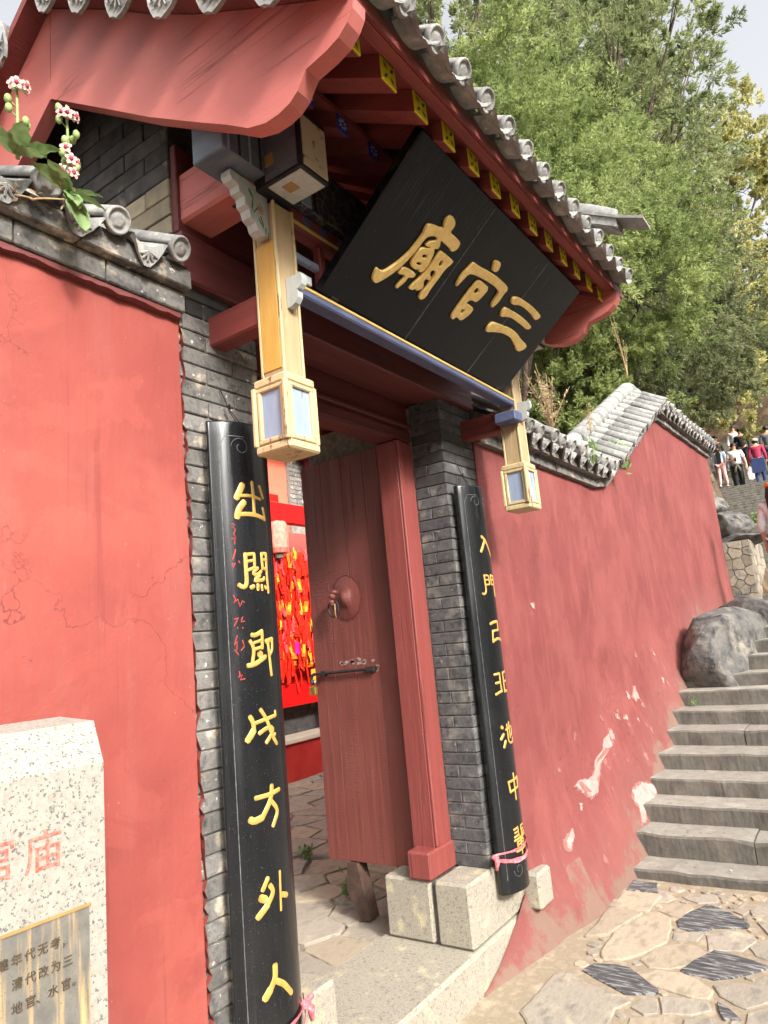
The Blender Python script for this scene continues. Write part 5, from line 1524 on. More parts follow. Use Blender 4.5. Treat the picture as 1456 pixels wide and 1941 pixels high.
RIGHT_CHARS = [
 (1.985, [(.016, [(-.55, .75), (-.1, .55), (-.05, .3)]), (.016, [(-.1, .5), (-.75, -.55)]), (.013, [(-.1, .55), (.3, -.05), (.9, -.8)])]),
 (1.780, [(.011, [(-.75, .85), (-.72, 0), (-.7, -.6), (-1, -.9), (-1.15, -.7)]), (.010, [(-.75, .8), (-.15, .85), (-.15, .05)]), (.009, [(-.72, .45), (-.18, .45)]), (.009, [(-.72, .02), (-.15, .05)]),
          (.010, [(.15, .85), (.15, .05)]), (.010, [(.15, .85), (.75, .8)]), (.011, [(.75, .8), (.78, 0), (.8, -.95)]), (.009, [(.15, .45), (.72, .45)]), (.009, [(.15, .05), (.74, .05)])]),
 (1.545, [(.015, [(-.7, .65), (-.2, .8), (.45, .82)]), (.012, [(.45, .82), (.45, .1)]), (.012, [(.45, .1), (-.5, .05)]), (.012, [(-.5, .05), (-.6, -.85)]), (.014, [(-.6, -.8), (0, -.6), (.6, -.65), (1.0, -.8)])]),
 (1.290, [(.012, [(-.95, .75), (-.3, .8)]), (.011, [(-.3, .8), (-.25, -.7)]), (.012, [(-.9, .05), (-.3, .1)]), (.013, [(-1.0, -.85), (-.6, -.7), (-.2, -.65)]),
          (.011, [(.25, .85), (.25, -.75)]), (.012, [(.25, .8), (.9, .85)]), (.011, [(.25, .1), (.9, .1)]), (.013, [(.25, -.65), (.95, -.75)])]),
 (1.042, [(.017, [(-.85, .7), (-.7, .62)]), (.015, [(-.65, .1), (-1.0, -.25)]), (.015, [(-.5, -.45), (-.75, -.9)]), (.011, [(-.35, .4), (.2, .5), (.85, .6), (.8, -.05), (.55, -.15)]), (.010, [(.25, .95), (.25, -.3)]), (.011, [(-.1, .8), (-.1, -.6), (.3, -.75), (.8, -.7), (1.0, -.4)])]),
 (0.798, [(.013, [(0, 1.0), (0, -1.0)]), (.012, [(-.75, .45), (-.65, -.35)]), (.012, [(-.8, .45), (0, .5), (.75, .6)]), (.012, [(.75, .6), (.65, -.2)]), (.011, [(-.65, -.3), (.65, -.15)])]),
 (0.557, [(.010, [(-.8, .85), (-.3, .95)]), (.009, [(-.3, 1.0), (-.25, .3)]), (.009, [(-.75, .6), (-.3, .65)]), (.010, [(-.8, .3), (-.25, .4)]), (.009, [(.2, 1.0), (.2, .35)]), (.010, [(.2, .95), (.75, .95)]), (.009, [(.2, .65), (.7, .65)]), (.010, [(.2, .38), (.8, .42)]),
          (.011, [(-.85, .05), (0, .15), (.85, .2)]), (.010, [(-.55, -.15), (-.5, -.6)]), (.009, [(-.55, -.12), (.55, 0), (.5, -.5)]), (.009, [(-.5, -.35), (.5, -.25)]), (.009, [(-.5, -.58), (.5, -.5)]), (.010, [(-.75, -.78), (.75, -.7)]), (.011, [(0, .15), (0, -1.1)])]),
]

def couplet(xc, label, chars, sig=None):
    z0, z1, hw = 0.338, 2.300, 0.135
    root = thing('couplet_board', label, 'board', (xc, -0.04, z0))
    m = MB()
    n = 28
    ths = [-math.asin(hw / RC) + 2 * math.asin(hw / RC) * k / n for k in range(n + 1)]
    zs = [z0, z0 + 0.006] + list(np.linspace(z0 + 0.05, z1 - 0.05, 20)) + [z1 - 0.006, z1]
    ri = RC - 0.030
    v, f = [], []
    for z in zs:
        s = 0.996 if z in (z0, z1) else 1.0
        for t in ths:
            v.append((xc + RC * s * math.sin(t), YC - RC * s * math.cos(t), z))
    k = n + 1
    for i in range(len(zs) - 1):
        f += [(i * k + j, i * k + j + 1, (i + 1) * k + j + 1, (i + 1) * k + j) for j in range(n)]
    nb = len(v)
    for z in (z0, z1):
        for t in ths:
            v.append((xc + ri * math.sin(t) * 1.08, YC - ri * math.cos(t) + 0.004, z))
    L = (len(zs) - 1) * k
    f += [(j, nb + j, nb + j + 1, j + 1) for j in range(n)]
    f += [(L + j, L + j + 1, nb + k + j + 1, nb + k + j) for j in range(n)]
    f += [(nb + j, nb + k + j, nb + k + j + 1, nb + j + 1) for j in range(n)]
    f += [(i * k, (i + 1) * k, nb + (k if i + 1 == len(zs) - 1 else 0), nb) for i in []]
    f += [tuple([i * k for i in range(len(zs))] + [nb + k, nb])[::-1], tuple([i * k + n for i in range(len(zs))] + [nb + k + n, nb + n])]
    m.add(v, f)
    o = m.build('board', 'black_lacquer', root)
    me = o.data
    sm = [abs(p.normal.z) < 0.5 and len(p.vertices) == 4 for p in me.polygons]
    me.polygons.foreach_set('use_smooth', sm)
    me.update()
    # scratched border and cloud scroll
    ln = MB()
    e = 0.118
    stroke(ln, xc, [(-e, z0 + .06), (-e, z1 - .09), (-e + .02, z1 - .05), (-.03, z1 - .05)], 0.0022, 0.0006)
    for s in (-1, 1):
        for zc, fl in ((z1 - .085, 1), (z0 + .095, -1)):
            pts = [(s * (0.045 + (0.034 - 0.004 * t) * math.cos(t * 1.2)), zc + fl * (0.034 - .004 * t) * math.sin(t * 1.2)) for t in np.linspace(0, 6.0, 24)]
            stroke(ln, xc, pts, 0.0018, 0.0005)
    ln.build('scratched_border', 'pale_line', root)
    for st in chars:
        c = MB()
        for j, (w, pts) in enumerate(st):
            stroke(c, xc, pts, w * 1.0, 0.0020 + 0.0002 * (j % 5))
        c.build('character', 'gold_paint', root, True)
    if sig:
        c = MB()
        for w, pts in sig:
            stroke(c, xc, pts, w * 1.05, 0.0008)
        c.build('signature', 'red_ink', root)['kind'] = 'stuff'
    wr = MB()
    wr.tube([(xc - .02, -0.075, z1 - .01), (xc - .025, -0.06, z1 + .03), (xc - .015, -.03, z1 + .06), (xc - .02, -.02, z1 + .10), (xc - .03, -.004, z1 + .15)], 0.0022, 5)
    wr.tube([(xc - .015, -.03, z1 + .07), (xc + .05, -.02, z1 + .03), (xc + .10, -.012, z1 - .01)], 0.0018, 5)
    wr.tube([(xc - .03, -.03, z1 + .075), (xc - .018, -.035, z1 + .085), (xc - .01, -.028, z1 + .07)], 0.0035, 5)
    wr.build('hanging_wire', 'iron', root)
    return root
left_chars = [COUPLET_GLYPHS[k] for k in ('chu', 'guan', 'ji', 'cheng', 'fang', 'wai', 'ren')]
couplet(1.606, 'bowed black couplet board left of the doorway with small red cursive signature', left_chars, COUPLET_GLYPHS['sig'])
right_chars = [[(w, [(x * 0.064, zc + y * 0.060) for x, y in pts]) for w, pts in st] for zc, st in RIGHT_CHARS]
couplet(3.256, 'bowed black couplet board right of the doorway beside the weathered red wall', right_chars)

# ================================================================== ribbons tied round the boards
def ribbon(xc, z, label, knot_u, tail):
    root = thing('ribbon', label, 'ribbon', (xc, -0.1, z))
    for part, (dz, w, sag, lift) in enumerate(((0.012, 0.014, -0.006, 0.004), (-0.012, 0.024, -0.030, 0.007))):
        m = MB()
        v, f = [], []
        us = np.linspace(-0.165, 0.160, 34)
        for i, u in enumerate(us):
            t = (u + 0.165) / 0.325
            zz = z + dz + sag * math.sin(math.pi * t) + 0.024 * (t - .5) * (1 if part == 0 else 1)
            ww = w * (0.55 + 0.45 * math.sin(math.pi * t)) * (1 + 0.15 * math.sin(u * 80))
            for a, l in ((-.5, 0.0), (-.2, .003), (.15, .001), (.5, .003)):
                v.append(on_board(xc, u, zz + a * ww, lift + l))
        f = [(i * 4 + j, i * 4 + 4 + j, i * 4 + 5 + j, i * 4 + 1 + j) for i in range(len(us) - 1) for j in range(3)]
        m.add(v, f)
        m.build('band', 'ribbon_pink', root, True)
    kx, ky, kz = on_board(xc, knot_u, z + 0.012 * (1 if knot_u > 0 else -1), 0.012)
    k = MB().ball((kx, ky, kz), 0.017, 10, 8, 0, (1.2, .8, .9))
    k.tube([(kx, ky, kz), (kx + .012 * tail, ky - .01, kz - .015), (kx + .016 * tail, ky - .006, kz - .05)], [.010, .013, .006], 7)
    k.ball((kx + .022 * tail, ky, kz + .01), 0.012, 8, 6, 0, (1.4, .7, .8))
    k.build('knot', 'ribbon_pink', root, True)
ribbon(1.606, 0.485, 'pink cloth ribbon knotted round the foot of the left couplet board', 0.12, 1)
ribbon(3.256, 0.520, 'pink cloth ribbon knotted round the foot of the right couplet board', -0.165, -1)

# ================================================================== granite marker stone
def make_stele():
    y = -0.35
    x1 = 0.884
    root = thing('marker_stone', 'pale speckled granite marker stone with carved inscription before the left wall', 'marker', (0.45, -0.28, 0))
    m = MB()
    prof = [(y, -0.05), (y, 1.365), (y + 0.06, 1.452), (-0.16, 1.462), (-0.16, -0.05)]
    n = len(prof)
    v = [(x, a, b) for x in (-0.05, x1) for a, b in prof]
    for i in range(n):
        if prof[i][1] > 1.4:
            v[n + i] = (x1 + 0.018, v[n + i][1], v[n + i][2] - 0.008)
    m.add(v, [tuple(range(n)), tuple(range(n, 2 * n))[::-1]] + [(i, n + i, n + (i + 1) % n, (i + 1) % n) for i in range(n)])
    m.build('stone', 'granite_pale', root)
    pan = MB().add([(0.02, y - 0.002, 0.55), (0.846, y - 0.002, 0.55), (0.8466, y - 0.002, 1.105), (0.02, y - 0.002, 1.118)], [(0, 1, 2, 3)]).build('inscribed_panel', 'granite_polished', root)
    edge = MB().add([(0.02, y - 0.004, 1.116), (0.850, y - 0.004, 1.103), (0.850, y - 0.0035, 1.109), (0.02, y - 0.0035, 1.122)], [(0, 1, 2, 3)]).build('panel_edge', 'ochre_paint', root)
    def glyph(ch, x, z, size, mat, par, depth=0.0008, ys=y - 0.004):
        cu = bpy.data.curves.new('character', 'FONT')
        cu.body = ch
        cu.size = size
        cu.extrude = depth
        cu.align_x = 'CENTER'
        cu.align_y = 'CENTER'
        me = curve_to_mesh(cu, 'character', mat)
        M0 = Matrix.Translation((x, ys, z)) @ Matrix.Rotation(math.pi / 2, 4, 'X')
        link('character', me, par, M0)
    rows = [("建年代无考", 0.6815, 0.0238, 1.0612), ("清代改为三", 0.7065, 0.0236, 1.0226)]
    for s, xx, dx, zz in rows:
        for i, c in enumerate(s):
            glyph(c, xx + i * dx, zz, 0.0205, 'char_brown', pan)
    glyph('，', 0.7985, 1.0585, 0.0205, 'char_brown', pan)
    for c, xx in (('地', 0.7062), ('官', 0.7301), ('、', 0.7500), ('水', 0.7720), ('官', 0.7971), ('。', 0.8185)):
        glyph(c, xx, 0.984, 0.0205, 'char_brown', pan)
    glyph('官', 0.668, 1.2285, 0.078, 'char_red', root, 0.0008, y - 0.001)
    glyph('庙', 0.756, 1.2235, 0.078, 'char_red', root, 0.0008, y - 0.001)
make_stele()

# ================================================================== padlock, door prop
def small_things():
    p = thing('padlock', 'small brass padlock hanging from the iron bolt of the red door', 'padlock', (3.008, .918, 1.30))
    MB().box(2.996, 3.020, 0.893, 0.940, 1.290, 1.338, 0.005).build('body', 'brass', p)
    MB().tube([(3.008, .903, 1.335), (3.008, .903, 1.36), (3.008, .910, 1.372), (3.008, .922, 1.372), (3.008, .930, 1.36), (3.008, .930, 1.335)], 0.004, 7).build('shackle', 'steel', p, True)
    w = MB()
    w.prism([(0.66, 0.17), (0.72, 0.165), (0.80, 0.30), (0.78, 0.435), (0.72, 0.435)], 0, 3.02, 3.10)
    tag(w.build('door_prop', 'rust_wood'), 'dark wooden wedge propped under the open red door leaf', 'wedge')
small_things()

# ================================================================== courtyard beyond the door
def make_court():
    R = random.Random(41)
    h = thing('temple_hall', 'salmon walled temple hall with grey brick corner behind the prayer rack', 'building', (6.5, 5.0, 0.1))
    MB().box(3.2, 6.98, 4.6, 5.2, 0.0, 4.6).build('wall', 'hall_wall', h)
    MB().box(3.2, 9.0, 4.42, 4.595, 0.0, 3.05).build('lower_wall', 'hall_wall_dull', h)
    bp = MB().box(6.98, 7.55, 4.55, 5.2, 0.0, 4.6).build('corner_pier', 'mortar', h)
    z = 3.44
    MB().box(6.975, 7.56, 4.535, 4.56, 3.40, 3.435, .004).build('pier_sill', 'granite', bp)
    k = 0
    while z < 4.5:
        x = 6.985 - (0.12 if k % 2 else 0)
        while x < 7.5:
            MB().box(max(x, 6.985), min(x + 0.235, 7.55), 4.54, 4.6, z, z + 0.058, .003).build('brick', 'brick_grey', bp)
            x += 0.24
        z += 0.063
        k += 1
    r = MB().prism([(4.15, 4.30), (5.6, 5.2), (7.0, 4.30), (7.0, 4.45), (5.6, 5.38), (4.15, 4.45)], 0, 3.0, 7.75).build('roof', 'tile_grey', h)
    MB().box(7.10, 7.75, 4.10, 4.55, 4.12, 4.29, .01).build('eave_beam', 'timber_dark', r)
    MB().box(7.25, 7.40, 4.2, 4.5, 3.98, 4.12, .01).build('bracket', 'timber_dark', r)
    for i in range(22):
        MB().tube([(3.1 + i * .21, 4.12, 4.46), (3.1 + i * .21, 5.6, 5.40)], .05, 8).build('round_tile', 'tile_grey', r, True)
    # grey side hall whose gable shows above the open door
    s = thing('side_hall', 'grey rendered side hall with carved gable glimpsed above the open door leaf', 'building', (10.5, 6.5, 1))
    MB().prism([(4.6, 0.5), (8.4, 0.5), (8.4, 5.2), (6.6, 7.0), (4.6, 5.0)], 0, 9.9, 13.0).build('wall', 'mortar', s)
    rf = MB().prism([(4.2, 4.75), (6.6, 7.1), (8.8, 5.0), (8.8, 5.15), (6.6, 7.27), (4.2, 4.9)], 0, 9.75, 13.2).build('roof', 'tile_grey', s)
    MB().prism([(4.25, 4.60), (6.6, 6.9), (8.75, 4.85), (8.75, 4.98), (6.6, 7.05), (4.25, 4.74)], 0, 9.84, 9.88).build('gable_moulding', 'mortar_dark', rf)
    MB().box(9.88, 9.92, 5.9, 6.3, 5.0, 5.4, .01).build('window', 'timber_dark', s)
    # red notice rack for prayer tags
    k = thing('prayer_rack', 'bright red prayer rack with rails and plinth in the courtyard', 'rack', (6.0, 3.8, 0.16))
    MB().box(4.3, 8.2, 3.70, 4.30, 0.10, 0.545, .004).build('plinth', 'plinth_red', k)
    MB().box(4.26, 8.24, 3.66, 4.34, 0.546, 0.60, .008).build('plinth_slab', 'slab_cream', k)
    MB().box(4.3, 8.2, 3.97, 4.03, 0.601, 1.05, .002).build('back_panel', 'brick_dark', k)
    MB().box(4.3, 8.2, 3.95, 4.03, 1.055, 2.62, .002).build('back_cloth', 'tag_red', k)
    MB().box(4.3, 8.2, 3.72, 3.80, 0.925, 1.165, .004).build('rail', 'gloss_red', k)
    MB().box(4.3, 8.2, 3.73, 3.79, 1.32, 1.40, .004).build('rail', 'gloss_red', k)
    MB().box(4.3, 8.2, 3.70, 3.82, 2.99, 3.215, .004).build('lintel', 'gloss_red', k)
    MB().box(5.5, 5.82, 3.685, 3.70, 3.216, 3.30, .003).build('lintel_cap', 'gloss_red', k)
    for x in (4.45, 6.43, 8.1):
        MB().box(x, x + 0.05, 3.735, 3.785, 0.60, 2.985, .004).build('post', 'gloss_red', k)
    for z in (2.60, 2.22, 1.85):
        MB().tube([(4.4, 3.76, z), (8.15, 3.76, z)], 0.02, 8).build('pole', 'gloss_red', k, True)
    # tags and ribbons tied to the poles, each its own
    kinds = [('prayer_tag', 'tag_red', .08, .18), ('prayer_tag', 'tag_orange', .085, .15), ('prayer_tag', 'tag_pink', .06, .12), ('prayer_ribbon', 'tag_red', .035, .34), ('prayer_ribbon', 'tag_pink', .03, .28), ('prayer_tag', 'tag_gold', .05, .11)]
    lab = {'tag_red': 'red prayer tag among many on the courtyard rack', 'tag_orange': 'orange prayer tag with gold print on the courtyard rack', 'tag_pink': 'pinkish prayer tag among the red ones on the rack', 'tag_gold': 'gold prayer tag among the red ones on the rack'}
    labr = {'tag_red': 'red ribbon tied among the tags on the courtyard rack', 'tag_pink': 'pinkish ribbon tied among the tags on the courtyard rack'}
    for n in range(300):
        nm, mt, w, L = R.choices(kinds, (6, 2, 1.5, 6, 2.2, 1.4))[0]
        w *= R.uniform(.8, 1.25)
        L *= R.uniform(.75, 1.3)
        z = R.choice((2.62, 2.60, 2.35, 2.22, 2.05, 1.9, 1.85, 1.7, 1.6, 1.5)) + R.uniform(-.06, .04)
        x = R.uniform(5.5, 6.5)
        y = 3.72 - R.uniform(0, .07)
        a = R.uniform(-.28, .28)
        m = MB()
        rows = 5
        v = []
        for i in range(rows + 1):
            t = i / rows
            bend = R.uniform(-.010, .010) * (1 if nm == 'prayer_ribbon' else .3)
            for sx in (-.5, .5):
                v.append((sx * w * (1 + .15 * math.sin(t * 5 + n)) + math.sin(a) * t * L + bend, .010 * math.sin(t * 4 + n) + (.004 * sx), -t * L * math.cos(a)))
        m.add(v, [(2 * i, 2 * i + 1, 2 * i + 3, 2 * i + 2) for i in range(rows)])
        if nm == 'prayer_tag':
            m.add([(-.3 * w, -.006, -.25 * L), (.3 * w, -.006, -.25 * L), (.3 * w + math.sin(a) * .5 * L, -.008, -.8 * L), (-.3 * w + math.sin(a) * .5 * L, -.008, -.8 * L)], [(0, 1, 2, 3)], 1)
            m.tube([(0, 0, 0), (0, .01, .05)], .004, 4)
        o = link(nm, m.mesh(nm, [mt, 'tag_gold'] if mt == 'tag_orange' else [mt, mt]), None, Matrix.Translation((x, y, z)))
        if nm == 'prayer_tag':
            tag(o, lab[mt], 'prayer tag', 'prayer tags on the rack, ' + mt[4:])
        else:
            tag(o, labr[mt], 'ribbon', 'ribbons on the rack, ' + mt[4:])
    tassel = MB().box(-.03, .03, -.01, .01, -.14, 0, .004).mesh('prayer_tag', 'tag_magenta')
    tag(link('prayer_tag', tassel, None, Matrix.Translation((5.93, 3.66, 1.62))), 'magenta prayer tag, the only one on the rack', 'prayer tag')
    for x, z in ((6.2, 1.30), (6.28, 1.2), (6.05, 2.58)):
        o = link('prayer_tag', MB().box(-.035, .035, -.006, .006, -.15, 0, .002).mesh('prayer_tag', 'tag_gold'), None, Matrix.Translation((x, 3.68, z)))
        tag(o, 'gold prayer tag among the red ones on the rack', 'prayer tag', 'prayer tags on the rack, gold')
    ln = thing('paper_lantern', 'pink cylindrical paper lantern hanging beside the left couplet board', 'lantern', (5.70, 3.62, 2.78))
    m = MB()
    prof = [(.04, .18), (.085, .17), (.11, .12), (.115, 0), (.11, -.13), (.085, -.18), (.04, -.19)]
    N = 20
    v = [(5.70 + r_ * (1 + .03 * (i % 2)) * math.cos(2 * math.pi * i / N), 3.62 + r_ * (1 + .03 * (i % 2)) * math.sin(2 * math.pi * i / N), 2.79 + z) for r_, z in prof for i in range(N)]
    m.add(v, [(j * N + i, j * N + (i + 1) % N, (j + 1) * N + (i + 1) % N, (j + 1) * N + i) for j in range(len(prof) - 1) for i in range(N)] + [tuple(range(N)), tuple(range((len(prof) - 1) * N, len(prof) * N))[::-1]])
    m.build('shade', 'lantern_pink', ln)
    MB().tube([(5.70, 3.62, 2.60), (5.70, 3.62, 2.55)], [.05, .045], 12).build('base_ring', 'mortar_dark', ln)
    MB().tube([(5.70, 3.62, 2.96), (5.70, 3.68, 3.02)], .006, 6).build('cord', 'iron', ln)
make_court()

# ================================================================== boulders and rubble wall by the stairs
def boulder(loc, rad, seed, label, rot=0.0, flat=0.0):
    bm = bmesh.new()
    bmesh.ops.create_icosphere(bm, subdivisions=4, radius=1.0)
    R = random.Random(seed)
    planes = [(Vector((R.uniform(-1, 1), R.uniform(-1, 1), R.uniform(-.5, 1))).normalized(), R.uniform(.50, .82)) for _ in range(16)]
    for v in bm.verts:
        p = v.co.copy()
        for n_, d in planes:
            k = p.dot(n_)
            if k > d:
                p -= n_ * (k - d) * 0.97
        q = p.normalized()
        p *= 1 + 0.05 * fnoise(q.x * 2.5, q.y * 2.5 + q.z * 2, seed) + 0.02 * fnoise(q.x * 8, q.y * 8 + q.z * 6, seed + 3)
        v.co = Vector((p.x * rad[0], p.y * rad[1], p.z * rad[2]))
    bmesh.ops.rotate(bm, verts=bm.verts, cent=(0, 0, 0), matrix=Matrix.Rotation(rot, 3, 'Z'))
    me = bpy.data.meshes.new('boulder')
    bm.to_mesh(me)
    bm.free()
    me.polygons.foreach_set('use_smooth', [True] * len(me.polygons))
    me.materials.append(MATS['boulder'])
    o = link('boulder', me, None, Matrix.Translation(loc))
    tag(o, label, 'boulder')
boulder((7.80, -0.34, 1.10), (0.98, 0.66, 0.56), 2, 'large dark grey boulder bulging from the foot of the red wall', 0.2)
boulder((8.6, -0.55, 1.40), (0.75, 0.5, 0.28), 5, 'low rock shoulder beside the upper steps, right of the large boulder', 0.5)
boulder((7.13, -0.53, 1.0), (0.10, 0.11, 0.09), 9, 'small rounded stone wedged between the large boulder and a step')
boulder((12.85, 0.14, 2.92), (0.66, 0.46, 0.36), 12, 'smooth round boulder resting on top of the rubble wall', 0.3)
boulder((12.55, -0.10, 2.62), (0.62, 0.50, 0.13), 14, 'flat pale capping rock between rubble wall and round boulder', 0.1)
boulder((14.9, 0.85, 3.55), (0.7, 0.5, 0.36), 17, 'dark boulder beside the upper flight above the round one', 0.7)
boulder((17.0, 1.25, 4.2), (0.8, 0.6, 0.40), 19, 'farther grey boulder on the bank left of the upper flight', 0.2)

def rubble_wall():
    R = random.Random(77)
    w = thing('rubble_wall', 'low rubble retaining wall of buff and grey stones past the red wall', 'wall', (12.6, 0.3, 1.4))
    MB().box(12.05, 13.6, -0.27, 1.4, 1.1, 2.56).build('mortar_core', 'rubble_mortar', w)
    sites = [(-0.20 + i * 0.150 + R.uniform(-.065, .065), 1.50 + j * 0.14 + R.uniform(-.055, .055)) for i in range(10) for j in range(8)]
    for s, c in zip(sites, voronoi_cells(sites, (-0.28, 1.4, 1.42, 2.55))):
        if len(c) < 3:
            continue
        v, f = flagstone(c, 0.014, 0.05, R.uniform(.004, .010), .03, R)
        v = [(12.05 - z, x, y) for x, y, z in v]
        MB().add(v, f).build('stone', 'rubble_stone', w)
    sites = [(12.15 + i * 0.2 + R.uniform(-.05, .05), 1.5 + j * 0.15 + R.uniform(-.04, .04)) for i in range(7) for j in range(7)]
    for s, c in zip(sites, voronoi_cells(sites, (12.06, 13.6, 1.42, 2.55))):
        if len(c) < 3:
            continue
        v, f = flagstone(c, 0.014, 0.05, R.uniform(.004, .010), .03, R)
        v = [(x, -0.27 - z, y) for x, y, z in v]
        MB().add(v, f).build('stone', 'rubble_stone', w)
rubble_wall()

def back_wall():
    o = MB().box(36.0, 36.8, -4, 14, 7.5, 11.3, .02).build('earth_wall', 'earth')
    tag(o, 'brown retaining wall at the head of the stairs behind the walkers', 'wall')
back_wall()

# ================================================================== people
def skinned(name, nodes, edges, mats, parent, root=0, sub=1):
    me = bpy.data.meshes.new(name)
    me.from_pydata([n[0] for n in nodes], edges, [])
    o = bpy.data.objects.new(name, me)
    COL.objects.link(o)
    o.modifiers.new('skin', 'SKIN').use_smooth_shade = True
    for i, n in enumerate(nodes):
        r = n[1]
        me.skin_vertices[0].data[i].radius = r if hasattr(r, '__len__') else (r, r)
        me.skin_vertices[0].data[i].use_root = (i == root)
    m = o.modifiers.new('sub', 'SUBSURF')
    m.levels = m.render_levels = sub
    dg = bpy.context.evaluated_depsgraph_get()
    em = bpy.data.meshes.new_from_object(o.evaluated_get(dg))
    bpy.data.objects.remove(o)
    bpy.data.meshes.remove(me)
    em.name = name
    em.materials.clear()
    em.materials.append(MATS[mats])
    em.polygons.foreach_set('use_smooth', [True] * len(em.polygons))
    return em

def person(label, loc, face, top, bottom, shoes, height=1.70, sleeves='long', arms=None, cap=None, hair='short', stride=0.10, waist=None, fingers=False, lean=0.0, top_open=None, head_down=0.0, group='people on the stairs', cuff=None):
    root = thing('person', label, 'person', loc, group)
    s = height / 1.70
    M0 = Matrix.Translation(loc) @ Matrix.Rotation(face, 4, 'Z') @ Matrix.Diagonal((s, s, s, 1))
    A = dict(L=[(-.24, .01, 1.13), (-.25, -.07, .90), (-.25, -.10, .82)], R=[(.24, .01, 1.13), (.25, -.07, .90), (.25, -.10, .82)])
    A.update(arms or {})
    ly = lambda z: -lean * max(0, z - .9)
    P = lambda x, y, z: (x, y + ly(z), z)
    hd = head_down
    nodes = [(P(0, 0, .96), (.15, .105)), (P(0, -.005, 1.12), (.135, .10)), (P(0, -.005, 1.30), (.155, .11)), (P(0, .005, 1.42), (.10, .085)), (P(0, .005, 1.49), .052), (P(0, -.010 - hd * .3, 1.555), (.066, .072)), (P(0, -.012 - hd * .6, 1.62), (.080, .092)), (P(0, .002 - hd, 1.685), (.062, .072)),
             (P(-.175, .005, 1.405), .058), (P(*A['L'][0]), .042), (P(*A['L'][1]), .030), (P(*A['L'][2]), (.036, .022)),
             (P(.175, .005, 1.405), .058), (P(*A['R'][0]), .042), (P(*A['R'][1]), .030), (P(*A['R'][2]), (.036, .022)),
             ((-.085, 0, .90), .088), ((-.095, -.02 - stride * .3, .50), .060), ((-.095, .02 - stride, .095), .042), ((-.10, -.11 - stride, .04), .036),
             ((.085, 0, .90), .088), ((.095, -.02 + stride * .2, .50), .060), ((.095, .03 + stride, .095), .042), ((.10, -.10 + stride, .04), .036)]
    E_ = [(0, 1), (1, 2), (2, 3), (3, 4), (4, 5), (5, 6), (6, 7), (3, 8), (8, 9), (9, 10), (10, 11), (3, 12), (12, 13), (13, 14), (14, 15), (0, 16), (16, 17), (17, 18), (18, 19), (0, 20), (20, 21), (21, 22), (22, 23)]
    body_nodes, body_edges = list(nodes), list(E_)
    if fingers:
        for wr, hd_i in ((10, 11), (14, 15)):
            h0 = Vector(nodes[hd_i][0])
            d = (h0 - Vector(nodes[wr][0])).normalized()
            side = d.cross(Vector((0, 1, 0))).normalized()
            for q, (off, ln_) in enumerate(((-.027, .075), (-.009, .085), (.009, .08), (.027, .062))):
                a = h0 + side * off + d * .02
                b = a + d * ln_ * .5 + Vector((0, -.008, 0))
                c = a + d * ln_ + Vector((0, -.028, 0))
                i0 = len(body_nodes)
                body_nodes += [(tuple(a), .0095), (tuple(b), .0085), (tuple(c), .0075)]
                body_edges += [(hd_i, i0), (i0, i0 + 1), (i0 + 1, i0 + 2)]
            a = h0 - side * .038 - d * .02 + Vector((0, -.012, 0))
            i0 = len(body_nodes)
            body_nodes += [(tuple(a), .011), (tuple(a + d * .045 - side * .012), .009)]
            body_edges += [(wr, i0), (i0, i0 + 1)]
    body = link('body', skinned('body', body_nodes, body_edges, 'skin', root), root, M0)
    # nose, eyes and ears so that the head reads as a face
    f = MB()
    hx, hy, hz = P(0, -.012 - hd * .6, 1.62)
    f.ball((hx, hy - .092, hz - .01), .014, 6, 5, 0, (.8, 1, 1.4))
    f.ball((hx - .082, hy, hz - .005), .018, 6, 5, 0, (.4, .8, 1.3))
    f.ball((hx + .082, hy, hz - .005), .018, 6, 5, 0, (.4, .8, 1.3))
    f.ball((hx - .032, hy - .084, hz + .018), .010, 6, 5, 1)
    f.ball((hx + .032, hy - .084, hz + .018), .010, 6, 5, 1)
    f.box(hx - .022, hx + .022, hy - .092, hy - .080, hz - .052, hz - .045, 0, 2)
    link('face', f.mesh('face', ['skin', 'hair_black', 'cloth_maroon'], True), body, M0)
    def grow(idx, edges, add, cuff=None):
        mp = {i: k for k, i in enumerate(idx)}
        nn = []
        for i in idx:
            p, r = nodes[i]
            r = r if hasattr(r, '__len__') else (r, r)
            nn.append((p, (r[0] + add, r[1] + add)))
        return nn, [(mp[a], mp[b]) for a, b in edges], mp
    # top
    idx = [0, 1, 2, 3, 8, 9, 12, 13] + ([10, 14] if sleeves == 'long' else [])
    ed = [(0, 1), (1, 2), (2, 3), (3, 8), (8, 9), (3, 12), (12, 13)] + ([(9, 10), (13, 14)] if sleeves == 'long' else [])
    nn, ee, mp = grow(idx, ed, .020)
    if sleeves == 'short':
        for a, b in ((8, 9), (12, 13)):
            pa, pb = Vector(nodes[a][0]), Vector(nodes[b][0])
            nn[mp[b]] = (tuple(pa.lerp(pb, .78)), (.066, .066))
    if cuff:
        for a, b in ((9, 10), (13, 14)):
            nn[mp[b]] = (tuple(Vector(nodes[a][0]).lerp(Vector(nodes[b][0]), cuff)), (.052, .052))
    nn[mp[0]] = (P(0, 0, .88), (.172, .125))
    link('top', skinned('top', nn, ee, top, root), root, M0)
    if top_open:
        m = MB()
        m.prism([(-.075, .98), (.075, .98), (.09, 1.36), (.045, 1.44), (-.045, 1.44), (-.09, 1.36)], 1, -.155, -.10)
        link('undershirt', m.mesh('undershirt', top_open), root, M0)
    # trousers
    nn, ee, mp = grow([0, 16, 17, 18, 20, 21, 22], [(0, 16), (16, 17), (17, 18), (0, 20), (20, 21), (21, 22)], .017)
    nn[mp[0]] = (P(0, 0, .98), (.150, .112))
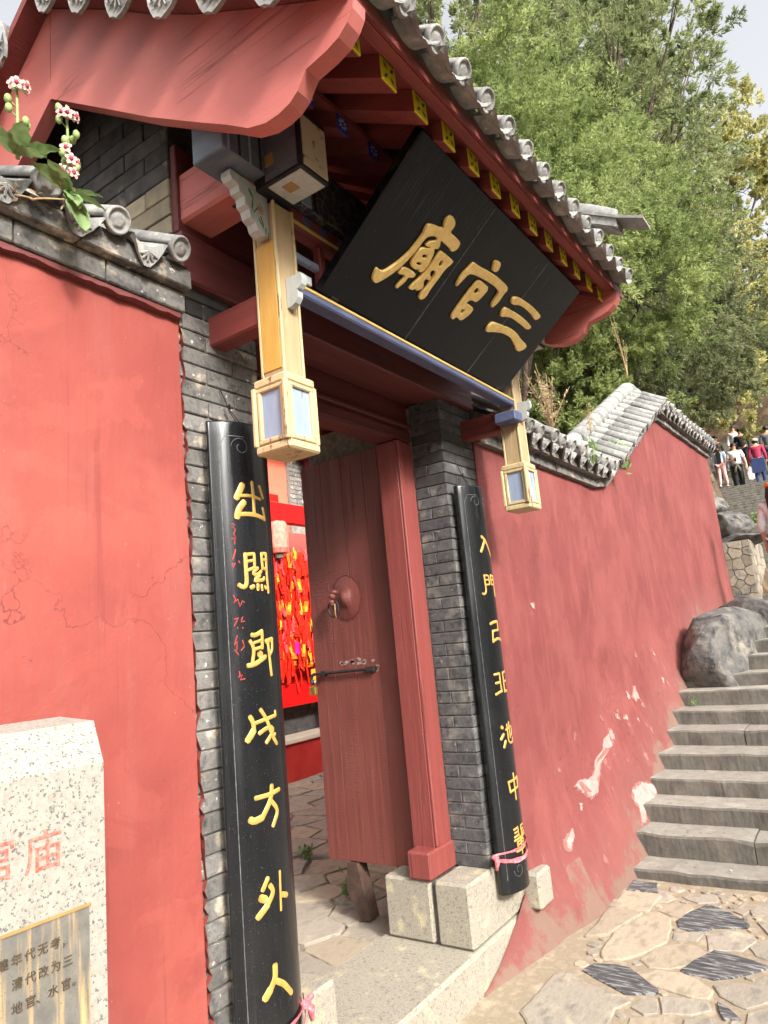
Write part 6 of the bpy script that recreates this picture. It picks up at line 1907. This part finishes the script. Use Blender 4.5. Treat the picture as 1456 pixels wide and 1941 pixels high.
    link('trousers', skinned('trousers', nn, ee, bottom, root), root, M0)
    for a, b in ((18, 19), (22, 23)):
        pa, pb = Vector(nodes[a][0]), Vector(nodes[b][0])
        sh = skinned('shoe', [((pa.x, pa.y + .02, .055), .050), ((pa.x, pa.y - .04, .048), .048), (tuple(pb), .040)], [(0, 1), (1, 2)], shoes, root)
        link('shoe', sh, root, M0)
    # hair or cap
    m = MB()
    if cap:
        m.ball((hx, hy + .004, hz + .035), .108, 14, 8, 0, (1, 1.1, .72))
        m.box(hx - .07, hx + .07, hy - .19, hy - .08, hz + .035, hz + .047, .004)
        link('cap', m.mesh('cap', cap, True), root, M0)
        m = MB()
        m.ball((hx, hy + .025, hz - .005), .096, 12, 8, 0, (1, .95, 1))
    else:
        m.ball((hx, hy + .022, hz + .028), .105, 14, 8, 0, (.98, 1.02, .92))
    if hair == 'long':
        m.tube([(hx, hy + .04, hz), (hx, hy + .075, hz - .12), (hx, hy + .085, hz - .28), (hx, hy + .08, hz - .42)], [.095, .10, .09, .05], 10)
    link('hair', m.mesh('hair', 'hair_black', True), root, M0)
    if waist:
        m = MB()
        N = 16
        m.tube([(.185 * math.cos(t), .14 * math.sin(t), .96 + .012 * math.sin(3 * t)) for t in np.linspace(0, 2 * math.pi, N)], .030, 8, cap=False)
        m.prism([(-.20, .95), (.20, .95), (.23, .50), (.16, .46), (-.15, .47), (-.22, .52)], 1, .125, .165)
        m.ball((0, -.15, .95), .045, 8, 6)
        m.tube([(0, -.15, .95), (-.06, -.17, .80), (-.09, -.16, .68)], [.03, .04, .03], 7)
        m.tube([(0, -.15, .95), (.06, -.17, .82), (.07, -.16, .72)], [.03, .04, .03], 7)
        link('tied_jacket', m.mesh('tied_jacket', waist, True), root, M0)
    return root

W_ = math.radians(-90)
def step_z(x):
    z = 5.35
    for sx, sz in TOP:
        if x >= sx + .05:
            z = sz
    return z
person('man in white T-shirt and black trousers looking down the stairs with a phone', (26.4, 1.35, 5.35), W_ + .15, 'cloth_white', 'cloth_black', 'shoe_white', 1.74, 'short',
       arms={'L': [(-.27, .03, 1.14), (-.14, -.20, 1.10), (-.07, -.24, 1.12)], 'R': [(.27, .03, 1.13), (.29, -.06, .90), (.29, -.09, .82)]}, waist='cloth_olive', fingers=True)
person('woman in pale blue jacket, black top and pink trousers stepping down', (28.3, 2.10, step_z(28.3)), W_ - .1, 'cloth_paleblue', 'cloth_pink', 'shoe_white', 1.56, 'long', hair='long', stride=.16, top_open='cloth_black', head_down=.05, lean=.05)
person('man in camouflage and black jacket behind the woman in pink trousers', (29.3, 2.28, step_z(29.3)), W_ + .3, 'cloth_camo', 'cloth_grey', 'shoe_dark', 1.72, 'long', head_down=.06, lean=.08)
person('man dressed all in black with a dark cap, above the man with phone', (29.7, 1.42, step_z(29.7)), W_, 'cloth_black', 'cloth_black', 'shoe_dark', 1.76, 'long', cap='cloth_black')
person('person in white mostly hidden behind the man all in black', (30.7, 1.75, step_z(30.7)), W_, 'cloth_white', 'cloth_navy', 'shoe_dark', 1.70, 'long')
person('person in maroon top and beige cap climbing away, navy jacket at the waist', (25.7, 0.62, 5.35), W_ + math.pi, 'cloth_maroon', 'cloth_navy', 'shoe_white', 1.62, 'long', cap='cloth_beige', waist='cloth_navy', lean=.10)
person('person in grey jacket at the right edge of the upper stairs', (28.8, 0.46, step_z(28.8)), W_ + math.pi, 'cloth_grey', 'cloth_black', 'shoe_dark', 1.72, 'long')
person('child peering from behind the man in white T-shirt', (27.6, 1.55, step_z(27.6)), W_, 'cloth_grey', 'cloth_black', 'shoe_dark', 1.50, 'long', hair='long')
person('long haired woman in white sleeves walking up at the right edge', (10.1, -0.90, 1.45), W_ + math.pi - .3, 'cloth_white', 'cloth_grey', 'shoe_white', 1.62, 'long', hair='long', cap='cloth_orange', fingers=True, cuff=.35, arms={'L': [(-.25, .0, 1.14), (-.27, -.03, .90), (-.27, -.04, .81)]})
ph = MB().box(26.13, 26.145, 1.30, 1.37, 6.42, 6.56, .006).build('phone', 'cloth_black')
tag(ph, 'black mobile phone held by the man in white T-shirt', 'phone')
bg = MB().prism([(.88, 5.75), (.95, 5.72), (1.04, 5.75), (1.06, 5.95), (1.0, 6.15), (.95, 6.2), (.90, 6.12), (.86, 5.95)], 0, 26.30, 26.42).build('plastic_bag', 'bag_white')
tag(bg, 'white plastic bag hanging beside the man in white T-shirt', 'bag')

# ================================================================== trees
def leaf_cloud(P, A, L, W, V, name, mat, parent):
    """one kite-shaped blade per row: P base point, A axis, L length, W width, V tone"""
    n = len(P)
    ref = rng.normal(size=(n, 3))
    S = np.cross(A, ref)
    S /= np.linalg.norm(S, axis=1)[:, None] + 1e-9
    mid = P + A * (L * 0.45)[:, None]
    verts = np.empty((n, 4, 3), np.float32)
    verts[:, 0] = P
    verts[:, 1] = mid + S * (W * 0.5)[:, None]
    verts[:, 2] = P + A * L[:, None]
    verts[:, 3] = mid - S * (W * 0.5)[:, None]
    me = bpy.data.meshes.new(name)
    me.vertices.add(n * 4)
    me.vertices.foreach_set('co', verts.reshape(-1))
    me.loops.add(n * 4)
    me.loops.foreach_set('vertex_index', np.arange(n * 4, dtype=np.int32))
    me.polygons.add(n)
    me.polygons.foreach_set('loop_start', np.arange(0, n * 4, 4, dtype=np.int32))
    me.update(calc_edges=True)
    at = me.attributes.new('v', 'FLOAT', 'POINT')
    at.data.foreach_set('value', np.repeat(V, 4).astype(np.float32))
    me.materials.append(MATS[mat])
    return link(name, me, parent)

def unit(n):
    d = rng.normal(size=(n, 3))
    return d / np.linalg.norm(d, axis=1)[:, None]

def tree(name, label, base, centre, radii, mat, clumps, clump_r, per, leaf, trunk_r, seed, lump=0.25, inner=0.25, droop=0.25, limbs=16, group='trees above the wall'):
    global rng
    rng = np.random.default_rng(seed)
    root = thing(name, label, 'tree', base, group)
    base, centre, radii = np.array(base, float), np.array(centre, float), np.array(radii, float)
    d = unit(clumps)
    rr = inner + (1 - inner) * rng.random(clumps) ** 0.45
    mod = np.array([1 + lump * fnoise(q[0] * 1.6, q[1] * 1.6 + q[2] * 1.9, seed) for q in d])
    C = centre + d * radii * (rr * mod)[:, None]
    cr = clump_r * rng.uniform(0.6, 1.35, clumps)
    ctone = np.clip(rng.normal(0.5, 0.24, clumps), 0, 1)
    # boughs carry tufts, tufts carry scale-leaf sprays
    tufts = max(8, int(per / 34))
    tidx = np.repeat(np.arange(clumps), tufts)
    nt = len(tidx)
    out = (C - centre)
    out = out / (np.linalg.norm(out, axis=1)[:, None] + 1e-6)
    out[:, 2] += 0.45
    tu = unit(nt)
    tq = tu * (cr[tidx] * (0.35 + 0.65 * rng.random(nt)))[:, None]
    tq[:, 2] *= 0.75
    T = C[tidx] + tq + out[tidx] * (np.abs(rng.normal(0, 0.25, nt)) * cr[tidx])[:, None]
    taxis = tu * 0.8 + out[tidx] * 0.7 + rng.normal(0, 0.25, (nt, 3))
    taxis[:, 2] -= droop * 0.6
    taxis /= np.linalg.norm(taxis, axis=1)[:, None]
    tr_ = cr[tidx] * rng.uniform(0.22, 0.40, nt)
    ttone = np.clip(ctone[tidx] + rng.normal(0, 0.16, nt), 0, 1)
    idx = np.repeat(np.arange(nt), 42)
    n = len(idx)
    u = unit(n)
    along = rng.random(n) * 1.5 - 0.3
    P = T[idx] + taxis[idx] * (along * tr_[idx])[:, None] + u * (tr_[idx] * 0.42 * (1.15 - 0.6 * np.clip(along, 0, 1)) * rng.random(n) ** 0.6)[:, None]
    A = taxis[idx] * 0.9 + u * 0.85 + rng.normal(0, 0.3, (n, 3))
    A[:, 2] -= droop * 0.4 * rng.random(n)
    A /= np.linalg.norm(A, axis=1)[:, None]
    L = leaf[0] * rng.uniform(0.5, 1.4, n)
    W = leaf[1] * rng.uniform(0.6, 1.3, n)
    V = np.clip(ttone[idx] + rng.normal(0, 0.12, n), 0, 1)
    leaf_cloud(P, A, L, W, V, 'crown', mat, root)
    tr = MB()
    R = random.Random(seed)
    pts, rad = [], []
    top = centre + np.array([0, 0, radii[2] * 0.45])
    for i in range(9):
        t = i / 8
        p = base * (1 - t) + top * t
        pts.append((p[0] + .25 * trunk_r * 3 * math.sin(t * 5 + seed), p[1] + .25 * trunk_r * 3 * math.cos(t * 4 + seed), p[2]))
        rad.append(trunk_r * (1.25 if i == 0 else (1 - .75 * t)))
    tr.tube(pts, rad, 10)
    for i in range(limbs):
        k = R.randrange(clumps)
        t = R.uniform(.35, .95)
        j = int(t * 8)
        a = Vector(pts[j])
        b = Vector(C[k])
        m1 = a.lerp(b, .35) + Vector((R.uniform(-.15, .15), R.uniform(-.15, .15), R.uniform(-.05, .25)))
        m2 = a.lerp(b, .7) + Vector((R.uniform(-.15, .15), R.uniform(-.15, .15), R.uniform(-.1, .15)))
        r0 = rad[j] * R.uniform(.28, .45)
        tr.tube([a, m1, m2, b], [r0, r0 * .7, r0 * .45, r0 * .2], 6)
        for _ in range(2):
            c = b + Vector((R.uniform(-1, 1), R.uniform(-1, 1), R.uniform(-.5, .8))) * clump_r * .8
            tr.tube([m2, m2.lerp(c, .5) + Vector((0, 0, .08)), c], [r0 * .35, r0 * .25, r0 * .1], 5)
    tr.build('trunk', 'bark', root, True)
    return root

tree('juniper_tree', 'bright green juniper with dense fluffy sprays just behind the gate roof', (9.6, 2.9, 0.8), (9.9, 1.95, 8.2), (2.2, 1.9, 2.7), 'juniper_light', 210, 0.36, 620, (0.060, 0.022), 0.22, 101, inner=.45)
tree('juniper_tree', 'light green juniper right of the gate roof over the tiled coping', (12.6, 2.6, 2.3), (12.2, 1.0, 8.0), (1.9, 1.7, 2.3), 'juniper_light', 150, 0.34, 600, (0.062, 0.022), 0.20, 102, inner=.45)
tree('juniper_tree', 'tall olive juniper with bare dark limbs behind the upper left of the roof', (13.5, 6.0, 2.5), (13.8, 4.6, 15.2), (3.6, 3.2, 4.4), 'juniper_mid', 206, 0.51, 299, (0.128, 0.046), 0.42, 103, inner=.15)
tree('juniper_tree', 'tall sparse juniper showing sky between branches at the top right', (17.0, 3.4, 3.6), (16.6, 1.0, 13.8), (2.9, 2.6, 4.2), 'juniper_mid', 147, 0.43, 285, (0.111, 0.039), 0.30, 104, lump=.5, inner=.1, limbs=30)
tree('juniper_tree', 'shaded dark juniper in the middle right above the ridge peak', (15.0, 2.4, 3.2), (15.0, 1.4, 8.2), (2.3, 2.2, 2.8), 'juniper_dark', 184, 0.37, 345, (0.093, 0.034), 0.26, 105, droop=.7)
tree('juniper_tree', 'small green juniper low behind the right lantern post and coping', (11.6, 3.2, 1.6), (11.6, 2.2, 5.4), (1.7, 1.5, 1.9), 'juniper_light', 161, 0.28, 391, (0.072, 0.028), 0.14, 106)
tree('juniper_tree', 'dark drooping juniper behind the long wall coping', (14.5, 4.0, 3.0), (14.2, 3.4, 6.4), (2.4, 2.0, 2.6), 'juniper_dark', 184, 0.36, 322, (0.102, 0.034), 0.24, 107, droop=.9)
tree('juniper_tree', 'olive juniper spreading low branches over the walkers on the stairs', (22.5, 4.6, 6.0), (21.2, 1.9, 9.4), (3.0, 2.6, 2.3), 'juniper_dark', 206, 0.45, 299, (0.128, 0.046), 0.34, 108, droop=.7, limbs=26)
tree('broadleaf_tree', 'yellow leaved tree glowing behind the junipers on the right', (28.0, 4.5, 7.5), (27.6, 1.5, 12.4), (2.6, 2.6, 4.2), 'yellow_leaf', 161, 0.51, 239, (0.128, 0.081), 0.28, 109, lump=.4)
tree('broadleaf_tree', 'tall pale yellow tree against the sky at the right edge', (33.5, 2.5, 9.5), (33.0, -0.2, 19.0), (2.6, 2.6, 5.2), 'yellow_leaf', 138, 0.57, 211, (0.145, 0.092), 0.34, 110, lump=.4)
tree('juniper_tree', 'grey green juniper farther up the hill behind the yellow tree', (31.0, 7.0, 9.0), (30.6, 5.0, 12.4), (4.2, 3.2, 4.6), 'juniper_mid', 184, 0.60, 257, (0.187, 0.069), 0.4, 111)
tree('juniper_tree', 'dark juniper at the head of the stairs behind the brown wall', (38.5, 1.5, 10.0), (38.5, 0.8, 14.0), (4.0, 4.2, 3.6), 'juniper_dark', 184, 0.63, 257, (0.212, 0.081), 0.4, 112)
tree('juniper_tree', 'far olive juniper filling the gap high above the light green ones', (19.5, 6.2, 5.5), (19.5, 4.0, 16.2), (4.2, 3.4, 5.0), 'juniper_mid', 206, 0.60, 257, (0.162, 0.057), 0.45, 113, inner=.1)
tree('juniper_tree', 'far grey green juniper at the upper right behind the sparse one', (31.0, 5.0, 9.0), (30.0, 3.0, 22.0), (3.6, 3.6, 6.0), 'juniper_mid', 161, 0.66, 230, (0.204, 0.069), 0.45, 114, lump=.5)
tree('juniper_tree', 'hazy juniper on the slope between dark juniper and yellow tree', (25.5, 7.0, 6.5), (25.0, 5.0, 13.0), (3.6, 3.0, 5.0), 'juniper_mid', 184, 0.57, 257, (0.170, 0.063), 0.4, 115)


for k, (x, y, hgt) in enumerate(((-13, -16, 8.2), (-7.5, -17.5, 8.8), (-2, -16.5, 8.0), (4, -18, 9.0), (10, -17, 8.4), (16, -18, 9.0))):
    tree('street_tree', ['outermost left', 'second from left', 'third from left', 'third from right', 'second from right', 'outermost right'][k] + ' of the dark trees across the street', (x, y, terrain(x, y)), (x, y, terrain(x, y) + hgt * .58), (3.4, 2.4, hgt * .42), 'juniper_dark', 70, 0.8, 150, (0.30, 0.12), 0.22, 130 + k, inner=.3, limbs=6, group='trees across the street')
# ================================================================== plants on the walls and in the joints
def leaf_blade(m, base, direction, length, width, up=(0, 0, 1), curl=0.25, wavy=0.12, seed=0):
    """broad wavy leaf with a midrib, curling down towards its tip"""
    R = random.Random(seed)
    d = Vector(direction).normalized()
    side = d.cross(Vector(up)).normalized()
    nrm = side.cross(d).normalized()
    n = 9
    v = []
    for i in range(n + 1):
        t = i / n
        c = Vector(base) + d * (length * t) - nrm * (curl * length * t * t)
        w = width * (math.sin(math.pi * min(1, .12 + t * .88)) ** .8) * (1 + wavy * math.sin(i * 2.4 + seed))
        for s, h in ((-1, .10), (-.5, .04), (0, -.03), (.5, .04), (1, .10)):
            v.append(c + side * (s * w * .5) + nrm * (h * width + .05 * width * math.sin(i * 2.1 + s * 3 + seed)))
    f = [(i * 5 + j, i * 5 + j + 1, i * 5 + 6 + j, i * 5 + 5 + j) for i in range(n) for j in range(4)]
    m.add(v, f)

def set_tone(o, seed):
    R = np.random.default_rng(seed)
    n = len(o.data.vertices)
    at = o.data.attributes.new('v', 'FLOAT', 'POINT')
    at.data.foreach_set('value', np.clip(R.normal(.55, .18, n), 0, 1).astype(np.float32))

def flower_plant(label, base, height, lean, seed, leaves, blooms):
    R = random.Random(seed)
    root = thing('flowering_plant', label, 'plant', base)
    b = Vector(base)
    pts = [b + Vector((lean[0] * t * t, lean[1] * t * t, height * t)) for t in np.linspace(0, 1, 9)]
    MB().tube(pts, [.0055 - .0025 * i / 8 for i in range(9)], 7).build('stem', 'stem_green', root, True)
    for i, (d, L, W, cu) in enumerate(leaves):
        m = MB()
        leaf_blade(m, b + Vector((0, 0, .01)), d, L, W, curl=cu, seed=seed + i)
        o = m.build('leaf', 'herb_leaf', root, True)
        set_tone(o, seed + i)
    for i in range(9):
        t = R.uniform(.25, .95)
        p = pts[int(t * 8)]
        a = R.uniform(0, 6.28)
        e = p + Vector((.022 * math.cos(a), .022 * math.sin(a), .018))
        m = MB()
        m.tube([p, e], [.0018, .0015], 5)
        m.ball(e, .0095, 8, 6, 0, (1, 1, 1.4))
        m.build('bud', 'stem_green', root, True)
    for i, (t, a) in enumerate(blooms):
        p = pts[min(8, int(t * 8))]
        c = Vector((math.cos(a), math.sin(a), -.15)).normalized()
        q = p + c * R.uniform(.016, .030)
        m = MB()
        m.tube([p, p + c * .014, q], [.004, .007, .011], 8)
        s = c.cross(Vector((0, 0, 1))).normalized()
        u = s.cross(c)
        for k in range(5):
            w = 2 * math.pi * k / 5 + .3
            e = s * math.cos(w) + u * math.sin(w)
            g = c.cross(e)
            m.add([q + e * .003, q + e * .009 + g * .006 + c * .003, q + e * .0155 + g * .004 + c * .002, q + e * .017, q + e * .0155 - g * .004 + c * .002, q + e * .009 - g * .006 + c * .003], [(0, 1, 2, 3, 4, 5)])
        m.ball(q + c * .001, .0058, 8, 6, 1)
        m.build('flower', ['petal_pale', 'petal_throat'], root, False)
S_ = -math.pi / 2
flower_plant('flowering foxglove-like plant in the coping with a large leaf hanging over the wall', (0.955, -0.135, 2.795), 0.265, (-0.012, -0.012), 3,
             [((-.6, -.4, .35), .11, .042, .35), ((.05, -.4, -.9), .15, .070, .05), ((.8, -.4, .05), .09, .030, .4), ((.6, -.3, .35), .08, .026, .4), ((-.15, -.7, -.5), .09, .045, .3), ((.35, -.6, -.5), .08, .035, .3), ((-.8, -.2, .35), .12, .05, .35)],
             [(.97, S_ - .5), (.98, S_ + .5), (.92, S_ - 1.1), (.90, S_ + .2), (.42, S_ - .3), (.38, S_ + .6), (.32, S_ + .1), (.45, S_ + .9), (.36, S_ - 1.2), (.60, S_ - .8)])
flower_plant('second flowering plant at the left edge of the coping with taller stem', (0.820, -0.130, 2.835), 0.225, (-0.010, -0.012), 8,
             [((.6, -.5, .45), .10, .05, .3), ((-.3, -.7, .3), .11, .05, .3), ((.2, -.8, -.1), .10, .05, .3), ((-.8, -.3, .3), .12, .05, .3)],
             [(.97, S_ - .5), (.98, S_ + .4), (.93, S_ + 1.0), (.90, S_ - 1.0)])

def dry_sprig(label, base, n, height, seed, dense, mat='dry_leaf', stem='stem_dry', name='dry_weed', spread=.10, leaf=(.03, .012), group=None):
    R = random.Random(seed)
    global rng
    rng = np.random.default_rng(seed)
    root = thing(name, label, 'weed', base, group)
    P, A = [], []
    for i in range(n):
        a = R.uniform(0, 6.28)
        hh = height * R.uniform(.6, 1.1)
        sp = spread * R.uniform(.3, 1.2)
        pts = [Vector(base) + Vector((math.cos(a) * sp * t ** 1.4, math.sin(a) * sp * t ** 1.4 * .6, hh * t)) for t in np.linspace(0, 1, 7)]
        MB().tube(pts, [.0035 - .002 * k / 6 for k in range(7)], 5).build('stalk', stem, root, True)
        for k in range(dense):
            t = R.uniform(.25, 1)
            p = pts[int(t * 6)]
            P.append([p.x + R.gauss(0, .02), p.y + R.gauss(0, .02), p.z + R.gauss(0, .02)])
            A.append([R.gauss(0, 1), R.gauss(0, 1), R.gauss(.3, .8)])
    if P:
        P, A = np.array(P), np.array(A)
        A /= np.linalg.norm(A, axis=1)[:, None]
        m = len(P)
        leaf_cloud(P, A, leaf[0] * rng.uniform(.6, 1.3, m), leaf[1] * rng.uniform(.6, 1.3, m), np.clip(rng.normal(.5, .2, m), 0, 1), 'foliage', mat, root)
dry_sprig('pale dried weed bush on the coping beside the right lantern post', (5.15, 0.12, 3.02), 12, .55, 51, 42, spread=.28)
dry_sprig('thin dried stalks with seed heads at the peak of the coping', (7.95, 0.15, 4.22), 5, .75, 52, 7, spread=.14)
dry_sprig('small withered weed on the level coping between two ridge tiles', (5.9, 0.05, 3.15), 4, .25, 53, 12)
dry_sprig('dry brown twig with seed pods on the left coping', (0.86, -.13, 2.74), 2, .05, 54, 9, spread=.16, leaf=(.022, .012))
for i, (p, lab) in enumerate([((5.1, -.17, 2.70), 'small green weed hanging below the eave tiles near the lantern post'), ((6.05, -.16, 2.80), 'small green weed in the valley of the stepped coping'), ((6.1, -.1, 3.0), 'tuft of green weed growing among the sloping round tiles'), ((5.75, 0.0, 2.95), 'pale green weed sprig at the foot of the sloping tiles')]):
    dry_sprig(lab, p, 4, .10, 60 + i, 5, 'herb_leaf', 'stem_green', 'green_weed', .07, (.06, .028))
for i, (p, lab) in enumerate([((3.75, 1.75, .17), 'small green tuft between the courtyard paving stones'), ((3.28, .98, .19), 'broad leaved weed in the courtyard near the propped door')]):
    dry_sprig(lab, p, 6, .05, 70 + i, 9, 'herb_leaf', 'stem_green', 'green_weed', .07, (.05, .022))
dry_sprig('green weed on the bank beside the round boulder', (13.3, -.25, 2.9), 10, .18, 75, 20, 'herb_leaf', 'stem_green', 'green_weed', .2, (.07, .025))
dry_sprig('moss tuft at the foot of a riser by the red wall', (6.62, -.26, .76), 5, .03, 76, 14, 'herb_leaf', 'stem_green', 'green_weed', .05, (.02, .01))

def litter():
    for i, (p, s, lab) in enumerate([((5.63, -.92, .41), .022, 'scrap of white paper on the fourth step'), ((4.60, -.75, .07), .008, 'white cigarette end on the first step'), ((3.9, 1.25, .20), .012, 'white scrap on the courtyard stones beyond the door')]):
        m = MB().prism([(-s, -s * .4), (s * .6, -s * .5), (s, s * .2), (-s * .3, s * .5)], 2, 0, .004)
        o = link('litter', m.mesh('litter', 'bag_white'), None, Matrix.Translation(p) @ Matrix.Rotation(i, 4, 'Z'))
        tag(o, lab, 'litter')
litter()
